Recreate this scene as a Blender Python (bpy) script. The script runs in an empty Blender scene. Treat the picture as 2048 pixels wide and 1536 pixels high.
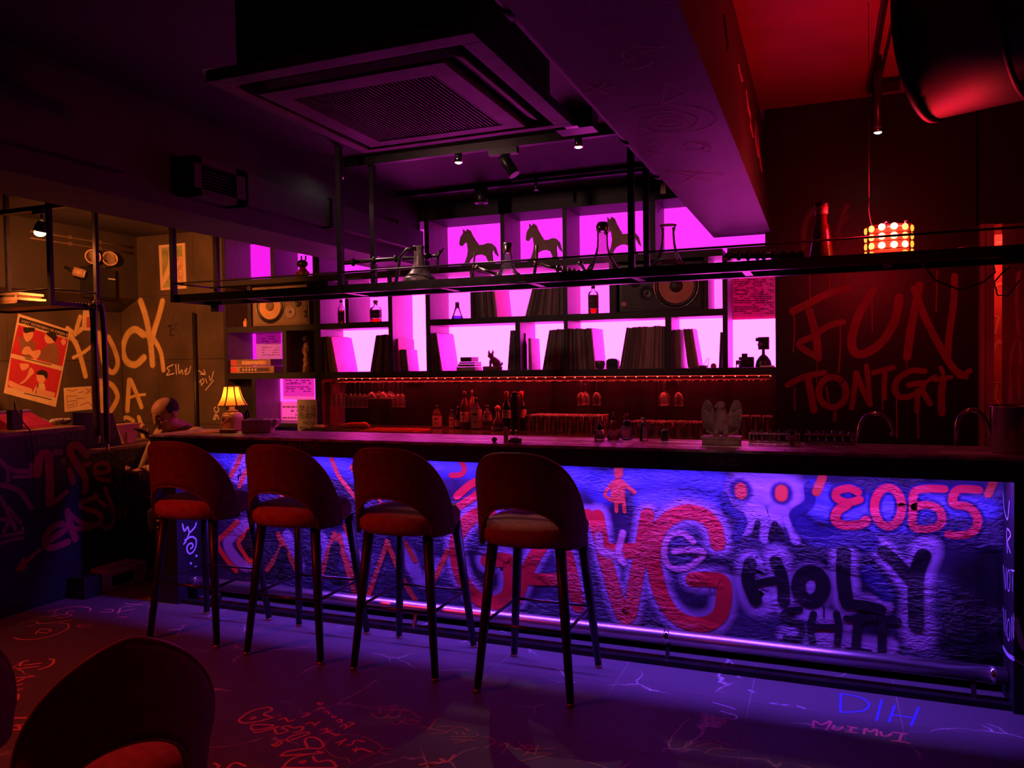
import bpy, bmesh, math, random
from mathutils import Vector, Matrix
from math import sin, cos, pi, radians, sqrt, atan2
random.seed(11)
SC = bpy.context.scene
COL = SC.collection

# ------------------------------------------------------------------ camera
FPX, CAMZ = 1557.8, 1.53                       # focal length in pixels of a 2048 px wide frame, eye height
YAW, PITCH, ROLL = radians(21.69), radians(-1.552), radians(-0.841)
_r = Vector((cos(YAW), sin(YAW), 0)); _f = Vector((-sin(YAW), cos(YAW), 0)); _u = Vector((0, 0, 1))
FWD = cos(PITCH) * _f + sin(PITCH) * _u
_u2 = cos(PITCH) * _u - sin(PITCH) * _f
RGT = cos(ROLL) * _r + sin(ROLL) * _u2
UPV = cos(ROLL) * _u2 - sin(ROLL) * _r
CAM = Vector((0, 0, CAMZ))
cd = bpy.data.cameras.new('camera'); cam = bpy.data.objects.new('camera', cd); COL.objects.link(cam)
cd.sensor_width = 36.0; cd.lens = FPX / 2048 * 36.0; cd.clip_start = 0.05
m = Matrix.Identity(4)
for i in range(3):
    m[i][0] = RGT[i]; m[i][1] = UPV[i]; m[i][2] = -FWD[i]; m[i][3] = CAM[i]
cam.matrix_world = m
SC.camera = cam

def P(px, py, ax, v):
    """photo pixel -> point of the real plane ax = v"""
    d = RGT * ((px - 1024) / FPX) + FWD - UPV * ((py - 768) / FPX)
    i = 'XYZ'.index(ax)
    return CAM + d * ((v - CAM[i]) / d[i])

# ------------------------------------------------------------------ world, exposure, large lights
w = bpy.data.worlds.new('world'); SC.world = w; w.use_nodes = True
w.node_tree.nodes['Background'].inputs[0].default_value = (0.010, 0.001, 0.004, 1)
w.node_tree.nodes['Background'].inputs[1].default_value = 0.25
vs = SC.view_settings
vs.view_transform = 'Standard'; vs.look = 'None'; vs.gamma = 1.0; vs.exposure = 0.0
try: vs.use_curve_mapping = False
except Exception: pass
SC.cycles.use_denoising = True
SC.cycles.sample_clamp_indirect = 4.0
SC.cycles.max_bounces = 7
SC.cycles.transparent_max_bounces = 80
SC.cycles.caustics_reflective = False
SC.cycles.caustics_refractive = False

def light(kind, name, loc, color, power, size=0.1, size_y=None, target=None, spot=60, blend=0.5):
    ld = bpy.data.lights.new(name, kind); ld.color = color; ld.energy = power
    if kind == 'AREA':
        ld.size = size
        if size_y: ld.shape = 'RECTANGLE'; ld.size_y = size_y
    else:
        ld.shadow_soft_size = size
    if kind == 'SPOT': ld.spot_size = radians(spot); ld.spot_blend = blend
    lo = bpy.data.objects.new(name, ld); COL.objects.link(lo); lo.location = loc
    if target is not None:
        lo.rotation_euler = (Vector(target) - Vector(loc)).to_track_quat('-Z', 'Y').to_euler()
    return lo

# red ceiling spots of the seating side (behind the camera), two added fill lamps and the blue strip under the counter lip
light('SPOT', 'red_ceiling_spot', (-4.3, 0.9, 2.75), (1, 0.025, 0.014), 190, 0.06, target=(-3.1, 2.0, 0), spot=84, blend=0.9)
light('SPOT', 'red_seating_spot', (0.4, -0.6, 2.75), (1, 0.03, 0.06), 11, 0.06, target=(-1.7, 3.6, 0.9), spot=80, blend=0.9)
light('SPOT', 'shelf_fill_light', (-2.55, 2.7, 2.80), (1, 0.46, 0.42), 46, 0.05, target=(-1.75, 5.7, 1.95), spot=66, blend=0.9)  # unseen lamp added to brighten the shelf fronts
light('SPOT', 'eagle_fill_light', (-0.2, 1.0, 2.78), (1, 0.45, 0.45), 26, 0.03, target=(-0.48, 4.12, 1.22), spot=13, blend=0.7)  # added lamp out of view, put in to lift the eagle figure
light('AREA', 'counter_strip_light', (-1.475, 3.866, 1.052), (0.21, 0.055, 1.0), 125, 4.42, 0.02, target=(-1.475, 3.50, 0.0))

# ------------------------------------------------------------------ materials
MATS = {}
def node(nt, t, **kw):
    n = nt.nodes.new(t)
    for k, v in kw.items(): setattr(n, k, v)
    return n
def M(name, col, rough=0.5, metal=0.0, var=0.0, scale=8.0, bump=0.0, bscale=60.0, emit=None, es=1.0, stretch=None, spec=None, fade=False, coat=0.0):
    if name in MATS: return MATS[name]
    mt = bpy.data.materials.new(name); mt.use_nodes = True; nt = mt.node_tree; MATS[name] = mt
    b = nt.nodes['Principled BSDF']; out = nt.nodes['Material Output']
    c4 = (col[0], col[1], col[2], 1)
    b.inputs['Base Color'].default_value = c4
    b.inputs['Roughness'].default_value = rough; b.inputs['Metallic'].default_value = metal
    if spec is not None: b.inputs['Specular IOR Level'].default_value = spec
    if coat: b.inputs['Coat Weight'].default_value = coat
    pos = None
    if var or bump:
        g = node(nt, 'ShaderNodeNewGeometry'); mp = node(nt, 'ShaderNodeMapping')
        nt.links.new(g.outputs['Position'], mp.inputs['Vector'])
        if stretch: mp.inputs['Scale'].default_value = stretch
        pos = mp.outputs['Vector']
    if var:
        n = node(nt, 'ShaderNodeTexNoise'); n.inputs['Scale'].default_value = scale; n.inputs['Detail'].default_value = 5
        nt.links.new(pos, n.inputs['Vector'])
        r = node(nt, 'ShaderNodeValToRGB')
        r.color_ramp.elements[0].position = 0.3; r.color_ramp.elements[1].position = 0.7
        r.color_ramp.elements[0].color = tuple(x * (1 - var) for x in col) + (1,)
        r.color_ramp.elements[1].color = tuple(min(1, x * (1 + var)) for x in col) + (1,)
        nt.links.new(n.outputs['Fac'], r.inputs['Fac']); nt.links.new(r.outputs['Color'], b.inputs['Base Color'])
    if bump:
        n2 = node(nt, 'ShaderNodeTexNoise'); n2.inputs['Scale'].default_value = bscale; n2.inputs['Detail'].default_value = 4
        nt.links.new(pos, n2.inputs['Vector'])
        bp = node(nt, 'ShaderNodeBump'); bp.inputs['Strength'].default_value = bump; bp.inputs['Distance'].default_value = 0.01
        nt.links.new(n2.outputs['Fac'], bp.inputs['Height']); nt.links.new(bp.outputs['Normal'], b.inputs['Normal'])
    if emit:
        b.inputs['Emission Color'].default_value = (*emit, 1); b.inputs['Emission Strength'].default_value = es
    if fade:
        a = node(nt, 'ShaderNodeAttribute'); a.attribute_name = 'fade'
        t = node(nt, 'ShaderNodeBsdfTransparent'); mx = node(nt, 'ShaderNodeMixShader')
        nt.links.new(a.outputs['Fac'], mx.inputs[0]); nt.links.new(t.outputs[0], mx.inputs[1])
        nt.links.new(b.outputs[0], mx.inputs[2]); nt.links.new(mx.outputs[0], out.inputs['Surface'])
    return mt

def glass(name, tint=(1, 1, 1), rough=0.08, alpha=0.985, haze=0.075):
    """thin clear glass wall: what lies behind shows through, the surface reflects by angle"""
    if name in MATS: return MATS[name]
    mt = bpy.data.materials.new(name); mt.use_nodes = True; nt = mt.node_tree; MATS[name] = mt
    out = nt.nodes['Material Output']; nt.nodes.remove(nt.nodes['Principled BSDF'])
    t = node(nt, 'ShaderNodeBsdfTransparent'); t.inputs[0].default_value = (tint[0] * alpha, tint[1] * alpha, tint[2] * alpha, 1)
    hz_ = node(nt, 'ShaderNodeBsdfTranslucent'); hz_.inputs[0].default_value = (.9*tint[0], .9*tint[1], .9*tint[2], 1); df_ = node(nt, 'ShaderNodeBsdfDiffuse'); df_.inputs[0].default_value = (.9*tint[0], .9*tint[1], .9*tint[2], 1)
    hd_ = node(nt, 'ShaderNodeMixShader'); nt.links.new(hz_.outputs[0], hd_.inputs[1]); nt.links.new(df_.outputs[0], hd_.inputs[2]); th_ = node(nt, 'ShaderNodeMixShader'); th_.inputs[0].default_value = haze; nt.links.new(t.outputs[0], th_.inputs[1]); nt.links.new(hd_.outputs[0], th_.inputs[2])
    g = node(nt, 'ShaderNodeBsdfGlossy'); g.inputs['Roughness'].default_value = rough
    lw = node(nt, 'ShaderNodeLayerWeight'); lw.inputs[0].default_value = 0.28
    mx = node(nt, 'ShaderNodeMixShader')
    nt.links.new(lw.outputs['Fresnel'], mx.inputs[0]); nt.links.new(th_.outputs[0], mx.inputs[1])
    nt.links.new(g.outputs[0], mx.inputs[2]); nt.links.new(mx.outputs[0], out.inputs['Surface'])
    return mt

def emitter(name, col, strength):
    if name in MATS: return MATS[name]
    mt = bpy.data.materials.new(name); mt.use_nodes = True; nt = mt.node_tree; MATS[name] = mt
    nt.nodes.remove(nt.nodes['Principled BSDF'])
    e = node(nt, 'ShaderNodeEmission'); e.inputs[0].default_value = (*col, 1); e.inputs[1].default_value = strength
    nt.links.new(e.outputs[0], nt.nodes['Material Output'].inputs['Surface'])
    if not name.startswith('lit_panel'): mt.cycles.emission_sampling = 'NONE'
    return mt

BLACK = M('matt_black_paint', (0.012, 0.010, 0.012), 0.6, var=0.3, scale=5)
METAL = M('black_steel', (0.03, 0.025, 0.028), 0.38, 0.6, var=0.3, scale=14)
WOODD = M('dark_stained_board', (0.20, 0.11, 0.15), 0.5, var=0.2, scale=14, stretch=(6, 6, .5), bump=0.04)
EDGE = M('shaded_board_edge', (0.018, 0.012, 0.016), 0.55, var=0.2)  # near-black colour carries the shade of fronts the panels don't reach
CHROME = M('chrome', (0.75, 0.72, 0.74), 0.12, 1.0, var=0.06)
STEEL = M('brushed_steel', (0.35, 0.33, 0.35), 0.3, 1.0, var=0.12, scale=30)
PAPER = M('white_paper', (0.72, 0.68, 0.66), 0.8, var=0.06, scale=30)
INK = M('black_ink', (0.02, 0.015, 0.02), 0.7, var=0.2)
GLASS = glass('clear_glass'); RIMG = glass('glint_rim_glass', haze=.7, rough=.15)  # rim glass: extra diffuse white put in for glints along the rims
PLBLK = M('black_plastic', (0.018, 0.016, 0.018), 0.35, var=0.2)
PLWHT = M('white_plastic', (0.7, 0.68, 0.7), 0.4, var=0.05)

# ------------------------------------------------------------------ mesh helpers
ORG = {}
class MB:
    def __init__(s): s.v = []; s.f = []; s.sm = []; s.fade = []; s.M = None
    def pt(s, p, a=1.0):
        p = Vector(p)
        if s.M is not None: p = s.M @ p
        s.v.append(p); s.fade.append(a); return len(s.v) - 1
    def face(s, idx, smooth=False): s.f.append(tuple(idx)); s.sm.append(smooth)
    def box(s, x0, x1, y0, y1, z0, z1):
        x0, x1 = min(x0, x1), max(x0, x1); y0, y1 = min(y0, y1), max(y0, y1); z0, z1 = min(z0, z1), max(z0, z1)
        i = [s.pt(p) for p in ((x0,y0,z0),(x1,y0,z0),(x1,y1,z0),(x0,y1,z0),(x0,y0,z1),(x1,y0,z1),(x1,y1,z1),(x0,y1,z1))]
        for q in ((3,2,1,0),(4,5,6,7),(0,1,5,4),(1,2,6,5),(2,3,7,6),(3,0,4,7)): s.face([i[k] for k in q])
        return s
    def cbox(s, c, sz): return s.box(c[0]-sz[0]/2, c[0]+sz[0]/2, c[1]-sz[1]/2, c[1]+sz[1]/2, c[2]-sz[2]/2, c[2]+sz[2]/2)
    def obox(s, c, sz, rot):
        old = s.M; T = Matrix.Translation(Vector(c)) @ rot.to_4x4()
        s.M = T if old is None else old @ T
        s.box(-sz[0]/2, sz[0]/2, -sz[1]/2, sz[1]/2, -sz[2]/2, sz[2]/2); s.M = old; return s
    def lathe(s, prof, seg=16, c=(0,0,0), cap=True, smooth=True, sx=1.0, sy=1.0, pw=None):
        rings = []
        for r, z in prof:
            ring = []
            for k in range(seg):
                a = 2*pi*(k+0.5)/seg; ca, sa = cos(a), sin(a)
                if pw:
                    q = (abs(ca)**pw + abs(sa)**pw) ** (-1/pw); ca *= q; sa *= q
                ring.append(s.pt((c[0]+r*ca*sx, c[1]+r*sa*sy, c[2]+z)))
            rings.append(ring)
        for a, b in zip(rings, rings[1:]):
            for k in range(seg): s.face((a[k], a[(k+1)%seg], b[(k+1)%seg], b[k]), smooth)
        if cap:
            if prof[0][0] > 1e-5: s.face(rings[0][::-1])
            if prof[-1][0] > 1e-5: s.face(rings[-1])
        return s
    def tube(s, pts, r, seg=8, cap=True, closed=False, flat=None):
        pts = [Vector(p) for p in pts]; n = len(pts); rr = r if isinstance(r, (list, tuple)) else [r]*n
        t0 = (pts[1]-pts[0]).normalized()
        nrm = t0.orthogonal().normalized() if flat is None else Vector(flat)
        rings = []
        for i in range(n):
            if closed: t = (pts[(i+1)%n]-pts[i-1]).normalized()
            elif i == 0: t = t0
            elif i == n-1: t = (pts[-1]-pts[-2]).normalized()
            else: t = (pts[i+1]-pts[i-1]).normalized()
            nrm = (nrm - t*nrm.dot(t))
            nrm = nrm.normalized() if nrm.length > 1e-6 else t.orthogonal().normalized()
            b = t.cross(nrm)
            rings.append([s.pt(pts[i] + (nrm*cos(2*pi*(k+.5)/seg) + b*sin(2*pi*(k+.5)/seg))*rr[i]) for k in range(seg)])
        pairs = list(zip(rings, rings[1:])) + ([(rings[-1], rings[0])] if closed else [])
        for a, b2 in pairs:
            for k in range(seg): s.face((a[k], a[(k+1)%seg], b2[(k+1)%seg], b2[k]), seg > 4)
        if cap and not closed: s.face(rings[0][::-1]); s.face(rings[-1])
        return s
    def bar(s, a, b, wd, up=(0,0,1)):
        """square section bar"""
        a = Vector(a); b = Vector(b); t = (b-a).normalized(); u = Vector(up)
        if abs(t.dot(u)) > .95: u = Vector((0,1,0))
        sd = t.cross(u).normalized(); u = sd.cross(t)
        h = wd/2 if not isinstance(wd, tuple) else None
        hs, hu = (h, h) if h else (wd[0]/2, wd[1]/2)
        i = []
        for p in (a, b):
            for q in ((-1,-1),(1,-1),(1,1),(-1,1)): i.append(s.pt(p + sd*hs*q[0] + u*hu*q[1]))
        for q in ((0,1,2,3),(7,6,5,4),(0,4,5,1),(1,5,6,2),(2,6,7,3),(3,7,4,0)): s.face([i[k] for k in q])
        return s
    def prism(s, poly, o, eu, ev, en, d):
        """flat outline poly [(u,v)] in frame o,eu,ev pushed d along en"""
        o = Vector(o); eu = Vector(eu); ev = Vector(ev); en = Vector(en)
        a = [s.pt(o+eu*u+ev*v) for u, v in poly]; b = [s.pt(o+eu*u+ev*v+en*d) for u, v in poly]
        n = len(poly); s.face(a[::-1]); s.face(b)
        for k in range(n): s.face((a[k], a[(k+1)%n], b[(k+1)%n], b[k]))
        return s
    def ball(s, c, r, seg=14, rings=9, sc=(1,1,1)):
        prof = [(max(1e-6, r*sin(pi*k/rings)), -r*cos(pi*k/rings)) for k in range(rings+1)]
        old = s.M; T = Matrix.Translation(Vector(c)) @ Matrix.Diagonal((*sc, 1)); s.M = T if old is None else old @ T
        s.lathe(prof, seg, cap=False); s.M = old; return s
    def mesh(s, name, off=Vector((0,0,0)), bevel=0.0, fade=False, recalc=True):
        me = bpy.data.meshes.new(name)
        me.from_pydata([v-off for v in s.v], [], s.f)
        me.polygons.foreach_set('use_smooth', s.sm)
        if fade:
            at = me.attributes.new('fade', 'FLOAT', 'POINT'); at.data.foreach_set('value', s.fade)
        if bevel or recalc:
            bm = bmesh.new(); bm.from_mesh(me)
            if bevel:
                bmesh.ops.bevel(bm, geom=bm.edges[:], offset=bevel, segments=2, affect='EDGES', profile=0.7)
            bmesh.ops.recalc_face_normals(bm, faces=bm.faces[:])
            bm.to_mesh(me); bm.free()
        me.update(); return me
    def build(s, name, mat, parent=None, bevel=0.0, fade=False, origin=None):
        """child part, or a top-level mesh when parent is None"""
        if parent is not None: off = ORG.get(parent.name, Vector((0,0,0)))
        elif origin is not None: off = Vector(origin)
        else:
            xs = [v.x for v in s.v]; ys = [v.y for v in s.v]; zs = [v.z for v in s.v]
            off = Vector(((min(xs)+max(xs))/2, (min(ys)+max(ys))/2, min(zs)))
        me = s.mesh(name, off, bevel, fade, recalc=not fade); me.materials.append(mat)
        o = bpy.data.objects.new(name, me); COL.objects.link(o)
        if parent is not None: o.parent = parent
        else: o.location = off
        ORG[o.name] = off
        return o

def tag(o, label, cat, group=None):
    o['label'] = label; o['category'] = cat
    if group: o['group'] = group
    return o
def thing(name, label, cat, loc=(0,0,0), group=None):
    o = bpy.data.objects.new(name, None); COL.objects.link(o); o.location = loc; o.empty_display_size = 0.1
    ORG[o.name] = Vector(loc); return tag(o, label, cat, group)
def struct(mb, name, mat, parent=None, bevel=0):
    o = mb.build(name, mat, parent, bevel)
    if parent is None: o['kind'] = 'structure'
    return o
def dup(root, loc, rotz=None, label=None, group=None):
    """a copy of a thing with copies of its parts and sub-parts (mesh data shared)"""
    r = root.copy(); COL.objects.link(r); r.location = loc
    if rotz is not None: r.rotation_euler = (0, 0, rotz)
    if label: r['label'] = label
    if group: r['group'] = group
    for ch in list(root.children):
        c = ch.copy(); COL.objects.link(c); c.parent = r
        for g in list(ch.children):
            d = g.copy(); COL.objects.link(d); d.parent = c
    return r

def smooth(pts, n=6):
    if len(pts) < 3: return pts
    P4 = [pts[0]] + list(pts) + [pts[-1]]; out = []
    for i in range(1, len(P4)-2):
        p0, p1, p2, p3 = P4[i-1], P4[i], P4[i+1], P4[i+2]
        for k in range(n):
            t = k/n
            out.append(tuple(0.5*((2*b)+(-a+c)*t+(2*a-5*b+4*c-d)*t*t+(-a+3*b-3*c+d)*t**3) for a,b,c,d in zip(p0,p1,p2,p3)))
    out.append(tuple(pts[-1])); return out

_lay = [0]
def ribbons(mb, lines, plane, nrm, eps, soft=0.3):
    """paint strokes: lines = [(width, [(px,py)...])] laid on a real plane; width in photo px, or metres when < 0.5"""
    ax, val = plane; nrm = Vector(nrm)
    for ln in lines:
        wd, pts = ln[0], ln[1]; straight = len(ln) > 2
        pp = pts if straight else smooth(pts)
        w3 = [P(x, y, ax, val) for x, y in pp]
        q = [w3[0]]
        for p in w3[1:]:
            if (p-q[-1]).length > 1e-4: q.append(p)
        if len(q) < 2: continue
        _lay[0] = (_lay[0] + 1) % 40
        off = nrm * (eps + _lay[0]*1e-5)
        n = len(q)
        rad = []
        for p in q:
            rad.append(wd/2 if wd < 0.5 else wd/2*(p-CAM).dot(FWD)/FPX)
        rows = []
        for i in range(n):
            t = (q[min(i+1,n-1)]-q[max(i-1,0)]).normalized(); sd = nrm.cross(t).normalized(); r = rad[i]
            rows.append([mb.pt(q[i]+off+sd*r*k, a) for k, a in ((-1,0),(-(1-soft),1),((1-soft),1),(1,0))])
        for a, b in zip(rows, rows[1:]):
            for k in range(3): mb.face((a[k], b[k], b[k+1], a[k+1]))
        for e, row in ((0, rows[0]), (n-1, rows[-1])):      # round ends
            t = (q[1]-q[0]).normalized()*-1 if e == 0 else (q[-1]-q[-2]).normalized()
            sd = nrm.cross((q[1]-q[0]) if e == 0 else (q[-1]-q[-2])).normalized(); r = rad[e]
            N = 6; inn = [row[1]]; out = [row[0]]
            for k in range(1, N):
                a = -pi/2 + pi*k/N; dv = sd*sin(a) + t*cos(a)
                inn.append(mb.pt(q[e]+off+dv*r*(1-soft), 1)); out.append(mb.pt(q[e]+off+dv*r, 0))
            inn.append(row[2]); out.append(row[3])
            c = mb.pt(q[e]+off, 1)
            for k in range(N):
                mb.face((c, inn[k], inn[k+1])); mb.face((inn[k], out[k], out[k+1], inn[k+1]))
    return mb
def graffiti(name, lines, plane, nrm, mat, parent, eps=0.0015, soft=0.3):
    n = len(lines); par = list(range(n))          # strokes that touch form one letter or mark
    def root(i):
        while par[i] != i: i = par[i]
        return i
    pts = [(l[0] if l[0] >= .5 else 6, [(x, y) for x, y in smooth(l[1], 4)]) for l in lines]
    for i in range(n):
        for j in range(i):
            if root(i) != root(j):
                lim = ((pts[i][0]+pts[j][0])/2 + 1) ** 2
                if any((a-c)**2+(b-d)**2 < lim for a, b in pts[i][1] for c, d in pts[j][1]): par[root(i)] = root(j)
    sets = {}
    for i in range(n): sets.setdefault(root(i), []).append(lines[i])
    for g in sets.values():
        ribbons(MB(), g, plane, nrm, eps, soft).build(name, mat, parent, fade=True)
def patch(mb, poly, plane, nrm, eps):
    """flat printed outline laid on a real plane"""
    nrm = Vector(nrm); _lay[0] = (_lay[0] + 1) % 40
    mb.face([mb.pt(P(x, y, *plane) + nrm*(eps+_lay[0]*1e-5)) for x, y in poly]); return mb

def text_mesh(body, size, o, eu, ev, en, thick=0.0006, align='LEFT'):
    """flat lettering standing in the frame o, eu (reading direction), ev (up)"""
    cu = bpy.data.curves.new('lettering', 'FONT'); cu.body = body; cu.size = size; cu.align_x = align; cu.resolution_u = 3
    ob = bpy.data.objects.new('lettering', cu); COL.objects.link(ob)
    dg = bpy.context.evaluated_depsgraph_get(); dg.update()
    me = bpy.data.meshes.new_from_object(ob.evaluated_get(dg))
    bpy.data.objects.remove(ob); bpy.data.curves.remove(cu)
    mb = MB(); o = Vector(o); eu = Vector(eu).normalized(); ev = Vector(ev).normalized(); en = Vector(en).normalized()
    for v in me.vertices: mb.pt(o + eu*v.co.x + ev*v.co.y + en*thick)
    for p in me.polygons: mb.face(list(p.vertices))
    bpy.data.meshes.remove(me); return mb

# ================================================================== THE ROOM
def crop(ox, oy, s):
    """points read off an enlarged crop of the photograph -> photo pixels"""
    return lambda pts: [(ox + x/s, oy + y/s) for x, y in pts]
def ell(cx, cy, rx, ry, n=16, a0=0, a1=360):
    return [(cx+rx*cos(radians(a0+(a1-a0)*k/n)), cy+ry*sin(radians(a0+(a1-a0)*k/n))) for k in range(n+1)]

ZC, ZCR = 2.85, 3.25            # ceiling over the bar, higher ceiling of the right bay
YB = 3.82                       # front edge of the bar counter
YP = 4.05                       # painted front panel of the bar
YS, YSB = 5.70, 6.08            # shelf front, shelf back
XL, YW = -6.63, 5.92            # left wall, back wall of the left bay

# --- marble floor tiles
def tile_material():
    mt = bpy.data.materials.new('dark_veined_tile'); mt.use_nodes = True; nt = mt.node_tree
    b = nt.nodes['Principled BSDF']; g = node(nt, 'ShaderNodeNewGeometry')
    n1 = node(nt, 'ShaderNodeTexNoise'); n1.inputs['Scale'].default_value = 2.2; n1.inputs['Detail'].default_value = 6
    nt.links.new(g.outputs['Position'], n1.inputs['Vector'])
    mixv = node(nt, 'ShaderNodeMixRGB'); mixv.inputs[0].default_value = 0.28
    nt.links.new(g.outputs['Position'], mixv.inputs[1]); nt.links.new(n1.outputs['Color'], mixv.inputs[2])
    vo = node(nt, 'ShaderNodeTexVoronoi', feature='DISTANCE_TO_EDGE'); vo.inputs['Scale'].default_value = 2.6
    nt.links.new(mixv.outputs[0], vo.inputs['Vector'])
    r = node(nt, 'ShaderNodeValToRGB'); r.color_ramp.elements[0].position = 0.0; r.color_ramp.elements[1].position = 0.010
    r.color_ramp.elements[0].color = (1,1,1,1); r.color_ramp.elements[1].color = (0,0,0,1)
    nt.links.new(vo.outputs['Distance'], r.inputs['Fac'])
    n2 = node(nt, 'ShaderNodeTexNoise'); n2.inputs['Scale'].default_value = 3.1
    nt.links.new(g.outputs['Position'], n2.inputs['Vector'])
    r2 = node(nt, 'ShaderNodeValToRGB'); r2.color_ramp.elements[0].position = 0.50; r2.color_ramp.elements[1].position = 0.60
    nt.links.new(n2.outputs['Fac'], r2.inputs['Fac'])
    mu = node(nt, 'ShaderNodeMath', operation='MULTIPLY'); nt.links.new(r.outputs[0], mu.inputs[0]); nt.links.new(r2.outputs[0], mu.inputs[1])
    mc = node(nt, 'ShaderNodeMixRGB'); mc.inputs[1].default_value = (0.105, 0.095, 0.105, 1); mc.inputs[2].default_value = (0.62, 0.58, 0.60, 1)
    nt.links.new(mu.outputs[0], mc.inputs[0]); nt.links.new(mc.outputs[0], b.inputs['Base Color'])
    n3 = node(nt, 'ShaderNodeTexNoise'); n3.inputs['Scale'].default_value = 6; nt.links.new(g.outputs['Position'], n3.inputs['Vector'])
    mr = node(nt, 'ShaderNodeMapRange'); mr.inputs['To Min'].default_value = 0.42; mr.inputs['To Max'].default_value = 0.6
    nt.links.new(n3.outputs['Fac'], mr.inputs['Value']); nt.links.new(mr.outputs[0], b.inputs['Roughness'])
    return mt
TILE = tile_material()
floor = struct(MB().box(XL-0.1, 2.5, -1.7, 7.6, -0.06, -0.0012), 'floor', M('floor_grout', (0.30, 0.27, 0.29), 0.8, var=0.2))
TX, TY = 0.612, 0.600
mb = MB(); b_ = 0.0015
mb.box(b_, TX-b_, b_, TY-b_, -0.012, 0.0)
tile_me = mb.mesh('tile', bevel=0.0012); tile_me.materials.append(TILE)
for i in range(-11, 5):
    for j in range(-7, 6):
        o = bpy.data.objects.new('tile', tile_me); COL.objects.link(o); o.parent = floor
        o.location = Vector((-0.305 + TX*i, 2.971 + TY*j, 0)) - ORG[floor.name]

# --- walls and ceilings
DARKWALL = M('dark_wall_paint', (0.055, 0.042, 0.05), 0.55, var=0.35, scale=2.5, bump=0.08, bscale=25)
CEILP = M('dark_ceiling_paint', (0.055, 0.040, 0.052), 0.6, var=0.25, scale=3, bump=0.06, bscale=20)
WTILE = M('brown_concrete_wall_tile', (0.095, 0.062, 0.046), 0.62, var=0.35, scale=3, bump=0.12, bscale=30)
struct(MB().box(XL-0.1, 2.5, -1.8, -1.7, 0, ZCR+.1), 'wall_front', DARKWALL)
struct(MB().box(2.4, 2.5, -1.7, 7.6, 0, ZCR+.1), 'wall_right', DARKWALL)
wall_left = struct(MB().box(XL-0.12, XL-0.012, -1.7, YW+.1, 0, ZC), 'wall_left', M('wall_joint', (0.10, 0.08, 0.06), 0.8, var=0.2))
wall_back = struct(MB().box(XL-0.12, -5.12, YW+.012, YW+.12, 0, ZC), 'wall_back', M('wall_joint', (0.1, 0.08, 0.06)))
zrow = P(350, 719, 'Y', YW).z; dz = P(350, 590, 'Y', YW).z - zrow
rows = [0.0] + [zrow + dz*k for k in (-2, -1, 0, 1) if zrow + dz*k > 0.05] + [ZC]
cols = [P(px, 700, 'Y', YW).x for px in (242, 316, 391)] + [-5.13]; cols[0] = XL
g2 = 0.002
for a, b in zip(cols, cols[1:]):
    for c, d in zip(rows, rows[1:]):
        MB().box(a+g2, b-g2, YW, YW+.013, c+g2, d-g2).build('wall_tile', WTILE, wall_back)
ys = [YW - 0.6*k for k in range(0, 7)]
for a, b in zip(ys, ys[1:]):
    for c, d in zip(rows, rows[1:]):
        MB().box(XL-.013, XL, b+g2, a-g2, c+g2, d-g2).build('wall_tile', WTILE, wall_left)
# wall behind the shelves with a dark steel splash-back
wall_shelf = struct(MB().box(-5.12, -0.3, YSB+.02, YSB+.12, 0, ZC), 'wall_shelf', DARKWALL)
SPL = M('dark_steel_splashback', (0.035, 0.022, 0.036), 0.34, 0.85, var=0.4, scale=2.2, stretch=(3, 1, .4))
for a, b in ((-4.08, -3.62), (-3.62, -2.9), (-2.9, -2.05), (-2.05, -1.2), (-1.2, -0.31)):
    MB().box(a+.002, b-.002, YSB-.02, YSB+.02, 0.99, 1.44).build('splashback_panel', SPL, wall_shelf)
# wall with the red lettering, right of the shelves
FUNW = M('black_red_wall', (0.011, 0.007, 0.010), 0.4, var=0.3, scale=2, bump=0.05, bscale=12)
fun_wall = struct(MB().box(-0.28, 0.925, YS, YS+.5, 0, ZCR), 'wall_lettering', FUNW)
MB().box(-.36, -.2801, YS-.012, YS+.4, 2.30, ZCR).build('wall_return', FUNW, fun_wall)
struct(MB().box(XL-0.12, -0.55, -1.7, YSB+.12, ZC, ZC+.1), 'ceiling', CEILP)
struct(MB().box(-0.55, 2.5, -1.7, YS+.5, ZCR, ZCR+.1), 'ceiling', M('right_bay_ceiling_paint', (0.42, 0.12, 0.13), 0.5, var=0.2, scale=2))
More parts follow.
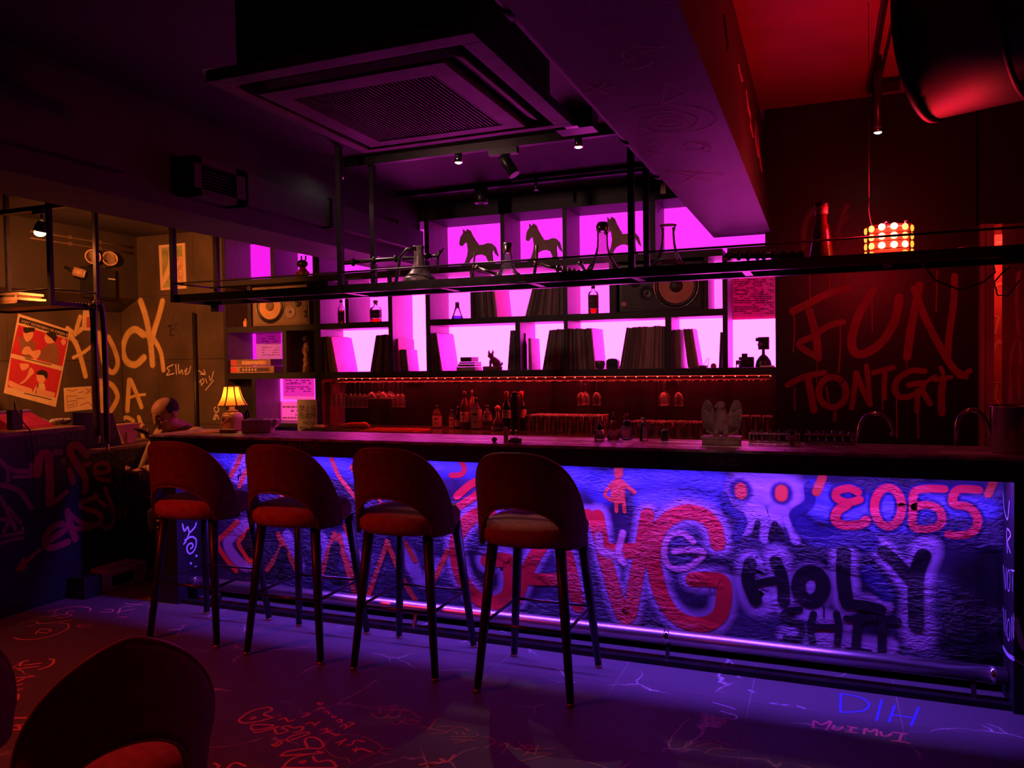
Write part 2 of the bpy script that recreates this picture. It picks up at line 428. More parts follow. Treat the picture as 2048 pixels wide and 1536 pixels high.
# big concrete beam between the two bays, right face leaning a little
beam = struct(MB().prism([(-.71, 2.4), (-.32, 2.4), (-.39, ZCR), (-.71, ZCR)], (0, -1.7, 0), (1,0,0), (0,0,1), (0,1,0), 7.42),
              'beam', M('beam_paint', (0.085, 0.052, 0.078), 0.55, var=0.2, scale=2.5, bump=0.05, bscale=12))
CHALK = M('chalk_line', (0.75, 0.55, 0.70), 0.8, fade=True, var=0.2, scale=40)
k7 = crop(1000, 0, 3.2)
cl = [(5, k7([(1080,1095),(1435,1112),(1160,1172),(1350,1060),(1355,1160),(1080,1095)]), 1),
      (5, k7([(550,598),(670,540)]), 1), (5, k7([(570,550),(680,598)]), 1), (4, k7([(640,575),(735,553)]), 1), (4, k7([(650,560),(675,522)]), 1),
      (4, k7([(1035,670),(1060,520),(1160,580),(1250,568),(1145,615),(1040,665)]), 1),
      (4, k7(ell(1080,760,300,92,18,200,470))), (4, k7(ell(1060,775,200,66,16,160,500))), (4, k7(ell(1070,775,112,40,14,150,500))), (4, k7(ell(1085,770,58,22,12,100,460))),
      (4, k7(ell(1240,938,65,24,14,0,380))), (3, k7(ell(1150,945,220,50,16,120,330))), (3, k7(ell(1190,950,160,40,14,150,400))),
      (4, k7([(1060,275),(1020,300),(880,296),(800,320),(780,350),(800,372)])), (3, k7([(780,405),(900,340),(1040,300)])), (4, k7([(965,60),(1000,40),(1140,48)])), (3, k7([(640,210),(690,170),(790,155)])), (3, k7([(500,20),(540,68),(590,30)])),(3, k7([(820,440),(900,430),(985,398)]))]
graffiti('chalk_drawing', cl, ('Z', 2.4), (0, 0, -1), CHALK, beam, soft=0.5)
rl = [(7, k7([(1440,90),(1445,200),(1450,330)])), (5, k7([(1580,570),(1585,680),(1600,760)])), (5, k7([(1640,760),(1630,880),(1640,1010)])),(4, k7([(1655,800),(1650,950),(1660,1100)])),(4,k7([(1600,700),(1595,800),(1610,880)])),(4,k7([(1530,400),(1540,470),(1555,520)]))]
mb = MB()
for wpx, pts in rl:                                   # scratches on the leaning right face
    q = [P(x, y, 'X', -.355) for x, y in smooth(pts)]
    q = [Vector((-.32 - (p.z-2.4)*(.07/.85) + .003, p.y, p.z)) for p in q if p.z < ZCR-.05]
    if len(q) > 1: mb.tube(q, wpx*.0012, 5)
if mb.v: mb.build('paint_scratch', M('pale_scratch', (.6, .45, .4), .7, var=.2), beam)

# left beam, duct and its vent
lb = struct(MB().box(-3.47, -3.05, -1.7, YS-.02, 2.335, ZC), 'trim_1', CEILP)
t = thing('air_duct', 'long dark square air duct running under the ceiling along the left beam', 'duct', (-3.0, 3.0, 2.44))
MB().box(-3.049, -2.99, 3.55, 4.34, 2.44, 2.615).build('duct_section', CEILP, t, bevel=.004)
MB().box(-3.049, -2.975, 4.40, 5.60, 2.44, 2.60).build('duct_section', CEILP, t, bevel=.004)
MB().box(-3.049, -2.965, 4.33, 4.41, 2.43, 2.625).build('duct_flange', BLACK, t)
MB().box(-3.049, -2.985, -1.5, 2.72, 2.44, 2.66).build('duct_section', CEILP, t)
t = thing('air_vent', 'dark square air vent box on the side of the left ceiling beam', 'vent', (-2.98, 3.0, 2.4))
VX = -2.93
mb = MB()
a = P(388, 322, 'X', VX); b = P(492, 412, 'X', VX); c = P(402, 338, 'X', VX); d = P(470, 385, 'X', VX)
z0, z1 = 2.405, 2.60
mb.box(-3.049, VX, a.y, b.y, z0, z0+.035); mb.box(-3.049, VX, a.y, b.y, z1-.035, z1)
mb.box(-3.049, VX, a.y, a.y+.05, z0, z1); mb.box(-3.049, VX, b.y-.07, b.y, z0, z1); mb.build('vent_frame', CEILP, t)
MB().box(-3.04, -3.02, a.y+.05, b.y-.07, z0+.035, z1-.035).build('vent_back', BLACK, t)
for k in range(7):
    zz = z0+.045+k*(z1-z0-.08)/7
    MB().obox((VX-.03, (a.y+b.y-.02)/2, zz), (.05, b.y-a.y-.12, .003), Matrix.Rotation(radians(28), 3, 'Y')).build('louvre', BLACK, t)

# bulkhead along the left wall
struct(MB().prism([(XL, 2.10), (-6.39, 2.23), (-6.39, ZC), (XL, ZC)], (0, 3.2, 0), (1,0,0), (0,0,1), (0,1,0), YW-3.2), 'trim_2',
       M('brown_bulkhead', (0.055, 0.038, 0.028), 0.6, var=0.2, scale=3))

# right doorway: worn frame, red lit passage behind it, sliding panel
FRM = M('worn_grey_frame', (0.30, 0.22, 0.20), 0.6, var=0.5, scale=6, stretch=(1,1,.3), bump=.1)
dr = struct(MB().box(0.925, 1.004, YS-.05, YS+.5, 0, 2.355), 'door_1', FRM)
MB().box(0.925, 0.952, YS-.065, YS-.05, 0, 2.355).build('frame_edge', FRM, dr)
MB().box(0.915, 2.4, YS-.0, YS+.5, 2.357, ZCR).build('lintel', FUNW, dr)
RUST = M('stained_panel', (0.22, 0.13, 0.11), 0.5, var=0.6, scale=5, stretch=(1,1,.5), bump=.1)
lf = MB().box(1.068, 2.0, YS+.02, YS+.07, 0, 2.355).build('door_leaf', RUST, dr)
k9 = crop(1900, 420, 3.2)
graffiti('door_scrawl', [(7, k9([(395,1280),(385,1000),(410,860),(440,840),(450,950),(430,1100)])), (6, k9([(380,1140),(375,1280)])), (9, k9([(440,400),(425,600),(440,800)])), (6, k9([(460,980),(440,1100),(450,1250)]))],
         ('Y', YS+.02), (0,-1,0), M('faded_paint', (.42,.32,.30), .7, fade=True, var=.3), lf, soft=.5)
pas = struct(MB().box(0.5, 2.4, 6.6, 6.7, 0, ZCR), 'wall_passage', M('red_passage_wall', (0.62, 0.16, 0.13), 0.6, var=.25, scale=5))
graffiti('passage_scrawl', [(5, k9([(285,680),(310,690),(300,740),(290,790)])), (5, k9(ell(315,905,30,70,10,180,360))), (5, k9(ell(315,925,34,75,10,180,360))), (4, k9([(290,515),(345,570)])), (4, k9([(290,150),(340,110)])), (5, k9([(290,490),(320,470),(345,490)])), (4, k9([(285,1105),(345,1105)])), (6, k9([(300,1120),(290,1200),(310,1240),(295,1300)])),(5, k9([(300,210),(345,205)]))],
         ('Y', 6.6), (0,-1,0), M('pale_scrawl', (.85,.45,.38), .7, fade=True, var=.2), pas, soft=.4)
light('POINT', 'passage_red_bulb', (1.3, 6.3, 2.5), (1, .05, .03), 26, .05)

# --- red lettering
FUNP = M('red_spray', (0.32, 0.010, 0.05), 0.55, fade=True, var=0.25, scale=6)
kf = crop(1540, 380, 2.845)
fl = [(17, kf([(130,690),(230,640),(330,590),(450,560)])), (17, kf([(225,690),(250,780),(265,850),(275,955)])), (14, kf([(275,955),(165,880),(250,830),(330,775),(415,750)])),
      (19, kf([(585,570),(510,700),(465,840),(480,920),(540,930),(640,860),(710,740),(735,610)])),
      (17, kf([(780,950),(800,800),(830,650),(850,540)])), (15, kf([(820,560),(880,720),(950,860),(1040,1010),(1110,1060)])), (14, kf([(1050,490),(1045,640),(1020,820),(1010,960)])),
      (13, kf([(100,1110),(200,1060),(310,1040)])), (15, kf([(215,1070),(235,1170),(250,1255)])), (14, kf(ell(355,1150,78,85,16,-60,310))),
      (11, kf([(465,1240),(480,1140),(490,1050)])), (12, kf([(490,1040),(530,1140),(570,1220)])), (11, kf([(565,1215),(560,1100),(548,1000)])),
      (12, kf([(590,1040),(700,1010)])), (11, kf([(655,1030),(650,1110),(650,1185)])),
      (13, kf([(880,1030),(800,1030),(725,1080),(715,1150),(760,1180),(850,1150),(870,1100),(790,1110)])),
      (11, kf([(840,1140),(838,1210),(835,1260)])), (13, kf([(865,1140),(890,1180),(910,1215)])), (9, kf([(860,1110),(940,1060)])), (10, kf([(940,1080),(1030,1065)])), (15, kf([(985,1070),(975,1170),(978,1270)])), (12, kf([(1080,1060),(1135,1030)])), (9, kf([(970,1010),(985,1040)])),
      (3, kf([(135,700),(140,800),(132,920)])), (3, kf([(140,1120),(142,1250)])), (3, kf([(400,770),(400,900),(390,1040)])), (2.5, kf([(580,590),(582,800)])), (3, kf([(720,1160),(722,1410)])), (4, kf([(840,1230),(845,1410)])), (2.5, kf([(365,1240),(362,1320)])), (2.5, kf([(377,1240),(375,1310)])), (2.5, kf([(640,1180),(642,1250)])), (2.5, kf([(225,490),(228,620)])), (2.5, kf([(345,480),(338,570)])), (2, kf([(440,480),(438,530)])), (2, kf([(583,470),(583,520)])), (2, kf([(703,470),(701,540)])), (3, kf([(950,460),(945,690)])), (2, kf([(270,960),(265,1095)])), (2, kf([(778,970),(780,1060)])), (4, kf([(320,1120),(335,1210)]))]
graffiti('red_lettering', fl, ('Y', YS), (0,-1,0), FUNP, fun_wall, soft=.22)
graffiti('grey_smear', [(16, kf([(190,330),(200,200),(240,120)])), (14, kf([(380,260),(420,130),(440,90)])), (10, kf([(415,190),(445,150)])), (12, kf([(380,330),(400,250)]))], ('Y', YS), (0,-1,0),
         M('grey_smear', (.13,.08,.09), .5, fade=True, var=.2), fun_wall, soft=.7)

# --- cream spray lettering on the left corner
CREAM = M('cream_spray', (0.80, 0.52, 0.22), 0.65, fade=True, var=0.15, scale=8)
kl = crop(0, 360, 2.844); kc2 = crop(0, 600, 5.12)
graffiti('cream_lettering', [(17, kl([(800,690),(825,760),(845,850),(860,950),(868,1050)])), (16, kl([(925,690),(905,770),(880,850),(860,940)])), (13, kl([(880,910),(915,980),(930,1080)])),
      (17, kl([(815,880),(770,850),(725,880),(700,960),(720,1030),(770,1050),(820,1010)])), (13, kl([(800,860),(860,900)])),
      (14, kl([(735,1140),(730,1220),(725,1310)])), (13, kl([(745,1140),(775,1210),(805,1290)])), (7, kl([(730,1240),(780,1225),(825,1220)])),
      (12, kl([(790,1350),(805,1400),(815,1470)])), (10, kl([(690,1370),(720,1350),(760,1370)]))], ('Y', YW), (0,-1,0), CREAM, wall_back, soft=.35)
graffiti('cream_lettering', [(12, kc2([(690,290),(760,340),(830,300)])), (13, kc2([(720,360),(790,480),(840,640),(875,780)])), (9, kc2([(750,590),(850,540),(940,470)])), (11, kc2([(820,170),(790,270),(770,350)])),
      (13, kc2([(1010,340),(1040,520),(1060,640),(1110,720),(1160,740),(1200,680),(1200,600),(1160,480),(1110,380)])),
      (13, kc2([(1030,830),(1040,1000),(1050,1160)])), (13, kc2([(1040,850),(1130,860),(1190,940),(1200,1010),(1150,1110),(1100,1170)]))], ('X', XL), (1,0,0), CREAM, wall_left, soft=.35)
TAGW = M('pale_marker', (.75,.55,.45), .7, fade=True, var=.1)
graffiti('marker_tag', [(3, kl([(985,1050),(950,1070),(965,1085),(948,1110),(990,1100)])), (3, kl([(1000,1050),(1005,1105)])), (3, kl([(1015,1050),(1020,1100),(1035,1080),(1040,1105)])), (3, kl([(1050,1090),(1065,1070),(1055,1105),(1075,1095),(1085,1060)])), (2.5, kl([(1105,1070),(1165,1105)])), (2.5, kl([(1160,1080),(1168,1105),(1140,1103)])),
      (2.5, kl([(1140,1140),(1150,1170)])), (2.5, kl([(1135,1150),(1155,1130),(1160,1150),(1145,1165)])), (2.5, kl([(1170,1130),(1178,1155)])), (2.5, kl([(1190,1115),(1200,1140),(1215,1090)])), (2.5, kl([(1170,1195),(1215,1140)])),
      (3, kl(ell(1232,1305,13,16,10,-60,250))), (3, kl([(1228,1330),(1215,1358),(1225,1360),(1235,1335),(1245,1360)]))], ('Y', YW), (0,-1,0), TAGW, wall_back, soft=.3)
graffiti('dark_star_tag', [(3, kl([(960,830),(1015,815),(965,870),(985,780),(1005,860),(960,830)]), 1), (3, kl([(975,850),(970,885),(990,880)]))], ('Y', YW), (0,-1,0), M('dark_marker', (.02,.015,.015), .7, fade=True, var=.1), wall_back, soft=.3)

# ================================================================== BAR
BARB = M('bar_black_paint', (0.018, 0.014, 0.022), 0.45, var=0.3, scale=4)
def panel_material():
    mt = bpy.data.materials.new('painted_wrinkled_panel'); mt.use_nodes = True; nt = mt.node_tree
    b = nt.nodes['Principled BSDF']; b.inputs['Roughness'].default_value = .36
    g = node(nt, 'ShaderNodeNewGeometry'); n = node(nt, 'ShaderNodeTexNoise'); n.inputs['Scale'].default_value = 2.6; n.inputs['Detail'].default_value = 3
    nt.links.new(g.outputs['Position'], n.inputs['Vector'])
    r = node(nt, 'ShaderNodeValToRGB'); e = r.color_ramp.elements
    e[0].position = .40; e[0].color = (.018, .012, .032, 1); e[1].position = .70; e[1].color = (.10, .075, .19, 1)
    nt.links.new(n.outputs['Fac'], r.inputs['Fac']); nt.links.new(r.outputs[0], b.inputs['Base Color'])
    wrinkle(nt, b); return mt
def wrinkle(nt, b, st=0.75):
    g = node(nt, 'ShaderNodeNewGeometry'); mp = node(nt, 'ShaderNodeMapping'); mp.inputs['Scale'].default_value = (13, 1, 38)
    nt.links.new(g.outputs['Position'], mp.inputs['Vector'])
    n = node(nt, 'ShaderNodeTexNoise'); n.inputs['Scale'].default_value = 1.6; n.inputs['Detail'].default_value = 6; n.inputs['Distortion'].default_value = .8
    nt.links.new(mp.outputs[0], n.inputs['Vector'])
    m1 = node(nt, 'ShaderNodeMapping'); m1.inputs['Scale'].default_value = (1.2, 1, 2.5); nt.links.new(g.outputs['Position'], m1.inputs['Vector'])
    n2 = node(nt, 'ShaderNodeTexNoise'); n2.inputs['Scale'].default_value = 1.4; nt.links.new(m1.outputs[0], n2.inputs['Vector'])
    r = node(nt, 'ShaderNodeValToRGB'); r.color_ramp.elements[0].position = .40; r.color_ramp.elements[1].position = .58
    nt.links.new(n2.outputs['Fac'], r.inputs['Fac'])
    mu = node(nt, 'ShaderNodeMath', operation='MULTIPLY'); nt.links.new(n.outputs['Fac'], mu.inputs[0]); nt.links.new(r.outputs[0], mu.inputs[1])
    bp = node(nt, 'ShaderNodeBump'); bp.inputs['Strength'].default_value = st; bp.inputs['Distance'].default_value = .045
    nt.links.new(mu.outputs[0], bp.inputs['Height']); nt.links.new(bp.outputs[0], b.inputs['Normal'])
def panel_paint(name, col, rough=.38):
    mt = M(name, col, rough, fade=True, var=.18, scale=5); wrinkle(mt.node_tree, mt.node_tree.nodes['Principled BSDF']); return mt
bar = thing('bar_counter', 'long black bar with a graffiti painted front panel lit blue', 'bar', (-1.6, 4.05, 0))
MB().box(-3.87, .757, YP+.15, YP+.17, 0, .105).build('kick_board', BARB, bar); MB().box(-3.87, .757, YP+.05, YP+.17, .105, .125).build('bottom_rail', BARB, bar)
panel = MB().box(-3.87, .757, YP, YP+.05, .105, 1.062).build('front_panel', panel_material(), bar)
lpost = MB().box(-4.05, -3.87, YB+.02, YP+.17, 0, 1.062).build('end_post', BARB, bar)
rpost = MB().box(.757, 1.15, YB+.02, YP+.17, 0, 1.062).build('end_post', BARB, bar)
MB().box(-3.87, .757, YB+.035, YB+.043, 1.046, 1.060).build('led_strip', emitter('violet_led', (.42,.2,1), 3.2), bar)
top = thing('bar_worktop', 'long dark glossy bar worktop with scratched front edge', 'worktop', (-1.5, 4.0, 1.04))
def worktop_material():
    mt = M('glossy_worktop', (.44, .22, .31), .38, var=.85, scale=11, stretch=(1, 2.5, 1), bump=1.0, bscale=24)
    return mt
ctop = MB().box(-4.06, 1.25, YB-.005, 4.27, 1.085, 1.10).build('counter_top', worktop_material(), top, bevel=.002)
fascia = MB().box(-4.05, 1.25, YB, YB+.03, .995, 1.084).build('fascia', BARB, bar)
MB().box(-4.05, 1.25, YB+.03, 4.26, 1.062, 1.084).build('sub_top', BARB, bar)
MB().box(-4.05, -4.02, YP+.17, 4.26, .995, 1.04).build('end_fascia', BARB, bar)
mb = text_mesh('ALL IN LOVE', .062, P(543, 897, 'Y', YB), (1,0,0), (0,0,1), (0,-1,0)); mb.build('scratched_lettering', M('dull_red_scratch', (.22,.08,.10), .7, var=.3), fascia)
ks = crop(1180, 880, 3.339)
graffiti('scratched_scrawl', [(2.5, ks([(840,130),(800,140),(800,170),(850,170)])), (2.5, ks([(870,125),(868,170)])), (2.5, ks([(900,125),(898,170)])), (2.5, ks([(870,148),(900,148)])), (2.5, ks([(980,125),(930,130),(940,150),(925,170),(990,165)]))], ('Y', YB), (0,-1,0), M('dull_scratch', (.12,.07,.11), .7, fade=True, var=.2), fascia, soft=.5)

LAV = panel_paint('lavender_spray', (.42, .28, .50)); BLU = panel_paint('blue_spray', (.13, .14, .62)); REDP = panel_paint('red_panel_spray', (.80, .03, .035)); REDO = panel_paint('orange_red_spray', (.85, .10, .04))
PNK = panel_paint('pink_spray', (.72, .33, .45)); BLKP = panel_paint('black_spray', (.012, .008, .014), .45); NAVY = panel_paint('navy_spray', (.03, .025, .14)); WHTP = panel_paint('pale_blue_spray', (.75, .80, .95))
pl = ('Y', YP); NP = (0, -1, 0)
ka = crop(380, 880, 4.518); kb = crop(680, 860, 2.648); kr = crop(1440, 920, 3.368)
G1 = kb([(790,430),(690,470),(625,560),(615,660),(650,790),(730,890),(830,910),(895,860),(900,740),(890,690),(780,690)])
A1 = kb([(930,900),(985,760),(1050,640),(1120,560),(1190,640),(1230,780),(1260,930)])
N1 = kb([(1310,450),(1360,520),(1400,680),(1440,800),(1490,960)])
VN = ks([(50,510),(110,820),(240,1190),(320,860),(385,500)])
GG = ks([(855,690),(830,580),(760,505),(640,480),(520,530),(445,630),(420,760),(440,900),(480,1040),(555,1160),(660,1220),(780,1225),(865,1170),(895,1060),(885,950),(800,930),(690,930)])
graffiti('blue_patch', [(60, ka([(130,170),(330,160),(560,180)])), (70, ka([(1180,190),(1400,230),(1560,300)])), (60, kb([(480,190),(620,190),(700,190)])), (70, kb([(1180,230),(1320,260),(1400,330)])), (60, ks([(60,300),(300,250),(600,240),(850,280)])), (50, ks([(350,400),(600,410),(820,420)])),(60, kr([(620,200),(900,300),(1200,310),(1500,300),(1800,330)])), (50, kr([(650,330),(900,400),(1300,430)]))], pl, NP, BLU, panel, .0010, soft=.8)
graffiti('lavender_patch', [(62, G1), (58, A1), (50, N1), (62, VN), (68, GG), (40, ka([(480,150),(420,330),(560,300)])), (30, ka([(500,760),(340,930),(480,1130),(600,1080)])), (30, ka([(880,860),(1000,1130)])), (28, ka([(1190,880),(1240,1000),(1170,1200)])), (28, ka([(1400,880),(1500,1120)])), (40, kb([(360,650),(430,800),(520,720)])), (30, kb([(20,600),(130,700)])),
      (105, kr([(190,205),(310,200),(430,215)])), (60, kr([(230,350),(320,400),(400,360)])), (22, kr([(240,420),(190,470),(135,495)])), (24, kr([(300,420),(300,530)])), (24, kr([(450,400),(490,470),(512,540)])),
      (72, kr([(215,700),(190,830),(250,960),(330,900),(330,760),(380,670)])), (60, kr([(380,660),(420,800),(430,960)])), (104, kr([(612,830),(618,862)])), (64, kr([(830,630),(840,800),(850,950)])), (40, kr([(850,960),(980,950),(1110,990)])), (56, kr([(1090,600),(1180,700),(1280,830)])), (72, kr([(1390,600),(1330,800),(1325,1100)])), (46, kr([(560,1010),(700,1060),(850,1100)])), (80, kr([(1320,1080),(1340,1180)])), (50, kr([(450,1180),(700,1200),(1000,1250),(1130,1250)]))], pl, NP, LAV, panel, .0016, soft=.42)
graffiti('red_letter', [(31, G1), (30, A1), (26, kb([(1010,790),(1220,790)])), (28, N1), (31, VN), (33, GG), (34, ks([(110,740),(300,740),(470,730)])), (17, kb([(620,350),(690,290),(740,265)])), (12, kb([(645,170),(660,205),(640,235),(590,240)])), (16, kb([(620,410),(700,360),(740,330)]))], pl, NP, REDP, panel, .0028, soft=.16)
graffiti('red_line', [(11, ka([(470,110),(430,220),(370,320)])), (11, ka([(450,420),(490,320),(540,260),(600,330)])), (11, ka([(1275,150),(1340,310),(1450,460),(1540,570)])), (10, ka([(1570,235),(1460,240),(1510,310),(1580,400)])),
      (13, ka([(430,740),(330,840),(252,930),(320,1060),(420,1180)])), (12, ka([(555,790),(490,860),(440,930),(490,1020),(545,1090),(610,1010),(650,960)])), (13, ka([(700,1170),(770,1070),(830,960),(800,850)])), (13, ka([(800,850),(880,1000),(980,1210)])), (14, ka([(1150,1350),(1200,1180),(1250,1020),(1310,850)])), (14, ka([(1310,850),(1400,1060),(1500,1290)])), (11, ka([(1400,780),(1470,930),(1520,1010)])), (12, ka([(1160,850),(1150,960)])), (12, ka([(830,480),(850,560)])),
      (12, kb([(0,560),(30,700),(80,860)])), (12, kb([(150,880),(200,740),(250,600)])), (13, kb([(250,590),(330,780),(400,900)])), (12, kb([(350,600),(400,690)])), (13, kb([(570,640),(530,730),(470,850)])), (9, kb([(210,370),(230,420)])),
      (22, ks([(192,180),(192,225)])), (34, ks([(190,300),(185,380)])), (9, ks([(215,280),(300,350)])), (8, ks([(150,290),(100,360),(140,400)])), (9, ks([(175,400),(178,475)])), (9, ks([(225,400),(232,478)])),
      (20, kr([(690,115),(650,215)])), (17, kr([(1840,150),(1805,230)]))], pl, NP, REDO, panel, .0034, soft=.30)
NUM = [(17, kr([(930,215),(870,190),(790,210),(785,255),(860,285),(940,265)])), (20, kr([(855,300),(790,345),(780,410),(850,440),(950,430),(985,405)])), (18, kr(ell(1132,315,92,130,16))), (17, kr([(1510,195),(1400,192),(1310,215),(1300,330),(1305,450),(1420,460),(1490,420),(1480,340),(1400,300),(1310,315)])), (18, kr([(1740,200),(1600,200),(1570,290),(1680,320),(1735,400),(1705,480),(1620,505),(1540,500)]))]
graffiti('navy_halo', [(31, n_[1]) for n_ in NUM] + [(52, kr([(138,200),(142,212)])), (50, kr([(414,218),(416,230)])), (22, kr([(25,250),(60,330),(150,400),(110,520)])), (24, kr([(600,180),(600,290),(500,370),(560,470)])), (50, kr([(560,440),(660,520),(900,520),(1000,560)])), (40, kr([(1000,760),(1120,900)]))], pl, NP, NAVY, panel, .0022, soft=.4)
graffiti('red_number', NUM, pl, NP, panel_paint('pinkish_red_spray', (.80, .035, .05)), panel, .0040, soft=.22)
graffiti('red_eye', [(27, kr([(140,190),(142,225)])), (28, kr([(415,205),(413,240)]))], pl, NP, REDO, panel, .0040, soft=.3)
graffiti('pink_curl', [(16, ks([(690,680),(620,620),(530,640),(495,740),(520,830),(600,860),(690,830),(760,750),(650,735),(560,740)])), (22, ks([(60,640),(80,740),(200,770)])), (18, ks([(220,620),(190,760),(230,820)]))], pl, NP, PNK, panel, .0046, soft=.5)
graffiti('black_letter', [(28, kr([(205,695),(190,810),(240,940)])), (26, kr([(375,680),(420,800),(430,950)])), (16, kr([(250,830),(340,810),(420,800)])), (30, kr(ell(612,848,84,98,18))), (29, kr([(833,620),(830,790),(850,940)])), (22, kr([(850,970),(970,975),(1085,1005)])), (26, kr([(1100,610),(1190,690),(1290,810)])), (31, kr([(1370,640),(1320,790),(1320,1110)])),
      (13, kr([(540,1005),(460,1010),(425,1050),(500,1085),(555,1130),(530,1195),(440,1200)])), (15, kr([(630,1035),(610,1130),(625,1225)])), (15, kr([(785,1035),(800,1120),(790,1230)])), (12, kr([(630,1120),(790,1120)])), (14, kr([(850,1065),(960,1075)])), (19, kr([(930,1080),(915,1265)])), (11, kr([(850,1275),(1010,1290)])), (15, kr([(1000,1055),(1100,1070),(1200,1085)])), (18, kr([(1095,1075),(1090,1290)])), (3, kr([(700,980),(700,1060)])), (3, kr([(1010,1080),(1010,1120)])), (3, kr([(1040,1080),(1042,1125)])),
      (12, kr([(255,420),(235,500)])), (14, kr([(370,430),(345,520)])), (10, kr([(395,450),(420,520)])),
      (30, ka([(555,860),(540,960),(570,1010)])), (22, ka([(850,1000),(800,1180),(900,1190)])), (24, ka([(1320,960),(1280,1200),(1380,1230)]))], pl, NP, BLKP, panel, .0052, soft=.18)
graffiti('black_overspray', [(120, kr([(1700,760),(1710,900),(1700,1250)])), (70, kr([(1570,980),(1580,1250)])), (60, kr([(1820,650),(1840,1250)]))], pl, NP, BLKP, panel, .0058, soft=.75)
PB = M('pale_blue_marker', (.72,.80,.95), .6, fade=True, var=.1)
kp = crop(0, 830, 3.84); kq = crop(1580, 880, 2.844)
graffiti('post_scrawl', [(4, kp([(1400,840),(1415,890),(1440,860),(1455,900),(1495,860),(1505,830)])), (4, kp([(1455,900),(1430,960),(1410,990)])), (4, kp([(1420,960),(1470,935),(1505,960),(1495,1030),(1460,1065),(1435,1040),(1440,1000),(1470,985),(1480,1010),(1462,1025)])), (5, kp([(1505,1080),(1510,1082)])), (5, kp([(1462,1138),(1468,1140)])), (5, kp([(1500,1166),(1506,1168)]))], ('X', -3.87), (1,0,0), PB, lpost, soft=.25)
graffiti('post_scrawl', [(4, kp([(1200,665),(1180,680),(1195,705),(1220,700)])), (4, kp([(1225,735),(1215,760),(1225,780)])), (4, kp([(1205,810),(1265,815)])), (4, kp([(1210,860),(1262,868)])), (4, kp([(1215,895),(1215,925)])), (4, kp([(1250,895),(1250,920)])), (4, kp([(1240,985),(1210,990),(1215,1050),(1230,1050)]))], ('Y', YB+.02), (0,-1,0), M('pale_pink_marker', (.7,.42,.45), .6, fade=True, var=.1), lpost, soft=.25)
graffiti('post_lettering', [(5, kq([(1215,300),(1222,400),(1240,450),(1250,350)])), (5, kq([(1238,640),(1236,510),(1258,540),(1240,580),(1256,640)])), (4, kq([(1213,840),(1215,710),(1228,850),(1232,730)])), (4, kq(ell(1246,800,8,60,12))), (4, kq([(1258,740),(1278,745)])), (4, kq([(1268,745),(1268,860)])),
      (4, kq([(1208,1080),(1214,950),(1222,1090)])), (4, kq([(1228,970),(1230,1110)])), (4, kq(ell(1245,1080,8,60,12))), (4, kq([(1262,1140),(1264,1000),(1274,1130),(1276,990)])), (10, kq([(1210,1170),(1240,1220),(1275,1245)]))], ('X', .757), (-1,0,0), PB, rpost, soft=.25)
graffiti('post_scrawl', [(14, kq([(1285,1020),(1310,1130),(1331,1180)])), (5, kq([(1270,1240),(1331,1280)]))], ('Y', YB+.02), (0,-1,0), PB, rpost, soft=.5)

# --- foot rail
fr = thing('foot_rail', 'polished steel foot rail running along the base of the bar', 'foot rail', (-1.55, 3.95, 0))
RY, RZ = 3.955, .118
rt = MB().tube([(-3.868, RY, RZ), (-2.3, RY, RZ), (-.8, RY, RZ), (.752, RY, RZ)], .038, 18).build('rail_tube', M('polished_rail', (.75,.64,.70), .33, 1.0, var=.06, scale=12, stretch=(.4,1,1)), fr)
for x in (-3.83, -.74, .70):
    MB().tube([(x-.012, RY, RZ), (x+.012, RY, RZ)], .042, 18).build('rail_collar', CHROME, fr)
MB().box(-3.868, .752, 3.862, 3.902, 0.0, .026).build('base_bar', METAL, fr)
for x in (-3.6, -2.18, -.73, .62):
    br = MB().bar((x, RY-.02, RZ-.03), (x, 3.90, .02), .018).build('bracket', METAL, fr)
    MB().box(x-.05, x+.05, 3.885, 3.93, 0.0, .014).build('bracket_foot', METAL, br)

# ================================================================== BACK-LIT SHELVES
SX = lambda px: P(px, 620, 'Y', YS).x
Z0, Z1, Z2, ZT = 1.473, 1.895, 2.318, 2.70
BTH = .05
PINK = (1.0, .042, .68)
LIT = {1: emitter('lit_panel_lower', PINK, 11.0), 2: emitter('lit_panel_middle', PINK, 5.0), 3: emitter('lit_panel_upper', (1.0, .03, .86), 1.25),
       4: emitter('lit_panel_left_upper', (.95, .012, .85), 1.0), 5: emitter('lit_panel_notice', PINK, 2.6)}
YPB = YSB - .03
def vboard(unit, name, x0, x1, z0, z1):
    o = MB().box(x0, x1, YS+.006, YPB, z0, z1).build(name, WOODD, unit); MB().box(x0, x1, YS, YS+.006, z0, z1).build('edge_shade_strip', EDGE, o); return o  # front strip has the shade of the unlit edge in its colour
def hboard(unit, x0, x1, ztop, th=BTH):
    o = MB().box(x0, x1, YS+.008, YPB, ztop-th, ztop).build('shelf_board', WOODD, unit); MB().box(x0, x1, YS+.002, YS+.008, ztop-th, ztop).build('edge_shade_strip', EDGE, o); return o
def lit(unit, x0, x1, z0, z1, k): return MB().box(x0, x1, YPB, YPB+.012, z0, z1).build('light_panel', LIT[k], unit)

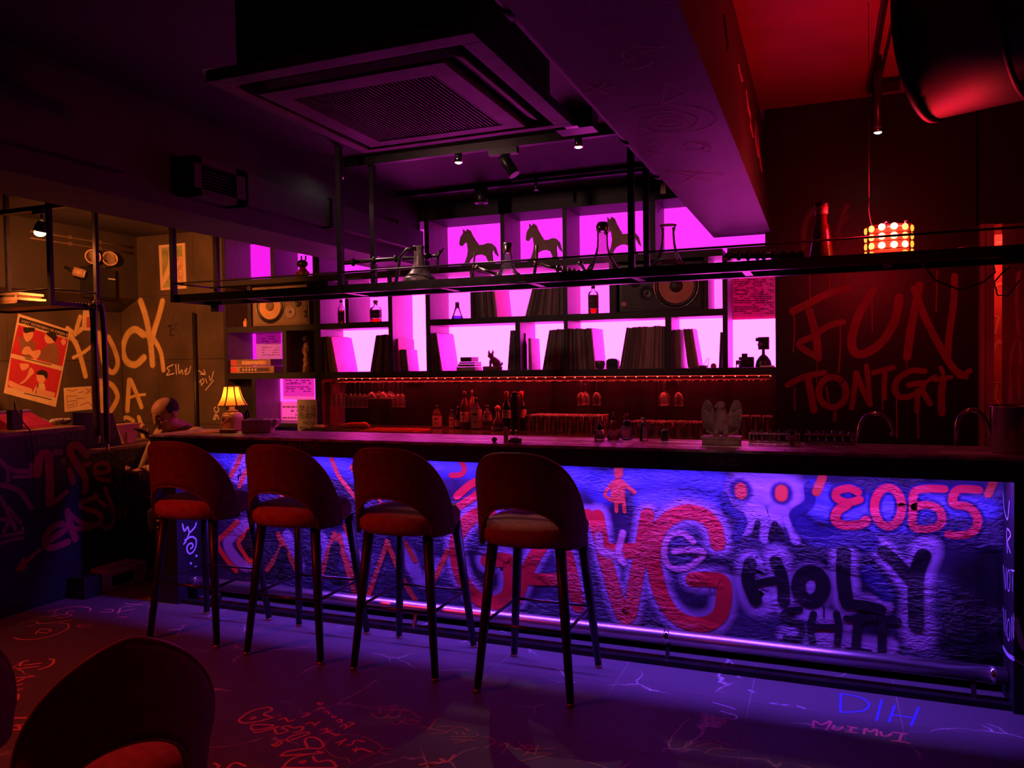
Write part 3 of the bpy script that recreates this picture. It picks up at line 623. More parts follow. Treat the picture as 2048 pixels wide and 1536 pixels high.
# left unit
ua = thing('shelving_unit', 'dark open shelving unit holding a speaker, nearest the brown tiled wall', 'shelf', (-4.6, 5.9, .99))
xa0, xa1, xb0 = -5.12, SX(627), SX(640)
vboard(ua, 'side_panel', xa0, xa0+.035, .99, ZT+.1); vboard(ua, 'side_panel', xa1, xb0, .99, ZT+.1)
hboard(ua, xa0+.035, xa1, Z0, .055); hboard(ua, xa0+.035, xa1, Z1); hboard(ua, xa0+.035, xa1, Z2); hboard(ua, xa0+.035, xa1, ZT+.15, .15); hboard(ua, xa0+.035, xa1, 1.02, .03)
d1, d2, d3, d4 = SX(543), SX(495), SX(563), SX(500)
vboard(ua, 'divider', d1, d1+.035, Z2, ZT); vboard(ua, 'divider', d2, d2+.04, Z1, Z2-BTH); vboard(ua, 'divider', d3, d3+.045, Z0, Z1-BTH); vboard(ua, 'divider', d4, d4+.04, 1.02, Z0-.055)
lit(ua, xa0+.035, d1, Z2, ZT, 4); lit(ua, d1+.035, xa1, Z2, ZT, 3)
MB().box(xa0+.035, xa1, YPB, YPB+.012, Z1, Z2-BTH).build('back_board', WOODD, ua)
lit(ua, xa0+.035, d3, Z0, Z1-BTH, 4); MB().box(d3+.045, xa1, YPB, YPB+.012, Z0, Z1-BTH).build('back_board', WOODD, ua)
lit(ua, d4+.04, xa1, 1.02, Z0-.055, 5); MB().box(xa0+.035, d4, YPB-.2, YPB-.19, 1.02, Z0-.055).build('steel_door', STEEL, ua)
# middle unit
ub = thing('shelving_unit', 'dark open shelving unit with two liquor bottles and records, middle of the three', 'shelf', (-3.5, 5.9, 1.418))
xc = SX(776); xd = SX(851); xe = SX(860); e1 = SX(690)
hboard(ub, xb0, xd, Z0, .055); hboard(ub, xb0, xc, Z1); hboard(ub, xb0, xc, Z2); hboard(ub, xb0, xd, ZT+.15, .15)
vboard(ub, 'divider', xc, xc+.04, Z0, ZT); vboard(ub, 'divider', e1, e1+.035, Z1, Z2-BTH); hboard(ub, xc+.04, xd, Z2)
lit(ub, xb0, xc, Z0, Z1-BTH, 1); lit(ub, xb0, xc, Z1, Z2-BTH, 2); lit(ub, xb0, xc, Z2, ZT, 3); lit(ub, xc+.04, xd, Z0, Z2-BTH, 1); lit(ub, xc+.04, xd, Z2, ZT, 3)
# right unit
uc = thing('shelving_unit', 'widest dark shelving unit with three horse figures and rows of records', 'shelf', (-1.6, 5.9, 1.418))
xz = SX(1553)
vboard(uc, 'side_panel', xd, xe, Z0-.055, ZC-.002); vboard(uc, 'side_panel', xz-.008, xz+.004, Z0-.055, ZT)
hboard(uc, xe, xz, Z0, .055); MB().box(xe, -0.72, YS-.012, YPB, ZT, ZC-.002).build('top_board', EDGE, uc)  # top board takes the same painted shade
m1, m2 = SX(1127), SX(1445); mw = .032
vboard(uc, 'divider', m1, m1+mw, Z0, ZT); vboard(uc, 'divider', m2, m2+.035, Z0, Z2-BTH)
a1, a2 = SX(1030), SX(1330)
vboard(uc, 'divider', a1, a1+.04, Z0, Z1-BTH); vboard(uc, 'divider', a2, a2+.045, Z0, Z1-BTH)
for x0, x1 in ((xe, m1), (m1+mw, m2)): hboard(uc, x0, x1, Z1); hboard(uc, x0, x1, Z2)
hboard(uc, m2+.035, xz-.008, Z2)
b1, b2, b3 = SX(941), SX(1219), SX(1408)
vboard(uc, 'divider', b1, b1+.035, Z1, Z2-BTH); vboard(uc, 'divider', b2, b2+.05, Z1, Z2-BTH); vboard(uc, 'divider', b3, b3+.03, Z1, Z2-BTH)
t1, t2 = SX(1003), SX(1300)
vboard(uc, 'divider', t1, t1+.035, Z2, ZT); vboard(uc, 'divider', t2, t2+.045, Z2, ZT)
for x0, x1 in ((xe, a1), (a1+.04, m1), (m1+mw, a2), (a2+.045, m2), (m2+.035, xz-.008)): lit(uc, x0, x1, Z0, Z1-BTH, 1)
for x0, x1 in ((xe, b1), (b1+.035, m1), (m1+mw, b2), (b3+.03, m2)): lit(uc, x0, x1, Z1, Z2-BTH, 2)
lit(uc, m2+.035, xz-.008, Z1-BTH, Z2-BTH, 2); MB().box(b2+.05, b3, YPB, YPB+.012, Z1, Z2-BTH).build('back_board', WOODD, uc)
for x0, x1 in ((xe, t1), (t1+.035, m1), (m1+mw, t2), (t2+.045, xz-.008)): lit(uc, x0, x1, Z2, ZT, 3)

# --- notices on the lit panel of the left unit and on the right panel
def sheet(name, label, px0, px1, py0, py1, Y, mat, group=None, th=.002, cat='notice'):
    a = P(px0, py0, 'Y', Y); b = P(px1, py1, 'Y', Y)
    return tag(MB().box(a.x, b.x, Y, Y+th, b.z, a.z).build(name, mat), label, cat, group)
def thin_paper(name, col, k=.6):
    mt = M(name, col, .7, var=.1, scale=20); nt = mt.node_tree; b = nt.nodes['Principled BSDF']; tr = node(nt, 'ShaderNodeBsdfTranslucent'); tr.inputs[0].default_value = (*col, 1)
    mx = node(nt, 'ShaderNodeMixShader'); mx.inputs[0].default_value = k; nt.links.new(b.outputs[0], mx.inputs[1]); nt.links.new(tr.outputs[0], mx.inputs[2]); nt.links.new(mx.outputs[0], nt.nodes['Material Output'].inputs['Surface']); return mt
NOT1 = thin_paper('pink_lit_paper', (.85, .62, .72)); NOT2 = M('grey_card', (.55, .48, .50), .7, var=.08)
def dashes(par, px0, px1, rowsy, Y, h=2.0, mat=None, seed=1, gap=.25, wl=(3, 9)):
    rnd = random.Random(seed); mb = MB()
    for ry in rowsy:
        x = px0
        while x < px1 - 2:
            wv = rnd.uniform(*wl); e = min(px1, x+wv)
            if rnd.random() > gap:
                a = P(x, ry, 'Y', Y); b = P(e, ry+h, 'Y', Y); mb.box(a.x, b.x, Y-.0008, Y-.0002, b.z, a.z)
            x = e + 1.2
    o = mb.build('printed_lines', mat or INK, par); o['kind'] = 'stuff'; return o
n1 = sheet('paper_notice', 'pink lit paper notice with lines of print, upper in the low left shelf', 566, 629, 757, 799, YPB-.004, NOT1)
dashes(n1, 572, 622, (760, 764, 767, 773, 777, 782), YPB-.004, 1.4, seed=3)
n2 = sheet('paper_notice', 'pink lit card with dark blocks, under the upper notice in the low left shelf', 558, 629, 803, 842, YPB-.004, NOT1)
dashes(n2, 565, 600, (812, 820, 828, 834), YPB-.004, 3.5, M('purple_ink', (.35,.12,.40), .7, var=.1), 5)
n3 = sheet('standing_sign', 'grey standing sign with black Chinese characters beside the tissue pack', 594, 634, 799, 866, 5.66, NOT2, th=.006, cat='sign')
oz = P(598, 822, 'Y', 5.66)
for body, py, size, dx in (('禁止任何', 822, .062, 0), ('在處所內', 836, .062, 0), ('NO LI', 849, .045, .045)):
    o_ = P(598, py, 'Y', 5.66); text_mesh(body, size, (o_.x+dx, 5.66, o_.z), (1,0,0), (0,0,1), (0,-1,0)).build('lettering', INK, n3)
dashes(n3, 599, 624, (853, 856), 5.66, 1.6, seed=9)
n4 = sheet('paper_notice', 'pale typed sheet leaning on the lit panel behind the board game boxes', 512, 563, 664, 738, YPB-.006, NOT1)
dashes(n4, 524, 560, (672, 677, 682, 687, 694, 699, 704, 709), YPB-.006, 1.5, M('purple_ink', (.35,.12,.40)), 4)
n5 = sheet('pinned_newspaper', 'pink newspaper page covering the upper right lit panel', 1464, 1551, 556, 637, YPB-.006, thin_paper('red_newsprint', (.55, .16, .28), .45), cat='newspaper')
dashes(n5, 1468, 1548, tuple(558+4.2*k for k in range(17)), YPB-.006, 2.2, M('dark_print', (.30,.05,.14), .8, var=.2), 8, gap=.35, wl=(2, 12))

# --- record sleeves
SLV = [M('sleeve_%d' % k, c, .6, var=.3, scale=30, stretch=(1,1,.2)) for k, c in enumerate(((.16,.10,.09),(.10,.06,.06),(.24,.17,.14),(.07,.045,.05),(.19,.11,.09),(.30,.22,.19),(.13,.10,.11)))]
def sleeve_cover(name, c): return M(name, c, .5, var=.2, scale=9)
def records(bx0, bx1, tx0, tx1, z, n, label, group, cover=None, last=1, size=.315, dep=None, y0=YS+.022, cat='record'):
    """sleeves leaning in a row: bottom and top edges in photo px on the shelf front"""
    rnd = random.Random(int(bx0*7+z*100))
    B0, B1, T0, T1 = [P(p, 700, 'Y', y0).x for p in (bx0, bx1, tx0, tx1)]
    for k in range(n):
        u0, u1 = k/n, (k+1)/n; g = .0006
        b0 = B0+(B1-B0)*u0+g; b1 = B0+(B1-B0)*u1-g; t0 = T0+(T1-T0)*u0+g; t1 = T0+(T1-T0)*u1-g
        hh = size*rnd.uniform(.975, 1.0); dx = (t0+t1-b0-b1)/2; h = sqrt(max(.01, hh*hh-dx*dx)); yy = y0+rnd.uniform(0, .012); dd = (dep or size)
        mb = MB(); i = [mb.pt(p) for p in ((b0,yy,z),(b1,yy,z),(b1,yy+dd,z),(b0,yy+dd,z),(t0,yy,z+h),(t1,yy,z+h),(t1,yy+dd,z+h),(t0,yy+dd,z+h))]
        for q in ((3,2,1,0),(4,5,6,7),(0,1,5,4),(1,2,6,5),(2,3,7,6),(3,0,4,7)): mb.face([i[j] for j in q])
        o = mb.build('record_sleeve', rnd.choice(SLV)); tag(o, label, cat, group)
        if cover is not None and ((last == 1 and k == n-1) or (last == 0 and k == 0)):
            o.data.materials[0] = cover[0]; o['label'] = cover[1]; del o['group']
ZF = Z0 + .0005
records(643, 674, 641, 662, ZF, 8, 'thin record sleeve leaning left under the pair of liquor bottles', 'records under the two bottles', (sleeve_cover('pink_red_cover', (.75,.12,.30)), 'pink record cover with red shape, leaning under the two liquor bottles'))
records(738, 775.5, 751, 775.5, ZF, 12, 'dark record sleeve leaning against the divider left of the singles', 'records left of the singles')
records(793, 797, 791.5, 795.5, ZF, 2, 'dark sleeve behind the single records', 'sleeves behind the singles', (sleeve_cover('red_cover', (.8,.05,.12)), 'red record sleeve standing behind the small single records'), size=.275)
records(801, 816, 798, 812, ZF, 6, 'small dark single sleeve in the narrow tall column', 'single records in the narrow column', (sleeve_cover('lilac_cover', (.55,.30,.62)), 'small lilac single cover with a ring print in the narrow column'), size=.185)
records(863.5, 884, 863.2, 874, ZF, 6, 'record sleeve at the left end of the cat figure shelf', 'records left of the cat figure', (sleeve_cover('bright_pink_cover', (.85,.18,.55)), 'bright pink record cover leaning left of the stacked books'))
records(1014, 1029.5, 1021, 1029.5, ZF, 4, 'record sleeve leaning right of the cat figure', 'records right of the cat figure')
records(1056, 1063, 1056, 1061, ZF, 2, 'slim book behind the pink booklet', 'slim books by the divider', (sleeve_cover('pink_booklet', (.8,.25,.6)), 'pink booklet standing beside a thin black bottle'), size=.25, dep=.20, cat='book')
records(1083, 1126.5, 1098, 1126.5, ZF, 15, 'brown record sleeve leaning right in the narrow lower cell', 'records in the narrow lower cell')
records(1136.5, 1191, 1136.5, 1184, ZF, 18, 'record sleeve in the left pack of the widest lower cell', 'left pack of the widest cell', (sleeve_cover('pink_cover_b', (.82,.2,.5)), 'pink record cover at the end of the left pack, widest lower cell'))
records(1238, 1329.5, 1253, 1329.5, ZF, 28, 'record sleeve in the right pack of the widest lower cell', 'right pack of the widest cell')
records(1346, 1362, 1346, 1360, ZF, 4, 'dark book standing at the left of the lower right cell', 'upright books lower right', size=.285, cat='book')
records(1375, 1398, 1366, 1385, ZF+.001, 6, 'book leaning left in the lower right cell', 'leaning books lower right', (sleeve_cover('magenta_cover', (.7,.15,.5)), 'magenta paperback at the end of the leaning books'), size=.29, dep=.22, cat='book')
records(1437, 1441, 1440.5, 1444.5, ZF, 1, 'single thin book leaning on the divider left of the cameras', None, size=.26, cat='book')
ZG = Z1 + .0005
records(953, 995, 950.5, 988, ZG, 13, 'record sleeve in the left pack above the cat figure', 'left pack above the cat figure', (sleeve_cover('striped_pink_cover', (.82,.16,.30)), 'pink striped record cover at the end of the upper left pack'))
records(1051, 1126.5, 1072, 1126.5, ZG, 19, 'record sleeve in the right pack of the upper row', 'right pack of the upper row')
for o in [x for x in bpy.data.objects if x.get('group', 1) is None]: del o['group']
# ring print on the lilac single
o = [x for x in bpy.data.objects if x.get('label', '').startswith('small lilac')][0]

# --- speakers
def speaker(px0, px1, pyb, zt, label, cab, face, cone, woof, mids, flip=1):
    a = P(px0, pyb, 'Y', YS+.01); b = P(px1, pyb, 'Y', YS+.01); z0 = Z1+.0005; yf = YS+.01
    t = thing('loudspeaker', label, 'speaker', ((a.x+b.x)/2, yf+.14, z0))
    MB().box(a.x, b.x, yf, yf+.29, z0, zt).build('cabinet', cab, t, bevel=.004)
    MB().box(a.x+.018, b.x-.018, yf-.006, yf, z0+.018, zt-.018).build('baffle', face, t)
    def disc(name, c, prof, mat, par):
        mb = MB(); mb.M = Matrix.Translation(Vector(c)) @ Matrix.Rotation(radians(90), 4, 'X'); mb.lathe(prof, 28); return mb.build(name, mat, par)
    zc = (z0+zt)/2
    cx = P(woof[0], 600, 'Y', yf).x; R = woof[1]
    c = (cx, yf-.006, zc)
    disc('woofer_rim', c, [(R, 0), (R, .008), (R*.96, .010), (R*.95, .002), (R*.9, .002)], STEEL, t)
    disc('woofer_surround', c, [(R*.95, .001), (R*.88, .012), (R*.78, .004), (R*.76, .001)], PLBLK, t)
    wc = disc('woofer_cone', c, [(R*.77, .004), (R*.5, .002), (R*.26, .0012)], cone, t)
    disc('dust_cap', c, [(R*.30, .002), (R*.25, .012), (R*.12, .018), (.001, .019)], face, wc)
    for name, mx, mz, r, mt in mids:
        c2 = (P(mx, 600, 'Y', yf).x, yf-.006, mz)
        o = disc(name, c2, [(r, 0), (r, .006), (r*.85, .008), (r*.7, .003), (r*.35, .002), (.001, .004)], mt, t)
        if r > .03: disc('driver_cap', c2, [(r*.22, .004), (r*.16, .012), (.001, .014)], STEEL, o)
    return t
WOODS = M('walnut_veneer', (.22,.13,.08), .5, var=.3, scale=20, stretch=(.3,1,4))
sp1 = speaker(506, 619, 655, 2.245, 'wooden loudspeaker with tan woofer in the left shelf unit', WOODS, M('brown_baffle', (.26,.17,.12), .6, var=.15), M('tan_cone', (.75,.42,.20), .8, var=.12, scale=20), (541, .155),
        [('midrange_driver', 581, Z1+.255, .055, M('grey_cone', (.42,.32,.28), .7, var=.1)), ('midrange_driver', 581, Z1+.115, .058, M('grey_cone', (.42,.32,.28))), ('port', 597, Z1+.19, .034, PLBLK), ('tweeter', 612, Z1+.11, .014, PLBLK), ('tweeter', 612, Z1+.075, .014, PLBLK)])
sp2 = speaker(1239, 1407, 622, 2.245, 'black loudspeaker with pale brown woofer in the right shelf unit', PLBLK, M('black_baffle', (.03,.022,.026), .5, var=.2), M('pale_cone', (.55,.30,.22), .8, var=.12, scale=20), (1353, .165),
        [('midrange_driver', 1293, Z1+.135, .052, PLBLK), ('port', 1271, Z1+.22, .040, BLACK)])
MB().box(P(1243, 600, 'Y', YS).x, P(1252, 600, 'Y', YS).x, YS+.001, YS+.004, Z1+.045, Z1+.075).build('maker_plate', M('orange_plate', (.7,.35,.22), .5, var=.1), sp2)

# --- liquor bottles on the shelves
def bottle(name, label, x, y, z, prof, mats, pw=None, seg=20, group=None, liquid=None, lab=None, cap=None, cat='bottle', sy=1.0, foot=None):
    """prof in metres; lab=(z0,z1,radius,mat); cap=(prof,mat); liquid=(level,mat)"""
    t = thing(name, label, cat, (x, y, z), group)
    MB().lathe(prof, seg, (x, y, z), pw=pw, sy=sy).build('glass_body', mats, t)
    if liquid:
        lv, lm = liquid; pr = [(max(.001, r-.004), zz) for r, zz in prof if zz <= lv]
        pr = [(pr[0][0], .006)] + [q for q in pr if q[1] > .006]
        rr = pr[-1][0]; pr.append((rr, lv)); MB().lathe(pr, seg, (x, y, z), pw=pw, sy=sy).build('liquid', lm, t)
    if lab:
        z0, z1, r, lmat = lab; lo = MB().lathe([(r, z0), (r, z1)], seg, (x, y, z), cap=False, pw=pw, sy=sy).build('label', lmat, t)
        yy = y - r*sy*(1.0 if pw is None or pw > 4 else 1.0) - .0009
        h = z1-z0; mb = MB()
        mb.box(x-r*.45, x+r*.45, yy, yy+.0005, z+z0+h*.68, z+z0+h*.80); mb.build('label_print', INK, lo)
        MB().box(x-r*.3, x+r*.3, yy, yy+.0005, z+z0+h*.30, z+z0+h*.36).build('label_print', INK, lo)
    if cap: MB().lathe(cap[0], seg, (x, y, z)).build('cap', cap[1], t)
    return t
AMB = glass('amber_liquor', (.85, .20, .03), alpha=.85); REDL = glass('red_liquor', (.9, .06, .03), alpha=.9); VIOL = glass('violet_liquor', (.30, .16, .9)); DKGL = M('dark_bottle_glass', (.012,.008,.01), .08, var=.2)
LABD = M('dark_label', (.10,.05,.05), .6, var=.2); LABW = M('cream_label', (.40,.27,.26), .6, var=.12, scale=30)
CAPB = M('black_cap', (.02,.016,.018), .4, var=.2); WCAP = M('cork_cap', (.35,.22,.16), .6, var=.2)
ROUND = lambda R, h, n, rn: [(R*.9, 0), (R, .004), (R, h*.60), (R*.92, h*.68), (rn*1.2, h*.80), (rn, h*.84), (rn, h*.96)]
x, y = P(683, 646, 'Y', YS+.10).x, YS+.10
bottle('liquor_bottle', 'slim red liquor bottle with dark label left of the square decanter', x, y, ZG, ROUND(.030, .20, .01, .012), GLASS, liquid=(.115, REDL), lab=(.022, .10, .0307, LABD), cap=([(.013,.185),(.013,.205)], CAPB))
x, y = P(752, 645, 'Y', YS+.20).x, YS+.20
bottle('whisky_decanter', 'square whisky decanter with stopper on the lit middle shelf', x, y, ZG, [(.046,0),(.048,.004),(.048,.115),(.040,.135),(.018,.145),(.016,.165)], GLASS, pw=5, seg=28, liquid=(.04, REDL), lab=(.045,.115,.0487, LABD), cap=([(.014,.165),(.015,.17),(.022,.178),(.022,.195),(.018,.198)], M('amber_stopper', (.45,.22,.12), .2, var=.1)), sy=.7)
x, y = P(915, 638, 'Y', YS+.16).x, YS+.16
bottle('flared_flask', 'flared flask of violet liquor with dark stopper, left of the upper records', x, y, ZG, [(.050,0),(.052,.004),(.036,.045),(.020,.100)], GLASS, liquid=(.03, VIOL), cap=([(.019,.100),(.017,.145)], M('grey_stopper', (.22,.14,.15), .5, var=.1)))
x, y = P(1187, 628, 'Y', YS+.10).x, YS+.10
bottle('whisky_bottle', 'whisky bottle with dark label and red base left of the black loudspeaker', x, y, ZG, [(.038,0),(.040,.004),(.040,.150),(.034,.168),(.014,.180),(.013,.20)], GLASS, seg=24, liquid=(.04, REDL), lab=(.045,.145,.0408, LABD), cap=([(.015,.195),(.015,.222),(.013,.225)], CAPB))
x, y = P(492, 652, 'Y', YS+.04).x, YS+.04
rd = bottle('reed_diffuser', 'small orange reed diffuser bottle beside the wooden loudspeaker', x, y, ZG, [(.018,0),(.019,.003),(.019,.05),(.009,.058),(.009,.075)], M('orange_glass', (.75,.35,.18), .3, var=.1), pw=5, cat='diffuser')
for k, dx in enumerate((-.05, -.035, -.012)): MB().tube([(x, y, ZG+.03), (x+dx, y+.01, ZG+.185)], .0013, 5).build('reed', INK, rd)
x, y = P(1051, 741, 'Y', YS+.10).x, YS+.10
bottle('thin_bottle', 'thin black bottle standing beside the pink booklet', x, y, ZF, [(.014,0),(.0145,.003),(.0145,.2),(.006,.235),(.006,.275)], DKGL, cap=([(.007,.27),(.007,.29)], CAPB))

# --- horse figures cut from board
HOR = [(0,.62),(.03,.80),(.10,.90),(.12,1.0),(.17,.93),(.235,.985),(.30,.94),(.34,.82),(.44,.62),(.50,.555),(.62,.545),(.74,.585),(.84,.56),(.93,.46),(1.0,.20),(.93,.27),(.85,.43),(.84,.30),(.865,.02),(.88,0),(.74,0),(.735,.10),(.68,.235),(.56,.29),(.45,.285),(.33,.235),(.265,.15),(.20,0),(.08,0),(.14,.10),(.20,.27),(.225,.42),(.20,.62),(.15,.66),(.10,.60),(.07,.56),(.02,.57)]
MANE = [(.17,.93),(.235,1.0),(.31,.955),(.36,.83),(.46,.64),(.52,.575),(.47,.585),(.40,.66),(.33,.80),(.27,.90),(.20,.89)]
HMAT = M('painted_board_horse', (.36,.26,.24), .7, var=.2, scale=14); MMAT = M('red_brown_mane', (.42,.16,.16), .7, var=.25, scale=30)
for px0, px1, lbl in ((919, 998, 'wooden horse figure in the leftmost upper cell'), (1052, 1126, 'wooden horse figure in the upper cell beside the middle divider'), (1208, 1284, 'textured wooden horse figure behind the tall patterned hookah base')):
    yy = YS+.035; a = P(px0, 530, 'Y', yy).x; b = P(px1, 530, 'Y', yy).x; wv = (b-a)*.98; hh = .292
    t = thing('horse_figure', lbl, 'figurine', ((a+b)/2, yy, Z2+.0005))
    MB().prism([(u*wv, v*hh) for u, v in HOR], (a, yy, Z2+.0005), (1,0,0), (0,0,1), (0,1,0), .018).build('horse_body', HMAT, t)
    MB().prism([(u*wv, v*hh) for u, v in MANE], (a, yy-.006, Z2+.0005), (1,0,0), (0,0,1), (0,1,0), .006).build('mane', MMAT, t)
    for s_ in (0, 1): MB().prism([(wv*(.11+.08*s_), hh*.93), (wv*(.10+.11*s_), hh*1.02), (wv*(.145+.08*s_), hh*.94)], (a, yy-.004, Z2), (1,0,0), (0,0,1), (0,1,0), .012).build('ear', MMAT, t)
    MB().box(a+wv*.06, a+wv*.92, yy-.01, yy+.03, Z2+.0002, Z2+.006).build('base_plate', HMAT, t)

# --- small things on the shelves
x, y = P(985, 742, 'Y', YS+.12).x, YS+.12
t = thing('cat_figure', 'dark sitting cat figure on a base in the lit lower shelf', 'figurine', (x, y, ZF)); CATM = M('dark_red_carved', (.20,.07,.07), .45, var=.4, scale=40, bump=.3, bscale=60)
MB().lathe([(.082,0),(.085,.004),(.085,.028),(.080,.032)], 20, (x, y, ZF), sy=.6).build('base', CATM, t)
mb = MB(); mb.tube([(x+.045,y,ZF+.03),(x+.035,y,ZF+.06),(x+.01,y,ZF+.085),(x-.012,y,ZF+.10)], [.034,.036,.028,.018], 12)
mb.ball((x-.014, y, ZF+.118), .024, 12, 8, (1.1,.9,.95)); mb.tube([(x-.01,y-.012,ZF+.08),(x-.012,y-.016,ZF+.03)], [.012,.010], 8); mb.build('cat_body', CATM, t)
for dx, ddx in ((-.028, -.016), (.006, .020)): MB().lathe([(.011,0),(.008,.014),(.001,.034)], 8, (x+dx, y, ZF+.133)).build('ear', CATM, t)
MB().tube([(x+.07,y,ZF+.035),(x+.088,y,ZF+.05),(x+.080,y,ZF+.062)], .008, 8).build('tail', CATM, t)
for k, (p0, p1, h, c) in enumerate(((913, 950, .030, (.42,.34,.34)), (916, 949, .022, (.28,.12,.12)), (918, 949, .016, (.22,.10,.12)), (921, 943, .040, (.12,.06,.07)))):
    zb = ZF + sum((.030,.022,.016)[:k]) + .0004*k; a = P(p0, 742, 'Y', YS+.03).x; b = P(p1, 742, 'Y', YS+.03).x
    tag(MB().box(a, b, YS+.03, YS+.17, zb, zb+h-.001).build('small_box', M('box_card_%d' % k, c, .6, var=.2, scale=25), bevel=.001), ('pale small box at the bottom of the stack left of the cat figure', 'dark red book second from the bottom of that small stack', 'thin brown book third in the stack beside the cat figure', 'dark box on top of the stack left of the cat figure')[k], 'box', 'stack left of the cat figure')
x, y = P(1201, 738, 'Y', YS+.06).x, YS+.06
tag(MB().lathe([(.022,0),(.030,.01),(.036,.035),(.034,.06),(.031,.064),(.030,.05)], 18, (x, y, ZF)).build('dark_cup', M('dark_ceramic', (.10,.05,.10), .35, var=.25, scale=20)), 'dark round cup in front of the left record pack', 'cup')
x, y = P(1226, 740, 'Y', YS+.10).x, YS+.10
t = thing('small_radio', 'small dark box with arched top between two record packs', 'radio', (x, y, ZF))
MB().prism([(-.046,0),(.046,0),(.046,.062),(.030,.076),(0,.080),(-.030,.076),(-.046,.062)], (x, y-.03, ZF), (1,0,0), (0,0,1), (0,1,0), .06).build('case', PLBLK, t)
MB().box(x-.03, x+.03, y-.033, y-.03, ZF+.02, ZF+.05).build('front_grille', METAL, t)
# cameras, right cell
x, y = P(1492, 735, 'Y', YS+.10).x, YS+.10
t = thing('film_camera', 'black film camera with a stubby lens in the right lit cell', 'camera', (x, y, ZF))
MB().box(x-.05, x+.055, y, y+.035, ZF, ZF+.075).build('body', PLBLK, t, bevel=.003)
MB().box(x-.03, x+.01, y+.004, y+.03, ZF+.075, ZF+.10).build('viewfinder', PLBLK, t, bevel=.002)
mb = MB(); mb.M = Matrix.Translation((x-.005, y, ZF+.036)) @ Matrix.Rotation(radians(90), 4, 'X'); mb.lathe([(.028,0),(.028,.03),(.024,.034),(.02,.034)], 18); mb.build('lens', PLBLK, t)
x, y = P(1527, 735, 'Y', YS+.14).x, YS+.14
t = thing('bellows_camera', 'dark instant camera mounted high on a squat stand', 'camera', (x, y, ZF))
MB().lathe([(.055,0),(.058,.01),(.050,.045),(.030,.075),(.012,.09),(.010,.125)], 18, (x, y, ZF), sy=.7).build('stand', PLBLK, t)
MB().box(x-.034, x+.040, y-.03, y+.03, ZF+.125, ZF+.215).build('body', PLBLK, t, bevel=.003)
MB().box(x-.052, x-.034, y-.02, y+.02, ZF+.185, ZF+.21).build('hood', PLBLK, t)
mb = MB(); mb.M = Matrix.Translation((x-.02, y-.03, ZF+.16)) @ Matrix.Rotation(radians(90), 4, 'X'); mb.lathe([(.018,0),(.018,.012),(.012,.014)], 14); mb.build('lens', STEEL, t)
x, y = P(1478, 736, 'Y', YS+.06).x, YS+.06
tag(MB().lathe([(.02,0),(.022,.004),(.022,.05),(.019,.052),(.018,.02)], 16, (x, y, ZF)).build('glass_jar', GLASS), 'small clear jar left of the black film camera', 'jar')
x, y = P(1535, 737, 'Y', YS+.03).x, YS+.03
tag(MB().box(x-.05, x+.045, y-.015, y+.05, ZF, ZF+.012).build('flat_case', PLWHT, bevel=.002), 'flat pale case lying in front of the instant camera', 'case')
x, y = P(1412, 738, 'Y', YS+.05).x, YS+.05
t = thing('wire_loop', 'thin dark wire loop standing up in the lower right cell', 'cable', (x, y, ZF))
MB().tube([(x-.03,y,ZF+.003),(x-.01,y,ZF+.03),(x+.01,y,ZF+.07),(x+.022,y,ZF+.072),(x+.016,y,ZF+.04),(x+.01,y,ZF+.003)], .0022, 6).build('loop', INK, t)
tag(MB().box(x-.07, x+.005, y-.02, y+.08, ZF, ZF+.018).build('flat_book', M('dark_flat_book', (.07,.05,.06), .5, var=.2), bevel=.002), 'dark flat book lying under the wire loop', 'book')
x, y = P(1427, 738, 'Y', YS+.05).x, YS+.05
tag(MB().lathe([(.018,0),(.022,.01),(.016,.028),(.002,.034)], 12, (x, y, ZF)).build('trinket', M('red_trinket', (.5,.08,.12), .3, var=.3)), 'small red trinket left of the single leaning book', 'trinket')
# left unit: toy, doll, board games
x, y = P(606, 548, 'Y', YS+.05).x, YS+.05
t = thing('toy_figure', 'dark red toy figure with two horns on the top left shelf', 'toy', (x, y, Z2+.0005)); TOY = M('dark_red_vinyl', (.30,.05,.06), .35, var=.3, scale=30)
MB().lathe([(.045,0),(.05,.01),(.045,.05),(.03,.075),(.02,.085)], 16, (x, y, Z2+.001), sy=.8).build('body', TOY, t)
hd = MB().ball((x-.005, y, Z2+.115), .046, 16, 10, (1.15,.9,.8)).build('head', M('dark_vinyl', (.06,.02,.03), .35, var=.3), t)
for dx in (-.015, .03): MB().tube([(x+dx,y,Z2+.145),(x+dx+.003,y,Z2+.185)], .007, 8).build('horn', M('dark_vinyl', (.06,.02,.03)), hd)
for dx in (-.055, .055): MB().ball((x+dx, y-.01, Z2+.03), .018, 10, 7).build('arm', TOY, t)
x, y = P(614, 742, 'Y', YS+.03).x, YS+.03
t = thing('carved_figure', 'tall patterned carved figure with a dark round head beside the records', 'figurine', (x, y, ZF))
SPOT = M('patterned_carving', (.30,.17,.11), .45, var=.9, scale=32)
MB().lathe([(.038,0),(.040,.004),(.036,.05),(.028,.075),(.034,.11),(.024,.14),(.030,.175),(.022,.215),(.026,.24),(.016,.265)], 18, (x, y, ZF)).build('figure_body', SPOT, t)
MB().ball((x, y, ZF+.292), .034, 16, 10).build('head', M('dark_polish', (.05,.03,.03), .15, var=.2), t)
for dx in (-.03, .026): MB().tube([(x+dx*.8, y-.005, ZF+.235), (x+dx*1.05, y-.012, ZF+.19), (x+dx*.6, y-.025, ZF+.165)], .006, 8).build('arm', SPOT, t)
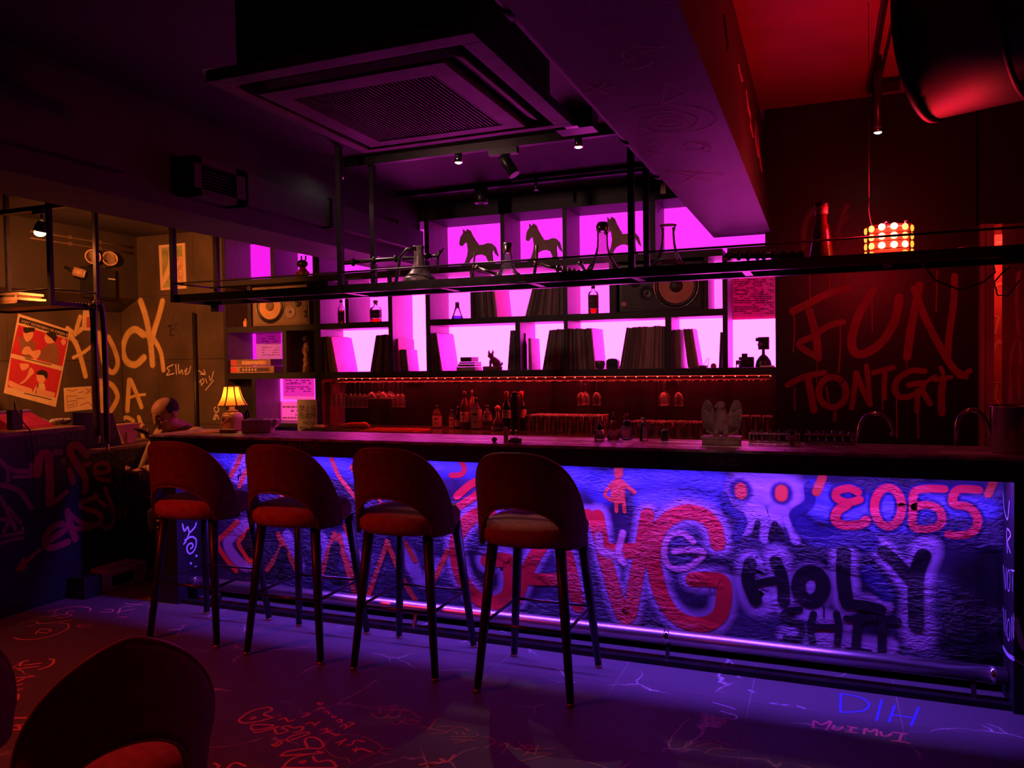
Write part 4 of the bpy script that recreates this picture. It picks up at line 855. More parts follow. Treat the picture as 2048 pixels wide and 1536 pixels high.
for k, (p0, p1, pyb, c, cs, lbl) in enumerate(((461, 548, 741, (.45,.25,.16), (.12,.07,.10), 'board game box with orange print, lower of the two'), (461, 541, 724, (.30,.16,.16), (.62,.34,.26), 'board game box with red end, upper of the two'))):
    a = P(p0, pyb, 'Y', YS+.02).x; b = P(p1, pyb, 'Y', YS+.02).x; zb = ZF + k*.064; h = .060
    t = thing('board_game_box', lbl, 'board game', ((a+b)/2, YS+.15, zb), 'board games in the left unit')
    MB().box(a, b, YS+.02, YS+.30, zb, zb+h).build('box', M('game_card_%d' % k, c, .5, var=.3, scale=12), t, bevel=.001)
    MB().box(a+.11*(1+k*.2), b-.05, YS+.018, YS+.02, zb+.012, zb+h-.014).build('title_band', M('title_band_%d' % k, cs, .5, var=.3, scale=30), t)
    MB().box(a+.01, a+.07, YS+.018, YS+.02, zb+.008, zb+h-.008).build('end_badge', M('red_badge', (.75,.08,.10), .5, var=.2), t)
    for j in range(5): MB().box(a+.14+j*.035, a+.14+j*.035+.018, YS+.0165, YS+.018, zb+.020, zb+h-.022).build('title_letter', M('cream_print', (.75,.55,.40), .6, var=.1), t)

# ================================================================== HANGING RACK OVER THE BAR
RF, RB, RZ0, RP = 4.0, 4.34, 1.965, 2.002       # front, back, underside, plate height
RX0, RX1 = -4.0, .95
rk = thing('hanging_rack', 'long black steel rack hanging from the ceiling over the bar', 'rack', (-1.5, 4.17, RZ0))
MB().box(RX0, RX1, RF-.004, RF, RZ0, RZ0+.05).build('front_bar', METAL, rk); MB().box(RX0, RX1, RF, RF+.035, RZ0, RZ0+.004).build('front_flange', METAL, rk)
MB().box(RX0, RX1, RB, RB+.004, RZ0, RZ0+.05).build('back_bar', METAL, rk); MB().box(RX0, RX1, RB-.035, RB, RZ0, RZ0+.004).build('back_flange', METAL, rk)
MB().box(RX0, RX0+.03, RF, RB, RZ0, RZ0+.035).build('end_bar', METAL, rk); MB().box(RX1-.03, RX1, RF, RB, RZ0, RZ0+.035).build('end_bar', METAL, rk)
for x in (-3.45, -2.69, -2.05, -1.5, -.915, -.35, .3): MB().box(x-.02, x+.02, RF, RB, RZ0+.004, RZ0+.030).build('cross_bar', METAL, rk)
for x0, x1 in ((-2.69, -1.5), (-1.497, -.352), (-.349, RX1)):
  for y0 in (RF+.002, RF+.085, RF+.168, RF+.251): MB().box(x0, x1, y0, y0+.055 if y0 < RF+.2 else RB-.002, RZ0+.030, RP-.001).build('deck_slat', M('deck_steel', (.05,.04,.045), .3, .8, var=.3, scale=20), rk)  # gaps between slats shaped to let the spotlights through to the bar
MB().tube([(RX0, RF, 2.09), (RX1, RF, 2.09)], .006, 8).build('guard_rail', METAL, rk); MB().tube([(RX0, RF, 2.09), (RX0, RB, 2.09)], .006, 8).build('guard_rail', METAL, rk)
MB().tube([(RX0, RB, 2.09), (-2.4, RB, 2.09)], .006, 8).build('guard_rail', METAL, rk)
for x, y in ((RX0, RF), (P(681, 500, 'Y', RF).x, RF), (P(1263, 460, 'Y', RF).x, RF)): MB().box(x-.016, x+.016, y-.016, y+.016, RZ0, ZC-.001).build('post', METAL, rk)
for px in (431, 746, 1293):
    x = P(px, 480, 'Y', RB).x; MB().box(x-.016, x+.016, RB-.012, RB+.02, RZ0, ZC-.001).build('post', METAL, rk)
a = P(432, 608, 'Y', RB); MB().box(a.x-.02, a.x+.05, RB-.03, RB+.02, RZ0-.045, RZ0).build('junction_box', PLBLK, rk)
graffiti('stamped_mark', [(2, [(1003,567),(1020,566)]), (2, [(1038,564),(1052,563)])], ('Y', RF-.004), (0,-1,0), M('pale_stamp', (.3,.2,.22), .6, fade=True, var=.1), rk)

def rackpt(px, Y=4.14): return P(px, 560, 'Y', Y).x, Y
# hookah bases
def hookah(px, label, prof, mat, cap=None, Y=4.14, extra=None):
    x, y = rackpt(px, Y); t = thing('hookah_vase', label, 'hookah base', (x, y, RP), 'hookah bases on the rack')
    MB().lathe(prof, 28, (x, y, RP)).build('glass_bell', mat, t)
    if cap: MB().lathe(cap[0], 24, (x, y, RP)).build('neck_cap', cap[1], t)
    return t
HB = lambda k: [(.060*k,0),(.088*k,.004*k),(.095*k,.016*k),(.090*k,.032*k),(.062*k,.055*k),(.042*k,.085*k),(.030*k,.125*k),(.024*k,.165*k),(.024*k,.20*k)]
hookah(839, 'smoky grey crackled hookah base, leftmost on the rack', [(.07,0),(.098,.006),(.104,.026),(.094,.045),(.066,.066),(.046,.095),(.034,.13),(.029,.18),(.032,.222),(.036,.226),(.036,.232),(.030,.232)], M('grey_crackle', (.22,.18,.17), .35, .0, var=.6, scale=16, bump=.5, bscale=28))
h2 = hookah(1016, 'small clear hookah base with ribbed metal collar', [(.05,0),(.080,.004),(.086,.014),(.076,.028),(.050,.048),(.034,.085),(.026,.13),(.023,.155)], GLASS, ([(.024,.150),(.026,.155),(.026,.205),(.023,.208)], M('ribbed_metal', (.6,.5,.46), .25, 1, var=.3, scale=60, stretch=(6,6,.2))), Y=4.12)
h3 = hookah(1206, 'tall diamond cut hookah base with metal collar', [(.062,0),(.094,.004),(.097,.016),(.084,.035),(.058,.075),(.040,.115),(.031,.15),(.029,.19),(.029,.235)], glass('hazy_cut_glass', (1, .92, .96), rough=.12, haze=.22), ([(.030,.230),(.034,.236),(.034,.262),(.030,.268),(.024,.280),(.02,.282)], CHROME), Y=4.12)
h4 = hookah(1337, 'wide clear hookah base with flared lip, rightmost on the rack', [(.07,0),(.105,.004),(.110,.016),(.100,.030),(.068,.055),(.046,.10),(.036,.15),(.033,.20),(.040,.232),(.046,.240),(.040,.243)], GLASS, Y=4.14)
MB().lathe([(.06,.002),(.098,.008),(.102,.018),(.09,.032),(.06,.055),(.036,.058)], 24, (ORG[h4.name].x, 4.14, RP)).build('inner_glass', GLASS, h4)
# hookah stems and hoses
def stem(label, pts, rad, mat, name='hookah_pipe', knobs=(), group='hookah pipes lying on the rack', tips=None):
    c = Vector(pts[0]); t = thing(name, label, 'hookah pipe', c, group)
    s_ = MB().tube(pts, rad, 10).build('tube', mat, t)
    for k in knobs:
        a = Vector(pts[0]).lerp(Vector(pts[-1]), k); d = (Vector(pts[-1])-Vector(pts[0])).normalized()*.012
        MB().tube([a-d, a-d*.4, a+d*.4, a+d], [rad*1.1, rad*1.9, rad*1.9, rad*1.1], 10).build('collar', mat, t)
    if tips: MB().tube(tips, [rad*1.3, rad*2.2, rad*.6][:len(tips)], 10).build('mouthpiece', mat, t)
    return t
X_ = lambda px, py, Y: P(px, py, 'Y', Y)
stem('slim silver pipe leaning left of the small clear hookah base', [X_(948,534,4.07), X_(1003,552,4.10)], .009, M('silver_pipe', (.55,.46,.44), .25, 1, var=.1), knobs=(.1,.9))
stem('knobbly silver pipe leaning between the two middle hookah bases', [X_(1068,525,4.07), X_(1165,549,4.10)], .011, M('silver_pipe', (.55,.46,.44)), knobs=(.05,.5,.62,.72,.82,.92))
stem('short bright pipe stub left of the diamond cut base', [X_(1158,522,4.13), X_(1172,545,4.13)], .009, CHROME, knobs=(.2,))
t = stem('long black pipe with a forked end behind the grey base', [X_(690,526,4.22), X_(760,520,4.22), X_(820,516,4.22), X_(864,512,4.22)], .013, PLBLK, knobs=(.1,.35,.6,.95))
MB().tube([X_(864,512,4.22), X_(876,512,4.22), X_(888,496,4.22)], [.012,.012,.003], 8).build('fork_prong', PLBLK, t); MB().tube([X_(874,514,4.22), X_(876,540,4.22)], [.012,.005], 8).build('fork_prong', PLBLK, t); MB().tube([X_(874,512,4.22), X_(881,500,4.22)], [.010,.003], 8).build('fork_prong', PLBLK, t)
stem('black turned wooden pipe lying left of the dark bottle', [X_(1450,512,4.15), X_(1500,512,4.15), X_(1570,510,4.15), X_(1608,510,4.15)], .013, PLBLK, knobs=(.05,.18,.3,.42,.5,.62,.74,.86,.95))
stem('curved black hose looping up beside the grey base', [X_(790,572,4.1), X_(797,540,4.1), X_(800,515,4.1), X_(815,498,4.1), X_(830,496,4.1)], .010, PLBLK, name='hookah_hose')
stem('short dark pipe standing by the left rack post', [X_(1067,560,4.06), X_(1073,520,4.06), X_(1074,490,4.06)], .009, M('dull_rose_pipe', (.35,.18,.2), .3, .5, var=.2), name='hookah_pipe')
stem('thin dark stick leaning left of the small clear base', [X_(939,572,4.05), X_(946,540,4.05), X_(950,505,4.05)], .006, M('dull_rose_pipe', (.35,.18,.2)))
x, y = rackpt(640, 4.2); t = thing('black_box', 'small black device with orange end on the left of the rack', 'box', (x, y, RZ0+.035))
MB().box(x-.06, x+.10, y-.06, y+.06, RZ0+.036, RZ0+.10).build('case', PLBLK, t, bevel=.004); MB().box(x-.064, x-.06, y-.04, y+.04, RZ0+.045, RZ0+.09).build('end_label', M('orange_label', (.8,.28,.10), .5, var=.1), t)
MB().box(RX0+.5, -2.69, RF+.05, RB-.05, RZ0+.030, RZ0+.036).build('deck_plate', METAL, rk)

# big dark bottle, red lamp, metal dish
x, y = rackpt(1643, 4.15)
t = thing('dark_bottle', 'big dark bottle with patterned collar standing left of the red lamp', 'bottle', (x, y, RP))
MB().lathe([(.052,0),(.058,.004),(.056,.03),(.044,.10),(.040,.14),(.034,.175),(.026,.20),(.026,.255)], 24, (x, y, RP)).build('glass_body', M('deep_red_glass', (.10,.012,.012), .06, var=.2), t)
MB().lathe([(.029,.235),(.032,.238),(.032,.272),(.029,.275)], 24, (x, y, RP)).build('collar', M('gold_pattern', (.40,.26,.18), .4, .4, var=.8, scale=120), t)
MB().lathe([(.031,.275),(.033,.278),(.033,.290),(.028,.293)], 24, (x, y, RP)).build('cap', PLBLK, t)
lx, ly = rackpt(1778, 4.15); LH, LW, LD = .155, .225, .16
t = thing('red_disc_lamp', 'glowing red lamp covered in round discs on the right of the rack', 'lamp', (lx, ly, RP))
MB().box(lx-LW/2+.03, lx+LW/2-.03, ly-.05, ly+.05, RP+.012, RP+LH-.012).build('housing', M('red_plastic_housing', (.55,.02,.015), .4, var=.2, emit=(1,.02,.01), es=1.2), t)
DISC = [emitter('disc_hot', (1, .42, .14), 12), emitter('disc_warm', (1, .30, .05), 6), emitter('disc_amber', (1, .22, .02), 3.2)]
for r in range(4):
    for c in range(6):
        th = radians(-78 + c*29); wave = -.006*sin(pi*c/5)
        px = lx + sin(th)*LW*.47; py = ly - cos(th)*LD*.5; pz = RP + .022 + r*.0375 - wave*(r-1.5)
        if r == 0 and c in (2, 3): continue
        mb = MB(); mb.M = Matrix.Translation((px, py, pz)) @ Matrix.Rotation(th, 4, 'Z') @ Matrix.Rotation(radians(90), 4, 'X')
        mb.lathe([(.0155, -.004), (.0155, .001), (.012, .0035), (.001, .004)], 14)
        hot = abs(c-2.5) < 2 and 0 < r < 4
        mb.build('light_disc', DISC[0 if (c in (2,3) or (c == 4 and r == 1)) else (1 if hot else 2)], t)
for r in range(5):
    pts = [(lx+sin(radians(a))*LW*.47, ly-cos(radians(a))*LD*.49, RP+.005+r*.0365) for a in range(-90, 91, 12)]
    MB().tube(pts, .0028, 6).build('red_cord', M('red_cord', (.6,.02,.02), .5, var=.2), t)
for dx in (-.02, .07): MB().tube([(lx+dx, ly, RP+LH-.015), (lx+dx, ly, RP+LH+.018), (lx+dx+.012, ly, RP+LH+.02)], .004, 8).build('top_knob', STEEL, t)
MB().box(lx-.01, lx+.075, ly-.02, ly+.02, RP+LH-.008, RP+LH).build('top_plate', PLWHT, t)
light('POINT', 'red_disc_lamp_light', (lx+.01, ly-.02, RP+LH+.06), (1, .008, .028), 24, .07)
x, y = rackpt(1880, 4.14); t = thing('metal_dish', 'shallow metal dish lying right of the red lamp', 'dish', (x, y, RP))
MB().lathe([(.03,0),(.055,.012),(.068,.022),(.066,.024),(.05,.014),(.02,.006)], 24, (x, y, RP)).build('bowl', STEEL, t)
MB().tube([(x+.05,y,RP+.022),(x+.12,y-.01,RP+.035),(x+.2,y,RP+.01)], .005, 8).build('handle', STEEL, t)
x = P(2022, 530, 'Y', 4.05).x
t = thing('cable_coil', 'black cable bundle hanging from the right end of the rack', 'cable', (x, 4.03, RZ0-.06))
MB().ball((x, 4.03, RZ0+.012), .042, 14, 10, (1.2, .6, .9)).build('plug_block', PLBLK, t)
MB().tube([tuple(P(a, b, 'Y', 4.0)) for a, b in ((1840,522),(1870,560),(1920,580),(1965,565),(1990,545),(1985,520))], .004, 6).build('cable', PLBLK, t)
MB().tube([tuple(P(a, b, 'Y', 4.02)) for a, b in ((2040,560),(2015,592),(1995,590),(1988,565),(2005,545),(2020,535))], .0035, 6).build('cable', PLBLK, t)
t = thing('hanging_cable', 'thin dark cable dropping from the ceiling onto the red lamp', 'cable', (lx-.05, 4.2, RP+LH))
MB().tube([P(1738,395,'Y',4.2), P(1737,420,'Y',4.2), P(1741,445,'Y',4.2), P(1752,470,'Y',4.2)], .003, 6).build('cable', PLBLK, t)
MB().tube([P(1738,396,'Y',4.2), Vector((P(1738,396,'Y',4.2).x, 4.2, ZCR))], .0016, 6).build('cable', PLBLK, t)

# ================================================================== BACK COUNTER
bc = thing('back_counter', 'dark back counter under the lit shelves holding glasses and bottles', 'counter', (-2.2, 5.5, 0))
BT = .99
MB().box(-4.05, -.29, 5.16, YSB-.022, .955, BT).build('counter_top', M('wet_black_top', (.07,.045,.05), .2, var=.3, scale=6), bc, bevel=.002)
for x0, x1 in ((-4.04,-3.2),(-3.196,-2.3),(-2.296,-1.4),(-1.396,-.30)):
    MB().box(x0, x1, 5.22, YSB-.03, .08, .953).build('cabinet_body', BARB, bc)
sk = thing('sink_counter', 'steel sink worktop behind the bar with two tall taps', 'sink', (0, 4.55, 0))
MB().box(-.35, 1.2, 4.30, 4.85, .90, .94).build('sink_top', STEEL, sk); MB().box(-.33, 1.18, 4.34, 4.83, .05, .898).build('sink_cabinet', STEEL, sk)
# red strip under the bottom shelf, over the glasses
t = thing('red_led_string', 'string of tiny red lights under the lowest shelf board', 'light string', (-2.2, YS+.05, 1.40))
MB().box(SX(668), SX(1540), YS+.05, YS+.075, 1.4168, 1.4179).build('led_tape', emitter('red_led', (1, .03, .02), 25), t)
light('AREA', 'red_led_string_light', ((SX(668)+SX(1540))/2, YS+.09, 1.4174), (1, .025, .035), 20, SX(1540)-SX(668), .03, target=((SX(668)+SX(1540))/2, YS+.10, 0))
for k in range(46):
    x = SX(672)+(SX(1540)-SX(672))*k/45
    MB().box(x-.004, x+.004, YS+.012, YS+.02, 1.4095, 1.4165).build('tiny_lamp', emitter('red_lamp_dot', (1, .20, .14), 2.6), t)
# wire rails for hanging glasses
gr = thing('glass_rack', 'wire glass hanging rack fixed under the lowest shelf board', 'glass rack', (-2.2, YS+.15, 1.36))
GW = M('rose_wire', (.03,.018,.018), .55, .0, var=.1)
x = SX(655); n = 0
while x < SX(1546):
    if not (SX(1126) < x < SX(1139)):
        MB().tube([(x, YPB-.02, 1.382), (x, YS+.02, 1.382), (x+.010, YS+.005, 1.374), (x+.046, YS+.005, 1.374), (x+.056, YS+.02, 1.382), (x+.056, YPB-.02, 1.382)], .0026, 6).build('wire_rail', GW, gr)
    x += .084; n += 1
for xx in (SX(660), SX(900), SX(1120), SX(1145), SX(1340), SX(1540)): MB().tube([(xx, YS+.06, 1.39), (xx, YS+.06, 1.4178)], .003, 6).build('hanger', GW, gr)
for yy in (YS+.06, YPB-.06): MB().tube([(SX(655), yy, 1.3875), (SX(1546), yy, 1.3875)], .003, 6).build('cross_wire', GW, gr)

# glasses: one of each kind, then copies
def stemware(name, label, cat, prof_bowl, stem_h, foot_r=.034):
    """hangs upside down: foot at the top (z = 0), rim down"""
    t = thing(name, label, cat, (0,0,0))
    MB().lathe([(foot_r, 0), (foot_r, -.002), (.006, -.006)], 18).build('foot', GLASS, t)
    MB().lathe([(.004, -.004), (.0035, -.01), (.0035, -stem_h)], 10).build('stem', GLASS, t)
    MB().lathe([(r, -stem_h-z) for r, z in prof_bowl], 20, cap=False).build('bowl', GLASS, t); rr, zz = prof_bowl[-1]; MB().tube([(cos(2*pi*k/20)*rr, sin(2*pi*k/20)*rr, -stem_h-zz) for k in range(20)], .0012, 6, closed=True).build('rim', RIMG, t)
    return t
FL = stemware('flute_glass', 'tall champagne flute', 'glass', [(.004,0),(.020,.016),(.026,.045),(.025,.09),(.022,.118)], .105)
CP = stemware('coupe_glass', 'wide coupe glass', 'glass', [(.004,0),(.020,.010),(.046,.032),(.054,.058),(.053,.062)], .085, .036)
WN = stemware('wine_glass', 'wine glass', 'glass', [(.004,0),(.022,.010),(.036,.036),(.038,.062),(.032,.10)], .09, .034)
used = set()
def hang(src, px, Y, label, group):
    x = P(px, 765, 'Y', Y).x; loc = (x, Y, 1.388)
    if src.name not in used:
        used.add(src.name); src.location = loc; src['label'] = label; src['group'] = group; return src
    return dup(src, loc, None, label, group)
for k, px in enumerate((663, 672.5, 682, 691.5, 701, 710, 719.5, 729)):
    hang(FL, px, YS+.08, 'champagne flute hanging upside down at the left end of the rack', 'flutes at the left end')
for k, px in enumerate((787, 796, 805)):
    hang(FL, px, YS+.20, 'champagne flute hanging upside down right of the coupe glasses', 'flutes right of the coupes')
for k, px in enumerate((744, 758.5, 767, 780)):
    hang(CP, px, YS+.08+.11*(k % 2), 'wide coupe glass hanging upside down among the flutes', 'coupe glasses on the rack')
hang(WN, 1162.5, YS+.08, 'front wine glass of the hanging pair right of the shelf divider', 'hanging wine glasses'); hang(WN, 1171, YS+.19, 'rear wine glass of the hanging pair right of the shelf divider', 'hanging wine glasses')
hang(WN, 1193, YS+.08, 'single wine glass hanging next to the overlapping pair', 'hanging wine glasses')
hang(WN, 1327, YS+.08, 'wine glass hanging left of the pair above the cut glasses', 'hanging wine glasses'); hang(WN, 1330, YS+.20, 'wine glass half hidden behind another above the cut glasses', 'hanging wine glasses'); hang(WN, 1357, YS+.08, 'rightmost wine glass hanging from the rack', 'hanging wine glasses')
# tumblers
def tumbler(name, h, r):
    t = thing(name, 'clear tumbler', 'glass', (0,0,0))
    MB().lathe([(r*.88, 0), (r*.92, .003), (r, h), (r*.93, h), (r*.86, .012), (.001, .010)], 18, cap=True).build('glass_wall', GLASS, t)
    MB().lathe([(r*1.0, h-.004), (r*1.02, h-.001), (r*.99, h+.001), (r*.92, h-.001)], 18, cap=False).build('rim', RIMG, t)
    return t
T1 = tumbler('highball_glass', .135, .030); T2 = tumbler('rocks_glass', .105, .035); T3 = tumbler('beer_glass', .150, .034)
def put(src, loc, label, group):
    if src.name not in used:
        used.add(src.name); src.location = loc; src['label'] = label; src['group'] = group; return src
    return dup(src, loc, None, label, group)
rnd = random.Random(5)
x0 = P(1053, 867, 'Z', BT).x
for r in range(4):
    for c in range(9):
        put(T1, (x0 + c*.066 + (r % 2)*.018 + rnd.uniform(-.002,.002), 5.60 + r*.068, BT+.0005), 'clear highball glass in the dense block right of the bottles', 'highball glasses')
x0 = P(1272, 872, 'Z', BT).x
for r in range(3):
    for c in range(7): put(T2, (x0 + c*.078 + rnd.uniform(-.002,.002), 5.50 + r*.078, BT+.0005), 'short clear tumbler behind the eagle figure', 'short tumblers')
x0 = P(1487, 876, 'Z', BT).x
for r in range(2):
    for c in range(4):
        if x0 + c*.078 < -.34: put(T3, (x0 + c*.078, 5.56 + r*.08, BT+.0005), 'tall beer glass at the right end of the back counter', 'beer glasses')
# bottles on the back counter
bt = lambda px, Y: (P(px, 850, 'Y', Y).x, Y, BT+.0005)
SQ = lambda R, h, rn: [(R*.95,0),(R,.004),(R,h*.62),(R*.85,h*.70),(rn,h*.80),(rn,h*.90)]
AMBS = M('amber_glass_body', (.07,.018,.014), .08, var=.2); BLUG = M('blue_glass_body', (.05,.04,.10), .08, var=.2)
bottle('whiskey_bottle', 'square whiskey bottle with pale label, leftmost on the back counter', *bt(874.5, 5.86), SQ(.034,.19,.014), AMBS, pw=6, seg=28, lab=(.01,.105,.0348,LABW), cap=([(.016,.165),(.016,.19),(.014,.192)], CAPB), sy=.8)
bottle('gin_bottle', 'small slim gin bottle with narrow pale label', *bt(904, 5.86), SQ(.021,.155,.010), BLUG, pw=6, seg=28, lab=(.008,.095,.0217,LABW), cap=([(.012,.137),(.012,.155)], CAPB), sy=.8)
bottle('liqueur_bottle', 'dark liqueur bottle with round cream label', *bt(917, 5.84), ROUND(.027,.18,.01,.011), DKGL, lab=(.02,.07,.0277,LABW), cap=([(.013,.165),(.013,.185)], CAPB))
bottle('rum_bottle', 'tall rum bottle with large pale label and black neck', *bt(930.5, 5.80), ROUND(.038,.31,.01,.014), AMBS, lab=(.06,.145,.0387,LABW), cap=([(.015,.262),(.016,.264),(.016,.312),(.014,.314)], CAPB))
bottle('rum_bottle', 'bottle with a tall black neck half hidden behind the gin bottle', *bt(946, 5.92), ROUND(.034,.315,.01,.014), AMBS, cap=([(.015,.27),(.016,.272),(.016,.318),(.014,.32)], CAPB))
bottle('gin_bottle', 'large square gin bottle with a tall pale label', *bt(953, 5.80), SQ(.040,.255,.014), BLUG, pw=6, seg=28, lab=(.012,.165,.0408,LABW), cap=([(.016,.225),(.016,.26),(.014,.262)], CAPB), sy=.75)
bottle('tequila_bottle', 'squat bottle with pale two tone label beside the round stopper decanter', *bt(975, 5.78), [(.034,0),(.036,.004),(.036,.130),(.030,.145),(.013,.155),(.013,.19)], GLASS, seg=24, liquid=(.07, AMB), lab=(.075,.125,.0368,LABW), cap=([(.015,.180),(.015,.20)], CAPB))
dcn = bottle('decanter', 'amber decanter with a large round stopper', *bt(996, 5.74), [(.050,0),(.053,.006),(.050,.055),(.034,.085),(.016,.105),(.014,.16)], AMBS, seg=24, lab=(.01,.035,.0535,LABW), cat='decanter')
o_ = ORG[dcn.name]; MB().ball((o_.x, o_.y, o_.z+.178), .024, 16, 10).build('round_stopper', M('amber_ball', (.5,.12,.10), .1, var=.1), dcn)
WB = lambda R, h: [(R*.9,0),(R,.006),(R,h*.60),(R*.9,h*.68),(.015,h*.78),(.014,h*.98)]
bottle('wine_bottle', 'dark wine bottle with cream label left of the black canister', *bt(1014, 5.70), WB(.037,.31), DKGL, lab=(.105,.17,.0376,LABW), cap=([(.0155,.25),(.0158,.312),(.013,.314)], M('red_foil', (.45,.05,.06), .4, .3, var=.2)))
bottle('wine_bottle', 'dark wine bottle with cream label right of the black canister', *bt(1044, 5.78), WB(.037,.31), DKGL, lab=(.105,.17,.0376,LABW), cap=([(.0155,.25),(.0158,.312),(.013,.314)], M('red_foil', (.45,.05,.06))))
c_ = bt(1031, 5.62)
t = thing('black_canister', 'tall black canister standing between two wine bottles', 'canister', c_)
MB().lathe([(.034,0),(.036,.004),(.036,.17),(.042,.18),(.042,.27),(.036,.285),(.030,.295)], 20, c_).build('body', BLACK, t); MB().lathe([(.030,.295),(.028,.31),(.012,.316)], 20, c_).build('lid', BLACK, t)
for dx in (-.02, .022): MB().ball((c_[0]+dx, c_[1]-.05, c_[2]+.012), .012, 10, 7).build('foot_knob', STEEL, t)
# mats and red cloth on the back counter
for k, (px0, px1, py, c, lbl) in enumerate(((660, 765, 853, (.06,.03,.035), 'dark bar mat on the back counter under the flutes'), (770, 888, 855, (.55,.06,.05), 'red bar mat on the back counter left of the bottles'))):
    a = P(px0, py, 'Z', BT); b = P(px1, py, 'Z', BT)
    t = thing('bar_mat', lbl, 'mat', ((a.x+b.x)/2, 5.55, BT)); MB().box(a.x, b.x, 5.40, 5.68, BT+.0004, BT+.008).build('mat', M('mat_%d' % k, c, .6, var=.3, scale=20), t, bevel=.002)
    for j in range(6): MB().box(a.x+.01, b.x-.01, 5.42+j*.045, 5.435+j*.045, BT+.008, BT+.013).build('rib', M('mat_%d' % k, c), t)
a = P(745, 852, 'Z', BT); mb = MB()
mb.tube([(a.x-.1,5.60,BT+.028),(a.x,5.58,BT+.034),(a.x+.12,5.62,BT+.036),(a.x+.2,5.57,BT+.030)], [.012,.024,.026,.012], 10)
tag(mb.build('red_cloth', M('red_cloth', (.5,.06,.06), .8, var=.3, scale=30, bump=.5)), 'crumpled red cloth lying on the bar mats', 'cloth')
for k, (px, py, w, lbl) in enumerate(((672, 852, .14, 'stack of folded napkins at the left end of the back counter'), (697, 850, .10, 'pale clip tray beside the folded napkins'))):
    a = P(px, py, 'Z', BT); t = thing('napkin_stack' if k == 0 else 'clip_tray', lbl, 'napkins' if k == 0 else 'tray', (a.x, 5.62, BT+.0005))
    for j in range(3): MB().obox((a.x, 5.62+.05*k, BT+.008+.008*j), (w-.02*j, .09, .006), Matrix.Rotation(.15*j-.1, 3, 'Z')).build('napkin' if k == 0 else 'tray_layer', PAPER if k == 0 else STEEL, t)

# ================================================================== ON THE BAR TOP
TZ = 1.1005
def on(px, py): return P(px, py, 'Z', TZ)
# table lamp
c = on(465, 861); t = thing('table_lamp', 'small glowing table lamp with fabric shade at the left end of the bar', 'lamp', c)
CER = M('painted_ceramic', (.70,.36,.30), .3, var=.15, scale=12)
bs = MB().lathe([(.046,0),(.052,.006),(.052,.014),(.058,.05),(.058,.09),(.050,.116),(.030,.126)], 24, c, pw=5).build('ceramic_base', CER, t)
MB().lathe([(.03,.126),(.036,.128),(.036,.136),(.018,.142),(.018,.165)], 20, c).build('neck', CER, t)
MB().prism([(-.012,.075),(0,.095),(.012,.075),(0,.055)], (c.x-.022, c.y-.0608, c.z), (1,0,0), (0,0,1), (0,-1,0), .002).build('painted_diamond', M('brown_glaze', (.18,.05,.05), .3, var=.2), bs)
MB().tube([(c.x-.05,c.y-.058,c.z+.045),(c.x,c.y-.062,c.z+.07),(c.x+.045,c.y-.06,c.z+.098)], .005, 8).build('relief_band', CER, bs)
def shade_material():
    mt = bpy.data.materials.new('lit_shade_cloth'); mt.use_nodes = True; nt = mt.node_tree; nt.nodes.remove(nt.nodes['Principled BSDF'])
    d = node(nt, 'ShaderNodeBsdfDiffuse'); d.inputs[0].default_value = (.85,.55,.35,1); tr = node(nt, 'ShaderNodeBsdfTranslucent'); tr.inputs[0].default_value = (.95,.50,.14,1)
    mx = node(nt, 'ShaderNodeMixShader'); mx.inputs[0].default_value = .6; nt.links.new(d.outputs[0], mx.inputs[1]); nt.links.new(tr.outputs[0], mx.inputs[2]); nt.links.new(mx.outputs[0], nt.nodes['Material Output'].inputs['Surface']); return mt
SHP = [(.100,.170),(.088,.190),(.070,.225),(.058,.265),(.052,.300)]
MB().lathe(SHP, 24, c, cap=False).build('shade', shade_material(), t)
TRIM = M('shade_trim', (.30,.03,.03), .7, var=.2)
for k in range(8):
    a = 2*pi*(k+.32)/8; MB().tube([(c.x+cos(a)*(r+.001), c.y+sin(a)*(r+.001), c.z+z) for r, z in SHP], .0042, 6).build('shade_rib', TRIM, t)
for r, z in (SHP[0], SHP[-1]): MB().tube([(c.x+cos(2*pi*k/24)*r, c.y+sin(2*pi*k/24)*r, c.z+z) for k in range(24)], .0032, 6, closed=True).build('shade_trim', TRIM, t)
MB().ball((c.x, c.y, c.z+.225), .022, 12, 8).build('bulb', emitter('warm_bulb', (1, .50, .12), 14), t)
light('POINT', 'table_lamp_light', (c.x, c.y, c.z+.235), (1, .40, .05), 6, .02)
# tissue pack, small box
c = on(513, 865); t = thing('tissue_pack', 'white plastic tissue pack lying beside the table lamp', 'tissues', c)
mb = MB(); R3 = Matrix.Rotation(radians(24), 3, 'Z'); mb.obox((c.x, c.y+.02, c.z+.043), (.19, .115, .085), R3); mb.build('pack', M('thin_white_film', (.75,.68,.68), .35, var=.1, bump=.5, bscale=35), t, bevel=.012)
mb = MB(); mb.obox((c.x-.02, c.y+.02, c.z+.088), (.11, .03, .008), R3); mb.build('opening', PAPER, t, bevel=.003)
MB().obox((c.x+.105, c.y+.065, c.z+.06), (.03, .10, .05), R3 @ Matrix.Rotation(.5, 3, 'Y')).build('crimped_end', M('thin_white_film', (.75,.68,.68)), t)
c = on(457, 866); tag(MB().obox((c.x, c.y, c.z+.012), (.10, .05, .024), Matrix.Rotation(.1, 3, 'Z')).build('match_box', M('brown_card', (.25,.08,.06), .6, var=.2), bevel=.002), 'small brown box lying in front of the table lamp', 'box')
c = on(380, 868); 
